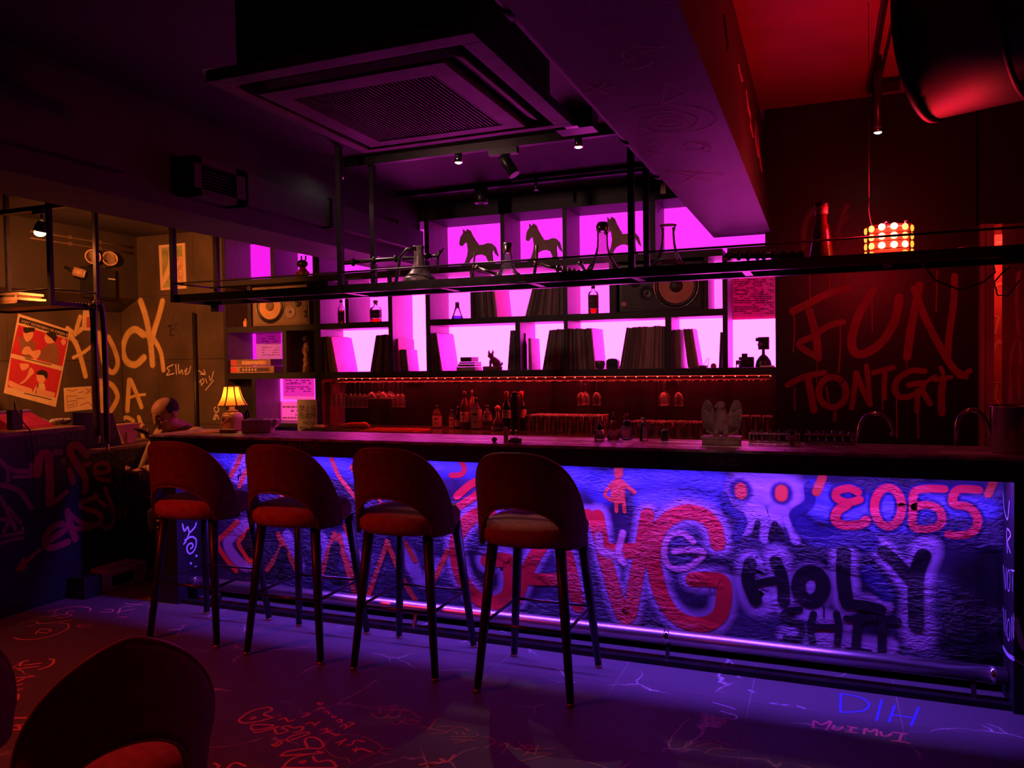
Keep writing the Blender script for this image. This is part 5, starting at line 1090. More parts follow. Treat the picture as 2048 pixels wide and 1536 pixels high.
for k in range(3):
    q = on(395+22*k, 867-1.5*k); tag(MB().obox((q.x, q.y+.05, q.z+.001+.0025*k), (.16, .11, .002), Matrix.Rotation(.3*k-.2, 3, 'Z')).build('paper_menu', M('red_brown_menu_%d' % k, (.55,.16+.03*k,.10), .7, var=.3, scale=20)), ('red menu sheet nearest the left end of the bar', 'middle red menu sheet on the bar left of the lamp', 'red menu sheet closest to the table lamp')[k], 'menu')
# lipstick-like tubes
c = on(1012, 884); t = thing('wooden_tube', 'upright wooden tube standing among small caps on the bar', 'tube', c)
MB().lathe([(.012,0),(.0125,.002),(.0125,.055),(.010,.060),(.010,.078),(.007,.082)], 14, c).build('tube_body', M('pale_wood', (.62,.38,.22), .5, var=.2, scale=40), t); MB().lathe([(.0132,.028),(.0132,.032)], 14, c, cap=False).build('ring', STEEL, t)
def lying(px, py, L, r, ang, mat, label, name='pen_tube'):
    q = on(px, py); d = Vector((cos(ang), sin(ang), 0))*L/2; a = Vector((q.x, q.y, q.z+r))
    t = thing(name, label, 'cap', q); MB().tube([a-d, a-d*.8, a+d*.8, a+d], [r*.9, r, r, r*.9], 14).build('barrel', mat, t)
    MB().tube([a-d*1.02, a-d*.98], r*.6, 12).build('end_ring', STEEL, t)
lying(989, 884, .035, .014, 1.9, M('black_gold', (.06,.04,.03), .3, .3, var=.4), 'black cap with a gold ring lying left of the wooden tube')
lying(1033, 886, .055, .013, .15, M('grey_cap', (.20,.18,.17), .5, var=.1), 'grey cylinder lying right of the wooden tube')
lying(1020, 887, .018, .011, 2.2, M('silver_pink', (.6,.4,.42), .3, .6, var=.2), 'tiny silvery cap in front of the wooden tube')
lying(1028, 881, .045, .009, .6, M('plum_cap', (.35,.08,.16), .4, var=.2), 'plum coloured tube lying behind the grey cylinder')
# little bottles in front of the glasses
q = on(1199, 880); x, y, z = q
t = bottle('bitters_bottle', 'square clear bitters bottle with black dropper', x, y, z, [(.024,0),(.025,.003),(.025,.05),(.010,.058),(.009,.07)], GLASS, pw=6, seg=24, lab=(.008,.028,.0257,LABW)); MB().lathe([(.012,.055),(.012,.082),(.006,.086),(.004,.11),(.001,.112)], 14, q).build('dropper', CAPB, t)
q = on(1227, 879); x, y, z = q
t = bottle('spray_bottle', 'round clear flask with a tall red neck and dropper', x, y, z, [(.030,0),(.036,.006),(.034,.03),(.014,.05),(.013,.10)], GLASS, liquid=(.025, glass('pink_liquid', (.9,.3,.45)))); MB().lathe([(.014,.05),(.0145,.10),(.010,.105)], 14, q).build('red_neck', M('red_plastic', (.5,.03,.04), .35, var=.2), t); MB().lathe([(.008,.10),(.008,.125),(.003,.13),(.002,.155)], 12, q).build('dropper', CAPB, t)
q = on(1254, 880); x, y, z = q
t = bottle('globe_bottle', 'globe shaped glass bottle with a dark collar and red crystal stopper', x, y, z, [(.020,0),(.034,.008),(.042,.035),(.036,.062),(.020,.078),(.018,.10)], GLASS); MB().lathe([(.020,.078),(.021,.082),(.021,.105),(.019,.107)], 16, q).build('collar', CAPB, t); MB().ball((x-.004, y, z+.128), .014, 6, 4, (1,1,1.5)).build('crystal_stopper', M('red_crystal', (.7,.08,.10), .1, var=.4, scale=60), t)
q = on(1290, 881); x, y, z = q
t = bottle('syrup_bottle', 'small clear bottle with a pale curved nozzle', x, y, z, [(.018,0),(.019,.003),(.019,.05),(.010,.06),(.010,.085)], GLASS); MB().tube([(x,y,z+.08),(x,y,z+.105),(x-.008,y,z+.118),(x-.02,y,z+.12)], .007, 10).build('nozzle', PLWHT, t); MB().tube([(x-.022,y-.01,z),(x-.020,y-.01,z+.05),(x-.016,y-.008,z+.10)], .006, 8).build('dark_straw', CAPB, t)
q = on(1329, 881); x, y, z = q
t = bottle('ink_jar', 'little dark jar with a black dome cap', x, y, z, [(.020,0),(.021,.003),(.015,.028),(.014,.035)], M('smoky_glass', (.08,.04,.06), .1, var=.2)); MB().lathe([(.016,.034),(.018,.038),(.016,.055),(.006,.062)], 16, q).build('dome_cap', CAPB, t)
q = on(1584, 891); x, y, z = q
t = bottle('red_vial', 'small red vial with a black cap right of the eagle figure', x, y, z, [(.012,0),(.0125,.002),(.0125,.05),(.008,.055)], M('red_vial_glass', (.35,.03,.05), .15, var=.2)); MB().lathe([(.010,.053),(.010,.075),(.007,.078)], 12, q).build('cap', CAPB, t)
# eagle figure
c = on(1441, 890); t = thing('eagle_figure', 'stone coloured eagle figure with raised wings on a square plinth', 'figurine', (c.x, c.y+.05, c.z)); ey = c.y+.05
EAG = M('carved_stone_eagle', (.50,.36,.33), .6, var=.35, scale=26, bump=.5, bscale=70)
MB().box(c.x-.092, c.x+.092, ey-.05, ey+.05, c.z, c.z+.028).build('plinth', EAG, t, bevel=.003); MB().box(c.x-.098, c.x+.098, ey-.055, ey+.055, c.z+.028, c.z+.040).build('plinth_top', EAG, t, bevel=.002)
mb = MB(); mb.tube([(c.x,ey,c.z+.055),(c.x,ey-.004,c.z+.09),(c.x,ey-.006,c.z+.125),(c.x,ey-.004,c.z+.16),(c.x-.002,ey-.006,c.z+.18)], [.026,.036,.038,.030,.022], 16)
mb.ball((c.x-.003, ey-.012, c.z+.195), .025, 14, 10, (1,1.1,1)); mb.build('eagle_body', EAG, t)
MB().tube([(c.x-.014,ey-.03,c.z+.198),(c.x-.024,ey-.038,c.z+.196),(c.x-.028,ey-.040,c.z+.186)], [.009,.006,.002], 8).build('beak', EAG, t)
for s_ in (-1, 1):
    MB().tube([(c.x+s_*.018,ey-.022,c.z+.10),(c.x+s_*.024,ey-.030,c.z+.07),(c.x+s_*.022,ey-.034,c.z+.042)], [.016,.015,.010], 10).build('leg', EAG, t)
    for j in range(3): MB().tube([(c.x+s_*.022+(j-1)*.008,ey-.034,c.z+.046),(c.x+s_*.022+(j-1)*.012,ey-.050,c.z+.042)], .004, 6).build('claw', EAG, t)
    W = [(.020,.06),(.050,.045),(.078,.06),(.094,.12),(.100,.17),(.094,.205),(.080,.225),(.062,.222),(.048,.20),(.036,.16),(.024,.14)]
    wg = MB().prism([(s_*u, v) for u, v in W], (c.x, ey+.010, c.z), (1,0,0), (0,0,1), (0,1,0), .014).build('wing', EAG, t, bevel=.002)
    for j in range(7):
        u = .030+j*.0095; MB().tube([(c.x+s_*u, ey+.006, c.z+.055+.004*j), (c.x+s_*(u+.008), ey+.004, c.z+.11+.004*j), (c.x+s_*(u+.010), ey+.005, c.z+.145+.004*j)], [.004,.0055,.004], 7).build('feather', EAG, wg)
    for j in range(5):
        a = .4+j*.45; MB().tube([(c.x+s_*(.056+.0*j), ey+.005, c.z+.165), (c.x+s_*(.070+.022*cos(a)), ey+.004, c.z+.178+.036*sin(a)), (c.x+s_*(.074+.020*cos(a)), ey+.005, c.z+.182+.038*sin(a))], [.003,.005,.003], 7).build('feather', EAG, wg)
# wooden test tube racks
for px0, px1, lbl in ((1498, 1600, 'wooden shot tube rack left of the first tap'), (1609, 1712, 'wooden shot tube rack beside the first tap')):
    a = on(px0, 887); b = on(px1, 887); y = 4.205; a = P(px0, 880, 'Y', y).x; b = P(px1, 880, 'Y', y).x; RW = M('rack_wood', (.42,.27,.20), .6, var=.2, scale=30)
    t = thing('shot_rack', lbl, 'rack', ((a+b)/2, y, TZ), 'shot racks')
    for zz in (TZ, TZ+.042): MB().box(a, b, y-.018, y+.018, zz, zz+.007).build('rail', RW, t)
    for xx in (a, b-.006): MB().box(xx, xx+.006, y-.018, y+.018, TZ+.007, TZ+.042).build('end_piece', RW, t)
    for k in range(6):
        xx = a+.022+k*(b-a-.044)/5; MB().lathe([(.010,.008),(.0125,.012),(.0125,.066),(.0115,.066),(.010,.016)], 14, (xx, y, TZ)).build('shot_tube', GLASS, t)
# taps
def tap(label, pts, r, mat):
    t = thing('bar_tap', label, 'tap', pts[0]); MB().tube(smooth([tuple(p) for p in pts], 5), r, 12).build('gooseneck', mat, t)
    MB().lathe([(r*2.2,0),(r*2.2,.012),(r*1.3,.03)], 16, pts[0]).build('tap_base', mat, t); return t
yy = 4.55; pA = lambda px, py, Y=yy: P(px, py, 'Y', Y)
b0 = pA(1717, 900); t1_ = tap('slim arched chrome tap left of the large tap', [(b0.x, yy, .9405), pA(1716, 890), pA(1720, 852), pA(1733, 832), pA(1752, 827), pA(1772, 834), pA(1783, 850), pA(1786, 870)], .011, CHROME)
MB().tube([pA(1786, 864), pA(1786.5, 872)], .0135, 12).build('aerator', CHROME, t1_)
b0 = pA(1988, 905, 4.45); t2_ = tap('large shiny arched tap beside the metal bucket', [(b0.x+.02, 4.45, .9405), pA(1988, 890, 4.45), pA(1976, 850, 4.45), pA(1960, 826, 4.45), pA(1940, 820, 4.45), pA(1922, 832, 4.45), pA(1914, 852, 4.45), pA(1913, 898, 4.45)], .012, CHROME)
MB().tube([pA(1985, 870, 4.45), pA(2000, 862, 4.43)], .006, 8).build('lever', CHROME, t2_)
c = on(2025, 907); t = thing('metal_bucket', 'round steel bucket at the right end of the bar', 'bucket', c)
MB().lathe([(.080,0),(.084,.004),(.086,.205),(.090,.208),(.088,.212),(.080,.206),(.078,.01),(.001,.008)], 32, c).build('bucket_wall', M('polished_steel_bucket', (.45,.40,.42), .16, 1, var=.2, scale=10, stretch=(3,3,.2)), t)
MB().tube([(c.x+cos(2*pi*k/32)*.0895, c.y+sin(2*pi*k/32)*.0895, c.z+.208) for k in range(32)], .003, 6, closed=True).build('rolled_rim', CHROME, t)
a = on(1900, 915); b = on(2046, 914)
tag(MB().obox(((a.x+b.x)/2+.02, 3.93, TZ+.001), (.36, .13, .0016), Matrix.Rotation(-.04, 3, 'Z')).build('paper_sheet', PAPER), 'pale paper sheet under the metal bucket on the bar', 'paper')

# ================================================================== STOOLS AND CHAIRS
FAB = M('dark_red_upholstery', (.17, .045, .040), .75, var=.25, scale=30, bump=.15, bscale=300)
FABS = M('rust_seat_fabric', (.40, .13, .085), .85, var=.2, scale=30, bump=.15, bscale=300)
LEGM = M('black_wood_leg', (.014, .011, .014), .4, var=.3, scale=20)
TIP = M('brass_foot_cap', (.4, .28, .2), .35, .8, var=.1)
def make_stool(name, label, cat, group, zs, top_z, splay, rod_z, arch=.19, R0=.245, lean=.055, TH=118, ex=2.3, ah=56, dy=0.0, ends=.075):
    """curved-back seat; zs = underside of the seat; built facing +Y at the origin"""
    t = thing(name, label, cat, (0,0,0), group)
    MB().lathe([(.17, zs), (.222, zs+.008), (.240, zs+.035), (.241, zs+.075), (.222, zs+.103), (.13, zs+.116), (.001, zs+.118)], 36, (0, dy+.025, 0), pw=2.7).build('seat', FABS, t)
    def rim(th):
        u = abs(th)/TH; return zs + ends + (top_z-zs-ends)*max(0, 1-u**ex)
    def low(th):
        a = abs(th); return zs + (arch*sqrt(max(0, 1-(a/ah)**2)) if a < ah else 0)
    def at(th, z, dr):
        r = R0 + lean*(z-zs)/.4 + dr; a = radians(th); return (r*1.04*sin(a), dy-r*cos(a), z)
    mb = MB(); N, K = 60, 8; out = []; inn = []
    for i in range(N+1):
        th = -TH + 2*TH*i/N; z0, z1 = low(th), max(rim(th), low(th)+.012)
        out.append([mb.pt(at(th, z0+(z1-z0)*k/K, .012)) for k in range(K+1)]); inn.append([mb.pt(at(th, z0+(z1-z0)*k/K, -.010)) for k in range(K+1)])
    for i in range(N):
        for k in range(K):
            mb.face((out[i][k], out[i+1][k], out[i+1][k+1], out[i][k+1]), True); mb.face((inn[i][k+1], inn[i+1][k+1], inn[i+1][k], inn[i][k]), True)
        mb.face((out[i][K], out[i+1][K], inn[i+1][K], inn[i][K])); mb.face((inn[i][0], inn[i+1][0], out[i+1][0], out[i][0]))
    for i in (0, N):
        for k in range(K): mb.face((out[i][k], out[i][k+1], inn[i][k+1], inn[i][k]))
    bk = mb.build('backrest', FAB, t)
    MB().tube([at(-TH+2*TH*i/N, rim(-TH+2*TH*i/N)+.002, .010) for i in range(1, N)], .0055, 6).build('highlight_piping', M('highlight_edge', (.30,.10,.06), .5, var=.2), bk)  # lighter tube paints the highlight along the edge of the back
    MB().tube([at((ah-2)*(i/15-1), low((ah-2)*(i/15-1)), .010) for i in range(31)], .0045, 6).build('highlight_piping', M('highlight_edge', (.30,.10,.06)), bk)
    feet = {}
    for sx in (-1, 1):
        for sy in (-1, 1):
            a = Vector((sx*.165, sy*.165, zs+.01)); b = Vector((sx*splay[0], sy*splay[1], 0.0)); feet[sx, sy] = (a, b)
            lg = MB().tube([a, a.lerp(b, .5), b+Vector((0,0,.0))], [.026, .0225, .017], 12).build('leg', LEGM, t)
            MB().tube([b+(a-b)*.0, b+(a-b)*.018], .0182, 12).build('foot_cap', TIP, lg)
    if rod_z:
        pt = lambda k: feet[k][1].lerp(feet[k][0], rod_z/(zs+.01))
        for p, q in (((-1,-1),(1,-1)), ((1,-1),(1,1)), ((1,1),(-1,1)), ((-1,1),(-1,-1))):
            MB().tube([pt(p), pt(q)], .0075, 8).build('stretcher', M('dark_rod', (.10,.08,.09), .3, .9, var=.1), t)
    return t
SL = ('dark red curved back bar stool nearest the left end of the bar', 'second bar stool from the left end of the bar', 'bar stool between the second one and the rightmost one', 'rightmost of the four dark red bar stools')
st = make_stool('bar_stool', SL[0], 'stool', 'bar stools in a row at the bar', .686, 1.126, (.228, .235), .315, arch=.20, R0=.241, lean=.014, TH=90, ex=2.75, ah=53, dy=-.055, ends=.03)
for k, (x, rz) in enumerate(((-3.318, .06), (-2.630, .04), (-1.972, .02), (-1.270, .0))):
    if k == 0: st.location = (x, 3.535, .001); st.rotation_euler = (0,0,rz)
    else: dup(st, (x, (3.535, 3.53, 3.545, 3.505)[k], .001), rz, SL[k])
ch = make_stool('lounge_chair', 'dark curved back chair with an arched opening, close to the camera at lower left', 'chair', 'low chairs in the foreground', .26, .80, (.20, .20), None, arch=.24, R0=.235, TH=84, ex=1.55, ah=42)
ch.location = (-2.0, 1.72, .001); ch.rotation_euler = (0, 0, radians(57))
dup(ch, (-2.8, 1.65, .001), radians(57), 'dark curved back chair cut off by the left edge of the picture')

# ================================================================== LEFT SIDE
LX = -4.70
lc = thing('side_counter', 'black side counter covered in red spray lettering on the left', 'counter', (-5.0, 3.0, 0))
ly1 = P(169, 852, 'X', LX).y
body1 = MB().box(LX-.62, LX, 1.2, ly1, 0, 1.115).build('counter_body', BARB, lc)
MB().box(LX-.64, LX+.008, 1.2, ly1, 1.115, 1.142).build('counter_top', M('worn_brown_top', (.30,.17,.11), .55, var=.5, scale=14, stretch=(1,4,1)), lc)
body2 = MB().box(LX-.62, LX, ly1+.001, 4.72, 0, .945).build('counter_body', BARB, lc)
MB().box(LX-.63, LX+.006, ly1+.001, 4.72, .945, .968).build('counter_top', M('worn_brown_top', (.30,.17,.11)), lc)
RS = M('dull_red_spray', (.42, .02, .055), .6, fade=True, var=.2, scale=6); GY = M('grey_chalk', (.20,.15,.16), .8, fade=True, var=.2, scale=20); PU = M('mauve_spray', (.34,.09,.18), .6, fade=True, var=.2)
kz = crop(0, 840, 4.043)
life = [(22, kz([(300,430),(310,330),(350,275),(400,290)])), (20, kz([(395,320),(400,480),(400,670)])), (12, kz([(400,680),(470,640),(535,580)])), (9, kz([(510,330),(518,336)])), (14, kz([(560,405),(575,450),(590,500)])),
        (17, kz([(700,280),(640,215),(575,210),(570,270),(640,390),(690,480),(680,575)])), (10, kz([(640,370),(690,365),(725,352)])), (10, kz([(770,420),(840,425),(885,400),(850,350),(780,360),(765,420),(800,475),(885,490)])),
        (15, kz([(390,975),(480,920),(530,870),(480,840),(400,890),(362,970),(390,1030),(460,1020),(550,985)])), (16, kz([(545,740),(570,850),(610,960)])), (11, kz([(560,760),(640,820),(725,865),(640,880),(580,870)])), (11, kz([(790,620),(700,650),(650,680),(680,715),(780,745),(820,800),(780,850),(720,855)])), (9, kz([(760,600),(800,650),(850,690)])), (11, kz([(850,550),(880,640),(915,740),(910,830),(870,875),(825,860)])),
        (7, kz([(965,715),(968,790)])), (7, kz([(1018,735),(1002,790)])), (9, kz([(318,1050),(230,1130),(150,1205)])), (7, kz([(190,1125),(140,1212),(205,1192)])), (2, kz([(870,690),(868,840)])), (2, kz([(515,340),(517,375)]))]
def on_body(lines, mat, soft):
    a = [l for l in lines if max(p[0] for p in l[1]) < 175]; b = [l for l in lines if l not in a]
    graffiti('spray_lettering', a, ('X', LX), (1,0,0), mat, body1, soft=soft)
    if b: graffiti('spray_lettering', b, ('X', LX), (1,0,0), mat, body2, soft=soft)
on_body(life, RS, .18)
on_body([(13, kz([(0,330),(50,380),(120,410),(240,415)])), (9, kz([(60,390),(65,490)])), (9, kz([(110,460),(250,455)])), (8, kz([(250,350),(245,450)])), (13, kz([(0,525),(80,540),(170,590),(250,710)])), (11, kz([(0,620),(60,740),(120,880)])), (10, kz([(70,710),(130,790),(165,830)])), (10, kz([(0,800),(60,820),(30,900)])), (9, kz([(0,940),(90,925),(185,910)])), (8, kz([(0,1000),(90,970),(180,955)])), (9, kz([(180,870),(184,880)])), (16, kz([(450,260),(490,260)]))], PU, .3)
on_body([(3, kz([(310,120),(318,205)])), (3, kz([(350,110),(358,190)])), (3, kz([(312,165),(354,152)])), (3, kz([(378,130),(385,190),(405,190),(402,120)])), (3, kz([(465,110),(425,115),(430,190),(476,184)])), (3, kz([(428,150),(462,146)])), (3, kz([(480,110),(502,150),(525,95)])), (3, kz([(502,150),(495,195)])), (3, kz([(572,90),(545,115),(542,145),(562,152),(572,132),(548,130)])), (3, kz([(612,90),(588,115),(585,145),(605,152),(614,132),(590,130)])), (3, kz([(655,95),(630,115),(628,145),(650,152),(660,132),(632,130)]))], GY, .3)
on_body([(3, kz([(1000,310),(940,320),(920,360),(990,400),(1000,430),(920,440)])), (3, kz([(1100,310),(1040,320),(1020,360),(1090,400),(1100,430),(1020,430)])), (2.5, kz([(960,260),(950,500)])), (2.5, kz([(975,260),(968,540)])), (2.5, kz([(1065,240),(1060,500)])), (2.5, kz([(1080,245),(1078,500)])), (3, kz([(870,245),(900,480),(960,560),(1040,575),(1110,530),(1130,450)])), (2.5, kz([(870,250),(920,270)])), (2.5, kz([(1030,440),(1030,550)]))], GY, .3)
# things on the side counter
T1Z, T2Z = 1.1425, .9685
a = P(165, 830, 'X', -4.84); b = P(243, 890, 'X', -4.84)
t = thing('laptop', 'open black laptop seen from behind on the side counter', 'laptop', (-4.84, 3.95, T2Z))
MB().prism([(ly1+.03, T2Z+.012), (b.y, T2Z+.012), (b.y-.07, P(228, 826, 'X', -4.84).z), (ly1+.03, P(165, 824, 'X', -4.84).z)], (-4.84, 0, 0), (0,1,0), (0,0,1), (-1,0,0), .012).build('screen', PLBLK, t)
MB().box(-5.10, -4.84, ly1+.03, b.y, T2Z, T2Z+.014).build('keyboard_base', PLBLK, t)
a = P(237, 884, 'X', -4.86); b = P(285, 884, 'X', -4.86)
t = thing('paper_carton', 'folded orange lit paper carton on the side counter next to the laptop', 'carton', (-4.9, (a.y+b.y)/2, T2Z))
zt = P(240, 850, 'X', -4.86).z
CTN = M('kraft_carton', (.78,.48,.27), .7, var=.15, scale=14)
MB().prism([(a.y+.05, T2Z), (b.y-.08, T2Z), (b.y+.01, zt), (a.y-.01, zt)], (-4.86, 0, 0), (0,1,0), (0,0,1), (-1,0,0), .13).build('carton_body', CTN, t)
MB().box(-4.86, -4.852, a.y+.07, b.y-.10, T2Z+.002, T2Z+.085).build('front_flap', M('bright_carton', (.85,.52,.26), .7, var=.1), t)
a = P(103, 843, 'X', -4.85)
t = thing('magenta_case', 'flat magenta case lying on the side counter under the poster', 'case', (-4.95, P(60,845,'X',-4.9).y, T1Z))
y0, y1 = P(22, 850, 'X', -4.9).y, P(100, 846, 'X', -4.9).y
MB().prism([(0, 0), (-.22, 0), (-.22, .095), (-.03, .02)], (-4.86, y0, T1Z), (1,0,0), (0,0,1), (0,1,0), y1-y0).build('case_shell', M('magenta_plastic', (.55,.03,.16), .45, var=.2), t)
t = thing('power_strip', 'white power strip at the left edge on the side counter', 'power strip', (-5.17, P(30,820,'X',-5.17).y, T1Z))
y0, y1 = P(-30, 820, 'X', -5.17).y, P(60, 815, 'X', -5.17).y
MB().box(-5.22, -5.16, y0, y1, T1Z, T1Z+.11).build('strip_body', PLWHT, t, bevel=.004)
for k in range(4): MB().box(-5.159, -5.156, y0+.05+k*.075, y0+.10+k*.075, T1Z+.05, T1Z+.095).build('socket', M('grey_socket', (.45,.42,.40), .5, var=.1), t)
MB().tube([(-5.155, y1-.02, T1Z+.08), (-5.08, y1+.05, T1Z+.03), (-5.05, y1+.10, T1Z+.008)], .005, 6).build('lead', PLWHT, t)
c = P(120, 846, 'X', -4.95); mb = MB(); rnd = random.Random(3)
for k in range(5): mb.ball((-4.95, c.y-.05+k*.028, T1Z+.022+rnd.uniform(0,.012)), .024+rnd.uniform(0,.006), 8, 6, (1,1.1,.8))
tag(mb.build('crumpled_tissue', PAPER), 'crumpled pale tissue on the side counter beside the magenta case', 'tissue')
t = thing('black_adapter', 'black plug adapter with leads standing before the power strip', 'adapter', (-4.88, P(28,830,'X',-4.88).y, T1Z)); y0 = P(28, 830, 'X', -4.88).y
MB().box(-4.91, -4.86, y0-.03, y0+.045, T1Z, T1Z+.13).build('block', PLBLK, t, bevel=.004)
MB().tube([(-4.87, y0, T1Z+.12), (-4.80, y0-.05, T1Z+.2), (-4.72, y0-.06, T1Z+.06), (LX+.022, y0-.04, T1Z), (LX+.016, y0-.02, T1Z-.2)], .004, 6).build('lead', PLBLK, t)
# white machine on the floor between the counters
a = P(192, 1152, 'X', -4.58); b = P(288, 1140, 'X', -4.58)
t = thing('white_printer', 'white boxy printer low on the floor before the side counter', 'printer', (-4.58, (a.y+b.y)/2, 0.002))
MB().box(-4.692, -4.55, a.y+.02, b.y, .002, .135).build('case', M('printer_white', (.62,.58,.64), .45, var=.08), t, bevel=.01)
MB().box(-4.69, -4.57, a.y+.05, b.y-.05, .135, .155).build('lid', M('printer_lid', (.45,.38,.42), .45, var=.1), t)
MB().box(-4.549, -4.547, a.y+.10, b.y-.12, .03, .10).build('dark_tray', PLBLK, t)
MB().box(-4.692, -4.545, a.y-.12, a.y+.02, .002, .14).build('side_door', PLBLK, t, bevel=.006)

# hanging shelf over the side counter
SXL, SY0, SZ = -4.75, P(103, 608, 'X', -4.75).y, 1.955
SY1 = P(195, 620, 'X', -4.75).y
hr = thing('hanging_shelf', 'black steel hanging shelf over the side counter at far left', 'shelf', (-5.1, 3.9, SZ))
for y in (SY0, SY1): MB().box(-5.65, SXL, y-.012, y+.012, SZ, SZ+.03).build('shelf_bar', METAL, hr)
for x in (-5.65, SXL): MB().box(x-.012, x+.012, SY0, SY1, SZ, SZ+.03).build('shelf_bar', METAL, hr)
MB().box(-5.64, SXL-.01, SY0+.01, SY1-.01, SZ+.012, SZ+.018).build('shelf_plate', METAL, hr)
for x, y in ((SXL, SY0), (SXL, SY1), (-5.65, SY1), (-5.65, SY0)): MB().box(x-.014, x+.014, y-.014, y+.014, SZ, ZC-.001).build('post', METAL, hr)
zr = P(103, 578, 'X', SXL).z
MB().tube([(-5.65, SY0, zr), (SXL, SY0, zr)], .006, 8).build('guard_rail', METAL, hr); MB().tube([(SXL, SY0, zr), (SXL, SY1, zr)], .006, 8).build('guard_rail', METAL, hr)
xb = P(30, 605, 'Y', SY0+.1).x
for k in range(5):
    w_ = (.30, .28, .29, .24, .26)[k]
    tag(MB().obox((xb-.03+.012*(k % 3), SY0+.13, SZ+.0185+.009+.0185*k), (w_, .2, .017), Matrix.Rotation(.05*(k-2), 3, 'Z')).build('paperback_book', M('book_cream_%d' % (k % 3), ((.42,.30,.20), (.34,.20,.14), (.46,.33,.22))[k % 3], .7, var=.15, scale=30), bevel=.001), ('bottom book of the pile on the hanging shelf', 'second book up in the pile on the hanging shelf', 'middle book of the pile on the hanging shelf', 'second book from the top on the hanging shelf', 'top book of the pile on the hanging shelf')[k], 'book', 'books on the hanging shelf')
y0, y1 = P(118, 612, 'X', -4.85).y, P(182, 612, 'X', -4.85).y
t = thing('spiral_notebook', 'long spiral bound notebook on the hanging shelf beside the hoses', 'notebook', (-4.85, (y0+y1)/2, SZ+.0185))
MB().box(-4.95, -4.80, y0, y1, SZ+.0186, SZ+.035).build('pages', M('brown_pages', (.35,.20,.13), .7, var=.2, scale=30), t)
for k in range(10): MB().tube([(-4.798, y0+.01+k*(y1-y0-.02)/9, SZ+.019), (-4.79, y0+.01+k*(y1-y0-.02)/9, SZ+.03), (-4.80, y0+.01+k*(y1-y0-.02)/9, SZ+.038)], .003, 5).build('wire_loop', STEEL, t)
# hookah hoses hanging from the shelf
for k, (pts, lbl) in enumerate((([(181,607),(186,640),(188,720),(190,800),(194,862)], 'dark hookah hose hanging at the left of the bundle'), ([(196,606),(188,612),(190,700),(193,780),(197,868)], 'glossy hookah hose in the middle of the bundle'), ([(190,607),(201,610),(207,650),(211,740),(213,830),(215,885)], 'long hookah hose hanging at the right of the bundle'))):
    q = [P(a, b, 'X', SXL+.03+.012*k) for a, b in smooth(pts, 5)]
    t = thing('hookah_hose', lbl, 'hose', q[-1], 'hoses hanging from the left shelf')
    MB().tube(q, .019, 12).build('hose', M('hose_%d' % k, ((.05,.03,.04), (.03,.02,.03), (.10,.05,.09))[k], .25, var=.3, scale=20), t)
    MB().tube([q[-1], q[-1]+Vector((0,0,-.05)), q[-1]+Vector((0,0,-.06))], [.010,.012,.006], 10).build('mouthpiece', CHROME, t)

# pictures on the walls
def quad(mb, pts, plane, nrm, e, th):
    n = Vector(nrm); a = [P(x, y, *plane)+n*e for x, y in pts]; i = [mb.pt(p) for p in a]; j = [mb.pt(p+n*th) for p in a]; m_ = len(a)
    mb.face(i[::-1]); mb.face(j)
    for k in range(m_): mb.face((i[k], i[(k+1) % m_], j[(k+1) % m_], j[k]))
    return mb
WL, NL = ('X', XL), (1,0,0)
PC = M('poster_cream', (.85,.58,.36), .7, var=.08); PR = M('poster_red', (.62,.03,.07), .6, var=.1); PS = M('poster_skin', (.85,.42,.26), .7, var=.08); PBR = M('poster_brown', (.30,.13,.07), .7, var=.1); PK = M('poster_black', (.03,.018,.015), .6, var=.2)
po = quad(MB(), [(36,627),(141,661),(111,814),(7,786)], WL, NL, .001, .002).build('art_poster', PC); tag(po, 'tilted red and cream poster of two men and a boy on the left wall', 'poster')
def art(name, pts, mat, e, sm=True):
    pp = smooth(pts+[pts[0]], 4) if sm else pts
    quad(MB(), kc2(pp), WL, NL, e, .0004).build(name, mat, po)
art('title_band', [(200,175),(700,325),(690,392),(190,232)], PK, .0032, False)
art('red_panel', [(185,255),(695,400),(635,680),(110,545)], PR, .0032, False); art('red_panel', [(110,590),(628,725),(570,1000),(75,890)], PR, .0032, False)
art('jacket', [(175,360),(230,390),(300,400),(355,440),(350,520),(340,600),(230,575),(205,480)], PBR, .0038); art('jacket', [(470,470),(540,440),(585,470),(600,560),(585,660),(480,625),(400,600),(410,540)], PBR, .0038)
art('face', [(235,320),(330,325),(330,380),(275,430),(240,380)], PS, .0044); art('face', [(450,385),(470,345),(540,370),(560,430),(490,445),(465,430)], PS, .0044)
art('hair', [(235,280),(345,285),(345,320),(300,330),(260,340),(240,325)], PK, .0050); art('hair', [(465,335),(540,330),(580,370),(560,430),(520,390),(480,360)], PK, .0050)
art('hand', [(215,545),(240,490),(290,475),(330,520),(400,510),(410,550),(360,610),(300,560),(250,560)], PS, .0050)
art('face', [(370,765),(420,750),(460,790),(450,840),(410,850),(375,820)], PS, .0044); art('hair', [(370,740),(420,715),(480,740),(480,800),(455,795),(440,770),(380,765)], PK, .0050)
art('shirt', [(330,950),(380,860),(440,850),(460,900),(450,950),(400,980)], PC, .0044); art('strap', [(375,860),(395,855),(380,960),(355,960)], PBR, .0050, False)
art('arm', [(190,860),(260,800),(290,730),(310,690),(345,740),(300,790),(240,850)], PS, .0044); art('arm', [(90,820),(200,870),(320,910),(310,950),(230,930),(90,880)], PS, .0044); art('hair', [(195,650),(290,655),(280,700),(220,720)], PS, .0044)
art('tray', [(370,900),(560,950),(550,1000),(370,965)], PS, .0054, False); art('round_badge', [(645-28,425),(645,395),(645+28,430),(645,465)], PS, .0044)
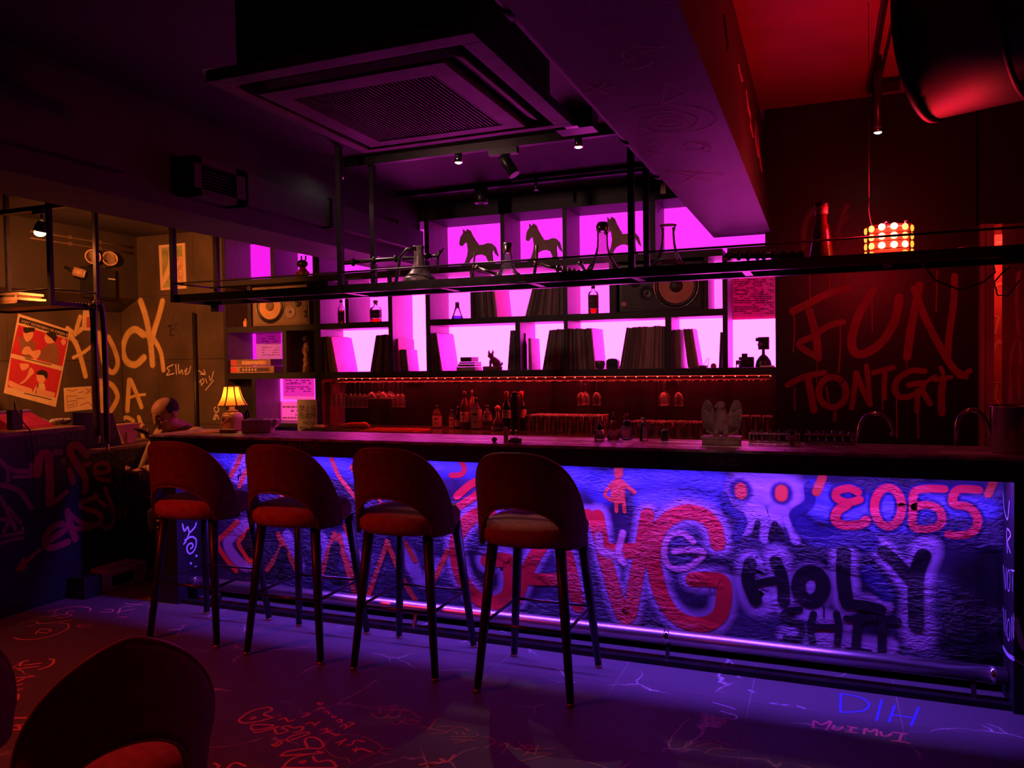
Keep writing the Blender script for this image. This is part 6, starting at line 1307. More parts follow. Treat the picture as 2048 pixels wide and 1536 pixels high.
tl, tr_, bl = P(36,627,*WL), P(141,661,*WL), P(7,786,*WL); eu = (tr_-tl).normalized(); ev = (tl-bl).normalized()
for body, (zx, zy), sz in (('SAJAT ERDEKEBEN NE KERJEN ES NE', (212, 222), .046), ('FOGADJON EL MASTOL GYOGYSZERT!', (222, 262), .046)):
    text_mesh(body, sz*.72, P(*kc2([(zx, zy)])[0], *WL), eu, ev, NL, .0040).build('title_lettering', PC, po)
graffiti('caption_line', [(2, kc2([(255,600),(400,635),(520,665)])), (2, kc2([(245,955),(400,990),(520,1020)]))], WL, NL, M('caption_ink', (.06,.03,.03), .7, fade=True, var=.1), po, eps=.0045)
o = quad(MB(), [(127,776),(186,772),(189,818),(129,824)], WL, NL, .001, .002).build('pencil_drawing', PC); tag(o, 'small sheet with brown pencil drawing below the tilted poster', 'drawing')
graffiti('pencil_line', [(1.6, kc2([(680,985),(780,980),(785,1080),(690,1105),(680,985)]), 1), (1.6, kc2([(680,920),(740,930),(790,915)])), (1.6, kc2([(800,950),(850,940)])), (1.6, kc2([(870,960),(930,940),(940,1000)])), (1.6, kc2([(690,1040),(770,1030)])), (1.6, kc2([(790,1010),(860,1005)])), (1.6, kc2([(820,1080),(900,1050),(940,1090)])), (1.6, kc2([(700,1080),(760,1060)])),(1.6, kc2([(880,900),(900,930),(930,910)]))], WL, NL, M('brown_pencil', (.35,.14,.07), .8, fade=True, var=.1), o, eps=.0033)
o = quad(MB(), [(166,621),(188,621),(188,662),(163,661)], WL, NL, .001, .012).build('framed_card', PC); tag(o, 'small framed card hanging half behind the hoses', 'picture')
quad(MB(), [(171,635),(185,632),(184,655),(171,655)], WL, NL, .0135, .001).build('card_print', M('card_red', (.55,.12,.08), .7, var=.2), o)
o = quad(MB(), [(319,491),(371,486),(374,577),(323,581)], ('Y', YW), (0,-1,0), .001, .010).build('framed_print', PC); tag(o, 'framed green and cream print high on the brown tiled wall', 'picture')
quad(MB(), [(325,496),(366,491),(369,572),(328,576)], ('Y', YW), (0,-1,0), .0112, .001).build('print', M('olive_print', (.40,.38,.16), .7, var=.4, scale=10), o)
quad(MB(), [(341,494),(348,493),(346,540),(328,574),(326,560),(338,530)], ('Y', YW), (0,-1,0), .0125, .0006).build('pale_figure', PC, o)
quad(MB(), [(352,515),(367,513),(369,570),(352,572)], ('Y', YW), (0,-1,0), .0125, .0006).build('pale_figure', M('pale_rose', (.75,.42,.25), .7, var=.4, scale=30), o)
x = P(389, 700, 'Y', YW-.04).x
tag(MB().tube([(x, YW-.04, 0), (x, YW-.04, 2.06)], .016, 12).build('wall_pipe', M('black_pipe', (.02,.016,.016), .4, var=.2)), 'black vertical pipe before the brown tiled wall', 'pipe')

# emergency light, camera, conduits on the bulkhead
XB = -6.39
a = P(174, 532, 'X', XB+.1); b = P(232, 596, 'X', XB+.1)
t = thing('emergency_light', 'black emergency light box with two round reflector heads', 'emergency light', (XB+.05, (a.y+b.y)/2, b.z))
MB().box(XB, XB+.10, a.y, b.y, b.z, a.z).build('battery_box', PLBLK, t, bevel=.004)
for px, py in ((186, 513), (220, 517)):
    c = P(px, py, 'X', XB+.12); mb = MB(); mb.M = Matrix.Translation(c) @ Matrix.Rotation(radians(62), 4, 'Z') @ Matrix.Rotation(radians(84), 4, 'X')
    mb.lathe([(.03,-.05),(.066,-.02),(.070,0),(.066,.006),(.060,0)], 22); hd = mb.build('lamp_head', M('cream_plastic', (.75,.48,.32), .5, var=.08), t)
    mb = MB(); mb.M = Matrix.Translation(c) @ Matrix.Rotation(radians(62), 4, 'Z') @ Matrix.Rotation(radians(84), 4, 'X'); mb.lathe([(.060,0),(.040,-.02),(.012,-.032),(.001,-.033)], 20); mb.build('reflector', M('gold_reflector', (.70,.50,.25), .18, 1, var=.2), hd)
    MB().tube([c+Vector((-.02,0,-.06)), Vector((XB+.06, c.y, a.z))], .008, 8).build('neck', PLBLK, t)
c = P(222, 558, 'X', XB+.102); MB().box(XB+.10, XB+.102, c.y-.03, c.y+.05, c.z-.006, c.z+.006).build('status_label', PLWHT, t)
a = P(147, 542, 'X', XB+.10); b = P(168, 548, 'X', XB+.16)
t = thing('security_camera', 'bullet security camera on the bulkhead left of the emergency light', 'camera', a)
MB().tube([a, b], .042, 16).build('camera_body', M('beige_housing', (.45,.26,.17), .5, var=.1), t)
MB().tube([b, b+(b-a).normalized()*.012], .036, 16).build('lens_ring', M('lens_ring', (.55,.45,.50), .3, var=.1), t); MB().tube([b+(b-a).normalized()*.012, b+(b-a).normalized()*.014], .018, 14).build('lens', PLBLK, t)
MB().tube([a, Vector((XB, a.y, a.z+.04))], .014, 8).build('mount', PLBLK, t)
for k, (pts, lbl) in enumerate(((((60,452),(140,475),(200,486),(265,497)), 'upper conduit along the bulkhead'), (((60,468),(140,488),(200,497),(265,507)), 'lower conduit along the bulkhead'))):
    q = [P(x, y, 'X', XB+.012) for x, y in pts]; z_ = q[1].z
    t = thing('wall_conduit', lbl, 'conduit', q[0], 'conduits on the bulkhead'); MB().tube([(XB+.012, p.y, z_) for p in q], .010, 8).build('conduit', M('brown_conduit', (.16,.10,.07), .5, var=.2), t)
    for p in q[1:3]: MB().box(XB, XB+.026, p.y-.012, p.y+.012, z_-.016, z_+.016).build('clip', M('brown_conduit', (.16,.10,.07)), t)

# orange track spotlight
c = P(80, 463, 'Z', 2.46)
t = thing('track_spotlight', 'glowing orange spotlight on the ceiling track at far left', 'spotlight', c)
MB().box(c.x-.9, c.x+.55, c.y-.02, c.y+.02, 2.60, 2.63).build('track', METAL, t)
for dx in (-.7, .4): MB().tube([(c.x+dx, c.y, 2.63), (c.x+dx, c.y, ZC)], .006, 6).build('hanger', METAL, t)
MB().box(c.x-.05, c.x+.05, c.y-.018, c.y+.018, 2.575, 2.60).build('adapter', PLBLK, t)
d = Vector((-.62, .55, -.62)).normalized(); h0 = Vector((c.x+.02, c.y, 2.53)); h1 = Vector((c.x, c.y, 2.46))
MB().tube([(c.x+.02, c.y, 2.58), h0], .008, 8).build('stem', PLBLK, t)
MB().tube([h0, h0.lerp(h1, .4), h1], [.020, .034, .042], 16, cap=False).build('lamp_shell', PLBLK, t)
MB().ball(h1+Vector((0,0,-.008)), .037, 14, 9, (1,1,.7)).build('bulb', emitter('orange_bulb', (1, .45, .10), 30), t)
light('SPOT', 'orange_track_light', h1+Vector((0,0,-.04)), (1, .28, .06), 300, .03, target=(-6.2, 5.8, 1.35), spot=122, blend=.8)
light('SPOT', 'orange_fill_light', (-5.35, 3.0, 2.55), (1, .24, .05), 90, .03, target=(-4.55, 4.22, 1.08), spot=48, blend=.6)  # added orange fill for the seated man and carton, no fitting here
light('POINT', 'orange_bulb_spill', h1+Vector((0,0,-.06)), (1, .22, .04), 8, .03)

# ================================================================== PERSON
def remeshed(mb_list, voxel, name, smooth_it=4):
    """union of overlapping closed shapes grown into one continuous surface"""
    mb = MB()
    for m_ in mb_list:
        off = len(mb.v); mb.v += m_.v; mb.fade += m_.fade; mb.f += [tuple(i+off for i in f) for f in m_.f]; mb.sm += m_.sm
    me = mb.mesh(name+'_raw'); ob = bpy.data.objects.new(name+'_raw', me); COL.objects.link(ob)
    r = ob.modifiers.new('r', 'REMESH'); r.mode = 'VOXEL'; r.voxel_size = voxel; r.use_smooth_shade = True
    s = ob.modifiers.new('s', 'SMOOTH'); s.iterations = smooth_it; s.factor = .5
    dg = bpy.context.evaluated_depsgraph_get(); dg.update(); out = bpy.data.meshes.new_from_object(ob.evaluated_get(dg))
    bpy.data.objects.remove(ob); bpy.data.meshes.remove(me)
    for p in out.polygons: p.use_smooth = True
    return out
def limb(pts, r, seg=14):
    mb = MB(); mb.tube(smooth([tuple(p) for p in pts], 4), [x[0] for x in smooth([(q,) for q in r], 4)], seg); 
    for p, q in ((pts[0], r[0]), (pts[-1], r[-1])): mb.ball(p, q, 12, 8)
    return mb
HC = CAM + (RGT*((331-1024)/FPX) + FWD - UPV*((829-768)/FPX))*5.62      # head centre
fwd = Vector((-.12, -.99, 0)).normalized(); side = Vector((-fwd.y, fwd.x, 0))    # facing; side = his left
Rb = Matrix((( side.x, -fwd.x, 0), (side.y, -fwd.y, 0), (0, 0, 1)))              # local x = his left, -y = front
base = Vector((HC.x, HC.y, 0)) - fwd*.10
pr = thing('person', 'man in a cream jacket sitting behind the bar end, looking down at a phone', 'person', (base.x, base.y, 0))
B = lambda x, y, z: base + Rb @ Vector((x, y, z))
hz = HC.z
sh = hz-.165
SKIN = M('skin', (.62,.34,.24), .5, var=.1, scale=20)
hl = MB(); Th = Matrix.Translation(HC) @ (Rb.to_4x4()) @ Matrix.Rotation(radians(24), 4, 'X')
def hb(c, r, sc=(1,1,1), seg=18, rings=12):
    m_ = MB(); m_.M = Th; m_.ball(c, r, seg, rings, sc); return m_
def ht(pts, r, seg=8):
    m_ = MB(); m_.M = Th; m_.tube(pts, r, seg); return m_
head = [hb((0,.012,.035), .092, (.88,1.08,.92)), hb((0,-.012,-.030), .074, (.90,.98,1.05)), hb((0,-.030,-.080), .046, (.95,.9,.8)), hb((0,-.045,-.095), .024, (1.1,.8,.7)),
        ht([(0,-.088,.012),(0,-.098,-.010),(0,-.110,-.030)], [.008,.010,.013]), hb((-.012,-.097,-.033), .009), hb((.012,-.097,-.033), .009),
        ht([(-.045,-.068,.020),(-.020,-.084,.024),(.020,-.084,.024),(.045,-.068,.020)], .010), hb((-.040,-.062,-.022), .022), hb((.040,-.062,-.022), .022),
        ht([(-.022,-.088,-.062),(0,-.096,-.060),(.022,-.088,-.062)], [.005,.007,.005]), ht([(-.018,-.086,-.071),(0,-.093,-.072),(.018,-.086,-.071)], [.005,.007,.005]),
        hb((-.082,.012,-.005), .026, (.35,.7,1.1)), hb((.082,.012,-.005), .026, (.35,.7,1.1))]
nk = [limb([B(0,.04,sh-.02), B(0,.02,sh+.06), HC+Vector((0,0,-.06))], [.062,.055,.055])]
# arms: the right hand (camera left) holds the phone in front, the left rests below the counter
shR, shL = B(-.185,.02,sh), B(.185,.02,sh)
ph = CAM + (RGT*((291-1024)/FPX) + FWD - UPV*((866-768)/FPX))*5.42
wrR = ph + Vector((.035,.045,-.062)); elR = B(-.195,-.14,sh-.27); wrL = B(.04,-.30,sh-.20); elL = B(.25,-.10,sh-.27)
arms = [limb([shR, elR, wrR], [.050,.040,.027]), limb([shL, elL, wrL], [.050,.040,.027])]
def hand(w, d, up, mirror):
    d = d.normalized(); sd = d.cross(up).normalized()*mirror; up = sd.cross(d).normalized()*mirror; L = []
    pal = MB(); pal.M = Matrix.Translation(w+d*.048) @ Matrix((sd, d, up)).transposed().to_4x4(); pal.ball((0,0,0), .045, 14, 9, (.90,1.05,.38)); L.append(pal)
    for k in range(4):
        b0 = w+d*.085+sd*(.027-.018*k); ln = (.070,.078,.072,.056)[k]
        L.append(limb([b0, b0+d*ln*.45+up*.006, b0+d*ln*.75+up*.024, b0+d*ln*.72+up*.044], [.0095,.009,.0085,.0075], 10))
    b0 = w+d*.035+sd*.034; L.append(limb([b0, b0+sd*.022+d*.022+up*.012, b0+sd*.020+d*.048+up*.028], [.0115,.010,.0085], 10))
    return L
arms += hand(wrR, (ph-wrR)*1.0+Vector((-.02,-.02,.02)), Vector((.3,.3,1)), 1) + hand(wrL, fwd*1+Vector((0,0,-.1)), Vector((0,0,1)), -1)
torso = [limb([B(0,.10,.47), B(0,.09,.62), B(0,.06,.80), B(0,.04,sh-.04)], [.140,.135,.150,.120], 18), limb([shR, B(0,.04,sh+.01), shL], [.055,.07,.055]),
         limb([B(-.09,.09,.47), B(-.10,-.26,.50), B(-.075,-.08,.09)], [.085,.062,.040]), limb([B(.09,.09,.47), B(.10,-.26,.50), B(.075,-.08,.09)], [.085,.062,.040]),
         limb([B(-.075,-.07,.05), B(-.08,-.18,.035)], [.040,.034]), limb([B(.075,-.07,.05), B(.08,-.18,.035)], [.040,.034])]
def child(me, name, mat, parent, org):
    me.transform(Matrix.Translation(-Vector(org))); me.materials.clear(); me.materials.append(mat); me.name = name
    o = bpy.data.objects.new(name, me); COL.objects.link(o); o.parent = parent; ORG[o.name] = Vector(org); return o
OP = ORG[pr.name]
bodyo = child(remeshed(head+nk+arms+torso, .0062, 'body', 3), 'body', SKIN, pr, OP)
jk = [limb([B(0,.10,.50), B(0,.09,.62), B(0,.06,.80), B(0,.045,sh-.05)], [.158,.152,.166,.140], 20), limb([shR, B(0,.045,sh+.0), shL], [.072,.084,.072]), limb([shR, elR, wrR.lerp(elR, .12)], [.068,.056,.042]), limb([shL, elL, wrL.lerp(elL, .12)], [.068,.056,.042]), limb([B(-.075,.06,sh+.05), B(0,.085,sh+.065), B(.075,.06,sh+.05)], [.026,.028,.026])]
child(remeshed(jk, .009, 'jacket', 3), 'jacket', M('cream_cotton', (.72,.52,.32), .85, var=.2, scale=14, bump=.4, bscale=30), pr, OP)
child(remeshed([limb([B(0,-.062,sh-.22), B(0,-.062,sh-.08), B(0,-.035,sh+.02)], [.075,.070,.045])], .008, 'black_shirt', 3), 'black_shirt', M('black_cotton', (.02,.016,.018), .85, var=.2), pr, OP)
child(remeshed([limb([B(-.09,.10,.47), B(-.10,-.26,.505), B(-.075,-.08,.12)], [.105,.078,.058]), limb([B(.09,.10,.47), B(.10,-.26,.505), B(.075,-.08,.12)], [.105,.078,.058]), limb([B(-.06,.10,.47), B(.06,.10,.47)], [.13,.13])], .010, 'trousers', 3), 'trousers', M('black_trousers', (.025,.02,.025), .8, var=.2), pr, OP)
for s_ in (-1, 1): child(remeshed([limb([B(s_*.075,-.065,.055), B(s_*.08,-.19,.042)], [.050,.044])], .008, 'shoe', 3), 'shoe', M('black_shoe', (.015,.012,.014), .5, var=.2), pr, OP)
# cropped hair: a thin shell on the crown, sides and back
m_ = MB(); m_.M = Th; seg, rings = 22, 9; rows_ = []
for i in range(rings+1):
    row = []
    for k in range(seg+1):
        a = radians(-112 + 224*k/seg)                       # around the back, 0 = straight back
        edge = radians(34 + 30*(abs(a)/radians(112))**2.0)  # how far up the shell starts from the crown
        lowest = radians(116 - 18*(abs(a)/radians(112))**2)
        th = edge + (lowest-edge)*i/rings
        r = .0955
        row.append(m_.pt((.88*r*sin(th)*sin(a), .012 + 1.08*r*sin(th)*cos(a), .035 + .92*r*cos(th))))
    rows_.append(row)
for i in range(rings):
    for k in range(seg): m_.face((rows_[i][k], rows_[i+1][k], rows_[i+1][k+1], rows_[i][k+1]), True)
m_.build('cropped_hair', M('short_black_hair', (.018,.012,.012), .8, var=.3, scale=120, bump=.6, bscale=400), pr)
for s_ in (-1, 1):
    m_ = MB(); m_.M = Th; m_.tube([(s_*.016,-.092,.034),(s_*.034,-.086,.038),(s_*.052,-.070,.034)], [.003,.0042,.002], 6); m_.build('eyebrow', M('short_black_hair', (.018,.012,.012)), pr)
    m_ = MB(); m_.M = Th; m_.ball((s_*.033,-.0775,.006), .0125, 12, 8, (1.1,.7,.55)); ey_ = m_.build('eye', M('eye_white', (.7,.62,.58), .2, var=.05), pr)
    m_ = MB(); m_.M = Th; m_.ball((s_*.033,-.0862,.002), .0045, 10, 6, (1,.4,1)); m_.build('pupil', INK, ey_)
# phone in the hand
t = thing('mobile_phone', 'black mobile phone held by the man behind the bar end', 'phone', ph)
Rp = Matrix.Rotation(atan2(fwd.y, fwd.x), 3, 'Z') @ Matrix.Rotation(radians(-28), 3, 'Y')
MB().obox(ph, (.150, .074, .009), Rp).build('phone_body', PLBLK, t, bevel=.002); MB().obox(ph+Rp @ Vector((0,0,.0052)), (.140, .066, .001), Rp).build('screen', M('dark_screen', (.01,.01,.012), .08, var=.1), t)
# his low stool and the black bag handle behind him
c = B(0, .10, 0); t = thing('low_stool', 'low black stool under the man behind the bar end', 'stool', (c.x, c.y, 0))
MB().lathe([(.16,.275),(.17,.28),(.17,.302),(.15,.308)], 24, c).build('seat', PLBLK, t)
for k in range(4): a = pi/4+k*pi/2; MB().tube([c+Vector((.12*cos(a),.12*sin(a),.28)), c+Vector((.17*cos(a),.17*sin(a),.0))], .013, 10).build('leg', METAL, t)
c = B(.33, .36, 0); t = thing('black_backpack', 'black bag with an upright handle behind the seated man', 'bag', (c.x, c.y, 0))
zt = P(376, 850, 'Y', c.y).z
MB().lathe([(.11,0),(.13,.02),(.14,.4),(.13,zt-.10),(.08,zt-.03),(.02,zt)], 20, (c.x, c.y, 0), sy=.7).build('bag_body', BLACK, t)
MB().tube([(c.x-.02,c.y,zt-.02),(c.x-.02,c.y,zt+.10),(c.x,c.y,zt+.12),(c.x+.01,c.y,zt+.10),(c.x+.01,c.y,zt-.02)], .010, 8).build('handle', PLBLK, t)

# ================================================================== CEILING FITTINGS
# ceiling cassette air conditioner
ax0, ax1, ay0, ay1, az = -1.887, -.918, 2.045, 3.003, 2.47
ac = thing('ceiling_air_conditioner', 'square ceiling cassette air conditioner with slatted grille', 'air conditioner', ((ax0+ax1)/2, (ay0+ay1)/2, az))
ACM = M('grubby_plastic_panel', (.22,.15,.19), .5, var=.45, scale=7)
MB().box(ax0+.07, ax1-.07, ay0+.07, ay1-.07, az+.05, ZC-.002).build('housing', METAL, ac)
gx0, gx1, gy0, gy1 = -1.735, -1.172, 2.30, 2.885
for n_, (x0, x1, y0, y1) in (('panel_rail', (ax0, ax1, ay0, ay0+.065)), ('panel_rail', (ax0, ax1, ay1-.04, ay1)), ('panel_rail', (ax0, ax0+.05, ay0+.065, ay1-.04)), ('panel_rail', (ax1-.065, ax1, ay0+.065, ay1-.04))):
    MB().box(x0, x1, y0, y1, az, az+.04).build(n_, ACM, ac, bevel=.004)
sx0, sx1, sy0, sy1 = gx0-.075, gx1+.075, gy0-.085, gy1+.055
for x0, x1, y0, y1 in ((sx0, sx1, sy0, gy0), (sx0, sx1, gy1, sy1), (sx0, gx0, gy0, gy1), (gx1, sx1, gy0, gy1)): MB().box(x0, x1, y0, y1, az+.002, az+.03).build('grille_surround', ACM, ac)
MB().box(ax0+.04, ax1-.04, ay0+.05, ay1-.03, az+.042, az+.05).build('dark_cavity', BLACK, ac)
nsl = 36
for k in range(nsl):
    xx = gx0 + (gx1-gx0)*(k+.5)/nsl; MB().box(xx-.0028, xx+.0028, gy0, gy1, az+.004, az+.024).build('slat', M('dark_slat', (.045,.026,.034), .5, var=.2), ac)
for x0, x1, y0, y1, ax_, s_ in ((ax0+.14, ax1-.14, sy0-.055, sy0-.020, 'X', -1), (sx1+.030, sx1+.075, ay0+.16, ay1-.12, 'Y', 1)):
    MB().obox(((x0+x1)/2, (y0+y1)/2, az+.014), (x1-x0, y1-y0, .005), Matrix.Rotation(radians(25*s_), 3, ax_)).build('louvre_flap', ACM, ac)
# lighting tracks with small spotlights
def spot_fixture(c, zt, label, group, lit_=True, body=.022, glow=(1,.93,.82), power=7, aim=(0,0,-1), lamp=True, cone=70):
    t = thing('ceiling_spotlight', label, 'spotlight', c, group)
    MB().tube([(c[0], c[1], zt), (c[0], c[1], c[2]+.03)], body, 14).build('barrel', PLBLK, t)
    MB().lathe([(body, .03), (body*1.25, 0), (body*1.1, .002)], 14, c, cap=False).build('reflector', CHROME, t)
    MB().ball((c[0], c[1], c[2]+.006), body*.95, 12, 8, (1,1,.55)).build('bulb', emitter('white_bulb', glow, 22), t)
    if lamp: light('SPOT', 'small_white_spot', (c[0], c[1], c[2]-.012), (1, .55, .50), power, .012, target=(c[0]+aim[0], c[1]+aim[1], c[2]+aim[2]), spot=cone, blend=.8)
    return t
TY1 = 4.31
t = thing('light_track', 'black lighting track across the ceiling nearest the air conditioner', 'track', (-1.75, TY1, 2.80))
MB().box(-2.85, -.74, TY1-.018, TY1+.018, 2.80, ZC-.001).build('track_rail', METAL, t)
LB = ('small lit spotlight at the left end of the near track', 'small lit spotlight in the middle of the near track', 'small lit spotlight at the right end of the near track')
for k, (px, py) in enumerate(((679, 359), (917, 326), (1157, 295))):
    c = P(px, py, 'Y', TY1); spot_fixture(tuple(c), 2.80, LB[k], 'lit ceiling spotlights', power=(24, 26, 26)[k], aim=((.85,-.22,-1), (.45,-.20,-1), (.5,-.09,-1))[k], cone=(46, 58, 27)[k])
c = P(1020, 318, 'Y', TY1); t = thing('black_spotlight', 'unlit black spotlight tilted on its adapter between two lit ones', 'spotlight', (c.x, TY1, 2.7))
MB().box(c.x-.13, c.x+.05, TY1-.02, TY1+.02, 2.762, 2.80).build('adapter', PLBLK, t); e = P(1005, 312, 'Y', TY1); f_ = P(1029, 350, 'Y', TY1)
MB().tube([(c.x, TY1, 2.762), e], .008, 8).build('stem', PLBLK, t); MB().tube([e, e.lerp(f_, .15), f_], [.026,.034,.034], 16).build('barrel', PLBLK, t)
TY2 = 5.30
t = thing('light_track', 'black lighting track and pipe across the ceiling above the shelves', 'track', (-2, TY2, 2.8))
z2 = P(960, 378, 'Y', TY2).z
MB().box(-3.02, -.74, TY2-.018, TY2+.018, z2, z2+.035).build('track_rail', METAL, t)
MB().tube([(-2.05, TY2-.10, z2+.02), (-.74, TY2-.10, z2+.02)], .016, 10).build('pipe', METAL, t)
for x in (-2.6, -1.4): MB().tube([(x, TY2, z2+.03), (x, TY2, ZC)], .007, 6).build('hanger', METAL, t)
MB().tube([(-3.02, TY2, z2+.018), (-3.10, TY2, z2+.01), (-3.14, TY2-.02, z2-.06), (-3.10, TY2-.03, z2-.16), (-3.0, TY2-.04, z2-.20)], .012, 10).build('bent_cable', PLBLK, t)
c = P(960, 400, 'Y', TY2-.02); t = thing('black_spotlight', 'short black cylinder downlight above the leftmost horse figure', 'spotlight', (c.x, TY2, z2-.13))
MB().lathe([(.048,-.10),(.050,-.098),(.050,0)], 20, (c.x, TY2, z2)).build('barrel', PLBLK, t); MB().lathe([(.050,-.104),(.046,-.108),(.030,-.100)], 20, (c.x, TY2, z2), cap=False).build('rim', STEEL, t)
c = P(1082, 372, 'Y', TY2); t = thing('sprinkler', 'small dark sprinkler head hanging under the ceiling pipe', 'sprinkler', (c.x, TY2-.10, z2-.07))
MB().tube([(c.x, TY2-.10, z2+.01), (c.x, TY2-.10, z2-.04)], .012, 8).build('pipe_stub', METAL, t); MB().lathe([(.006,-.04),(.014,-.05),(.004,-.065),(.016,-.075)], 12, (c.x, TY2-.10, z2)).build('head', STEEL, t)
t = thing('ceiling_pipe', 'painted pipe running along the left side of the big beam', 'pipe', (-.74, 3, 2.44))
MB().tube([(-.742, -1.5, 2.452), (-.742, 3.9, 2.452)], .022, 12).build('pipe', CEILP, t)
for y in (1.9, 3.2, 3.85): MB().tube([(-.742, y-.03, 2.452), (-.742, y+.03, 2.452)], .028, 12).build('coupling', CEILP, t)
c = P(1150, 215, 'Y', 4.0); t = thing('black_junction', 'black transformer box under the ceiling beside the big beam', 'box', (c.x, 4.0, c.z-.05))
MB().box(c.x-.09, c.x+.11, 3.94, 4.06, ZC-.10, ZC-.002).build('case', PLBLK, t); MB().box(c.x-.03, c.x+.04, 3.90, 3.94, ZC-.10, ZC-.085).build('plate', STEEL, t)
c = P(1326, 376, 'Y', 5.5); t = thing('hanging_tag', 'small pale tag hanging on a wire beside the big beam', 'tag', c)
MB().box(c.x-.018, c.x+.018, 5.499, 5.503, c.z-.04, c.z+.035).build('tag', M('pale_tag', (.8,.5,.42), .6, var=.1), t); MB().tube([(c.x, 5.501, c.z-.04), (c.x-.01, 5.501, c.z-.12), (c.x-.04, 5.501, c.z-.17)], .002, 5).build('wire', INK, t); MB().tube([(c.x, 5.501, c.z+.035), (c.x, 5.501, ZC)], .0015, 5).build('wire', INK, t)
# right bay: track, spotlights, big duct
t = thing('light_track', 'black lighting track running towards the camera on the red ceiling', 'track', (.3, 4, 3.2))
q0, q1 = P(1742, 172, 'Z', 3.20), P(1771, 0, 'Z', 3.20)
dv = (q1-q0); MB().bar(q0, q0+dv*1.6, (.022, .03)).build('track_rail', METAL, t)
for k in (.0, .8): a = q0+dv*k; MB().tube([a, a+Vector((0,0,.05))], .006, 6).build('hanger', METAL, t)
MB().bar(q0+Vector((.05,0,.02)), q0+dv*1.2+Vector((.06,0,.02)), (.012, .012)).build('conduit', METAL, t)
MB().box(q0.x-.02, q0.x+.16, q0.y-.03, q0.y+.03, 3.16, 3.20).build('end_feed', PLBLK, t)
c = Vector((q0.x+.01, q0.y-.02, 3.08)); t = thing('black_spotlight', 'unlit black spotlight at the end of the right ceiling track', 'spotlight', c)
MB().tube([(c.x, c.y, 3.185), (c.x, c.y, 3.13)], .008, 8).build('stem', PLBLK, t); MB().lathe([(.026,0),(.028,.004),(.026,.06),(.012,.066)], 16, (c.x, c.y, 3.065)).build('barrel', PLBLK, t)
c = P(1756, 266, 'Y', 4.95); spot_fixture(tuple(c), ZCR-.002, 'small lit spotlight hanging before the black wall on the right', 'lit ceiling spotlights', power=2.0, aim=(.1,.0,-1))
t = thing('ventilation_duct', 'huge round black ventilation duct hanging in the upper right corner', 'duct', (1.2, 3.4, 2.5))
D0 = Vector((.40, 3.66, 2.864)); dd = Vector((cos(-.445), sin(-.445), 0)); DR = .35; DM = M('black_duct_metal', (.009,.006,.007), .6, .0, var=.3, scale=6)
MB().tube([D0, D0+dd*.5, D0+dd*1.6], DR, 48).build('duct_pipe', DM, t)
MB().tube([D0+dd*.005, D0+dd*.03], DR+.012, 48).build('flange', DM, t); MB().tube([D0+dd*.35, D0+dd*.37], DR+.008, 48).build('seam_ring', DM, t)

# ================================================================== MARKER SCRIBBLES ON THE FLOOR
MK = M('pale_red_marker', (.80,.36,.32), .7, fade=True, var=.15); MKD = M('thin_pale_marker', (.42,.26,.28), .7, fade=True, var=.2); MKB = M('blue_marker', (.06,.10,.75), .6, fade=True, var=.1); MKR = M('bright_red_marker', (.95,.22,.30), .6, fade=True, var=.1); MKW = M('lilac_marker', (.55,.50,.72), .7, fade=True, var=.1)
FLP, FN = ('Z', 0.0), (0, 0, 1)
f1 = crop(400, 1380, 3.413); f2 = crop(900, 1380, 3.413); f3 = crop(1300, 1340, 2.738); f4 = crop(0, 1180, 4.314)
def scrib(lines, mat, w): graffiti('marker_scribble', [(w*1.35, l) for l in lines], FLP, FN, mat, floor, eps=.0006, soft=.25)
scrib([f1([(545,170),(500,185),(440,170),(450,155),(490,140),(480,122),(440,122),(340,150),(270,200),(280,222),(340,225),(440,205),(545,175)]), f1([(340,190),(380,185),(355,200),(340,188)]),
       f1([(350,250),(365,238),(490,240),(480,255),(370,275),(350,260)]), f1([(370,290),(420,285),(540,250)]), f1([(510,270),(530,300),(600,280),(560,260),(600,245),(640,260),(700,250),(690,280),(640,290)]), f1([(540,205),(580,190),(600,215),(640,205)]),
       f1([(590,335),(610,345),(740,300),(720,290),(640,310),(600,330)]), f1([(490,372),(520,385),(560,360),(535,352),(515,372)]),
       f1([(550,450),(600,420),(740,400),(820,400),(840,370),(800,330),(740,325),(715,350),(735,390)]), f1([(555,450),(700,440),(840,430),(800,420)]), f1([(570,530),(590,500),(650,460),(740,440)]), f1([(920,505),(880,480),(800,490),(770,455)]), f1([(675,490),(720,485),(700,500),(678,492)]), f1([(560,530),(900,532),(920,510)])], MK, .0095)
scrib([f1([(800,90),(835,90),(825,102),(805,95)]), f1([(805,130),(830,120),(845,130)]), f1([(845,150),(870,145),(880,165)]), f1([(900,175),(915,190),(930,180)]), f1([(930,210),(960,200),(965,220),(940,222)]), f1([(960,250),(985,235),(1000,250)]), f1([(985,265),(1050,230),(1015,225)]),
       f1([(700,185),(750,165),(720,160)]), f1([(720,235),(790,205),(760,220),(790,240)]), f1([(780,245),(820,215)]), f1([(820,275),(870,262),(860,285),(900,275)]), f1([(830,300),(880,290),(930,310),(950,300)]), f1([(930,360),(1000,340)]), f1([(950,375),(990,335)]), f1([(1000,380),(1040,370),(1060,345),(1120,355)]), f1([(1040,410),(1110,405)]), f1([(1070,395),(1060,425)]), f1([(1100,400),(1170,425)])], MKR, .0080)
scrib([f1([(850,400),(880,430),(930,460),(1010,472),(1030,500),(1110,470)]), f1([(850,390),(870,350),(950,310),(1080,310),(1200,360),(1240,400),(1200,430),(1100,465)]), f1([(1240,400),(1310,402)]), f1([(1220,420),(1280,440)])], MKD, .006)
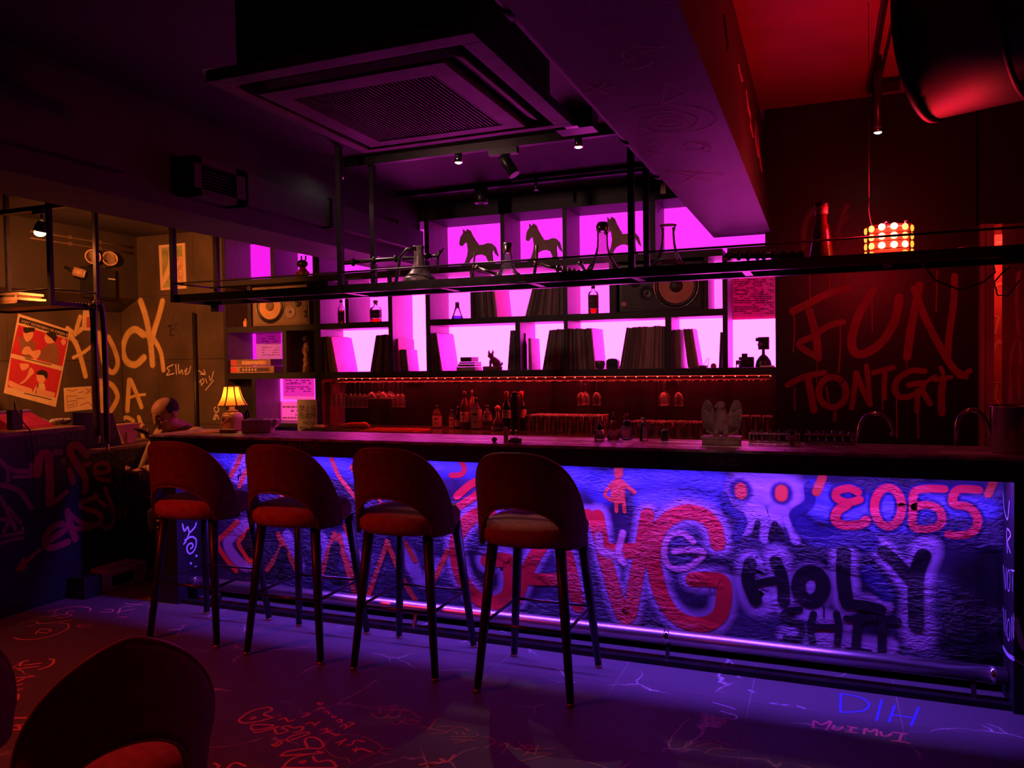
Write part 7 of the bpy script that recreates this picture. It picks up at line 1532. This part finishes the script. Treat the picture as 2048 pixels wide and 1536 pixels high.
scrib([f1([(1210,115),(1350,108),(1300,120)]), f1([(1215,115),(1230,160),(1165,165),(1230,195),(1290,175)]), f1([(1270,140),(1320,140),(1270,180),(1350,185),(1380,140),(1450,155),(1500,195)]), f1([(1300,225),(1340,240),(1380,215),(1400,195)]), f1([(1360,215),(1440,235),(1500,215),(1420,205)]), f1([(1500,250),(1580,265),(1690,290),(1560,300)]), f1([(1560,270),(1610,200)]), f1([(1620,250),(1730,250)]), f1([(1680,290),(1770,250),(1840,280)]), f1([(1740,280),(1760,305)]), f1([(1790,290),(1810,310)]), f1([(1710,320),(1870,320),(1900,300)]), f1([(1715,340),(1880,345)]), f1([(1740,365),(1850,340)]), f1([(1930,320),(1990,330),(2010,360),(1940,400)]),
       f2([(330,385),(385,365),(400,370),(360,430)]), f2([(440,405),(560,375),(510,445)]), f2([(470,360),(520,400)]), f2([(580,440),(600,380)]), f2([(440,405),(710,400)]), f2([(520,430),(700,435)]), f2([(475,490),(680,440)])], MKD, .0065)
scrib([f3([(1045,130),(1043,225)]), f3([(1045,130),(1150,150),(1200,190),(1160,225),(1045,232)]), f3([(1268,165),(1240,278)]), f3([(1340,195),(1308,285)]), f3([(1470,208),(1430,305)]), f3([(1320,245),(1455,265)])], MKB, .0095)
scrib([f3([(893,318),(900,280),(940,300),(990,280),(965,330)]), f3([(1010,305),(1000,322),(1030,330),(1055,312)]), f3([(1085,310),(1130,318)]), f3([(1105,315),(1095,340)]), f3([(1070,338),(1130,345)]), f3([(1172,350),(1180,320),(1205,340),(1240,325),(1240,360)]), f3([(1265,340),(1270,360),(1300,362),(1320,350)]), f3([(1330,342),(1405,350)]), f3([(1380,350),(1365,388)]), f3([(1325,388),(1395,395)]), f3([(1410,400),(1420,403)])], MKR, .010)
scrib([f3([(345,178),(440,205),(465,215)]), f3([(390,225),(420,235),(470,250),(465,270),(400,262)]), f3([(380,262),(410,270),(400,295),(370,292)]), f3([(660,182),(695,187)]), f3([(720,190),(755,193)]), f3([(805,197),(850,212)]), f3([(540,110),(570,122)])], MKW, .007)
scrib([f3([(200,395),(195,435)]), f3([(200,420),(260,395),(330,390)]), f3([(250,420),(320,405),(370,410)]), f3([(300,455),(350,430),(390,435),(380,410)]), f3([(345,370),(390,400),(440,412)]), f3([(390,430),(470,440)])], MKD, .007)
scrib([f4([(410,190),(560,155),(700,145),(780,160),(770,185)]), f4([(460,235),(500,215),(560,210),(620,215),(560,238),(490,240)]), f4([(570,210),(590,185),(640,185)]), f4([(315,275),(340,290),(440,285),(620,260)]), f4([(245,312),(300,300)]), f4([(305,380),(350,340),(440,345),(400,370),(330,365)]), f4([(120,412),(200,430),(340,420),(480,385),(570,345),(595,310),(570,290),(510,290)]), f4([(665,310),(700,320),(800,300)]), f4([(680,300),(720,295)]), f4([(865,190),(960,190),(970,170),(910,168)]), f4([(1010,190),(1160,165)]), f4([(1040,155),(1020,200)]), f4([(1060,145),(1140,140)]), f4([(1080,115),(1130,125),(1230,125)]), f4([(1160,85),(1240,80),(1310,78),(1290,62),(1240,72)]), f4([(1020,235),(1090,232)])], MK, .008)
scrib([f4([(240,610),(190,625),(170,655)]), f4([(215,650),(350,632)]), f4([(150,680),(330,660)]), f4([(425,598),(465,605),(440,650),(335,688)]), f4([(140,760),(285,748)]), f4([(150,790),(205,768)]), f4([(135,825),(190,812)]), f4([(135,870),(185,858)]), f4([(135,910),(155,900),(150,945),(130,945)]), f4([(120,1105),(275,1108),(240,1150),(130,1170)]), f4([(120,1205),(225,1205)]), f4([(150,1165),(180,1195)]), f4([(1010,1500),(1100,1475)]), f4([(1030,1530),(1165,1478)])], MK, .011)
scrib([f1([(1500,510),(1550,505),(1590,525),(1560,500)]), f1([(1590,495),(1640,500),(1660,475)]), f1([(1640,470),(1690,490),(1735,445)]), f1([(100,500),(130,520),(120,530)]), f1([(190,530),(220,505),(260,500),(310,520)])], MK, .010)
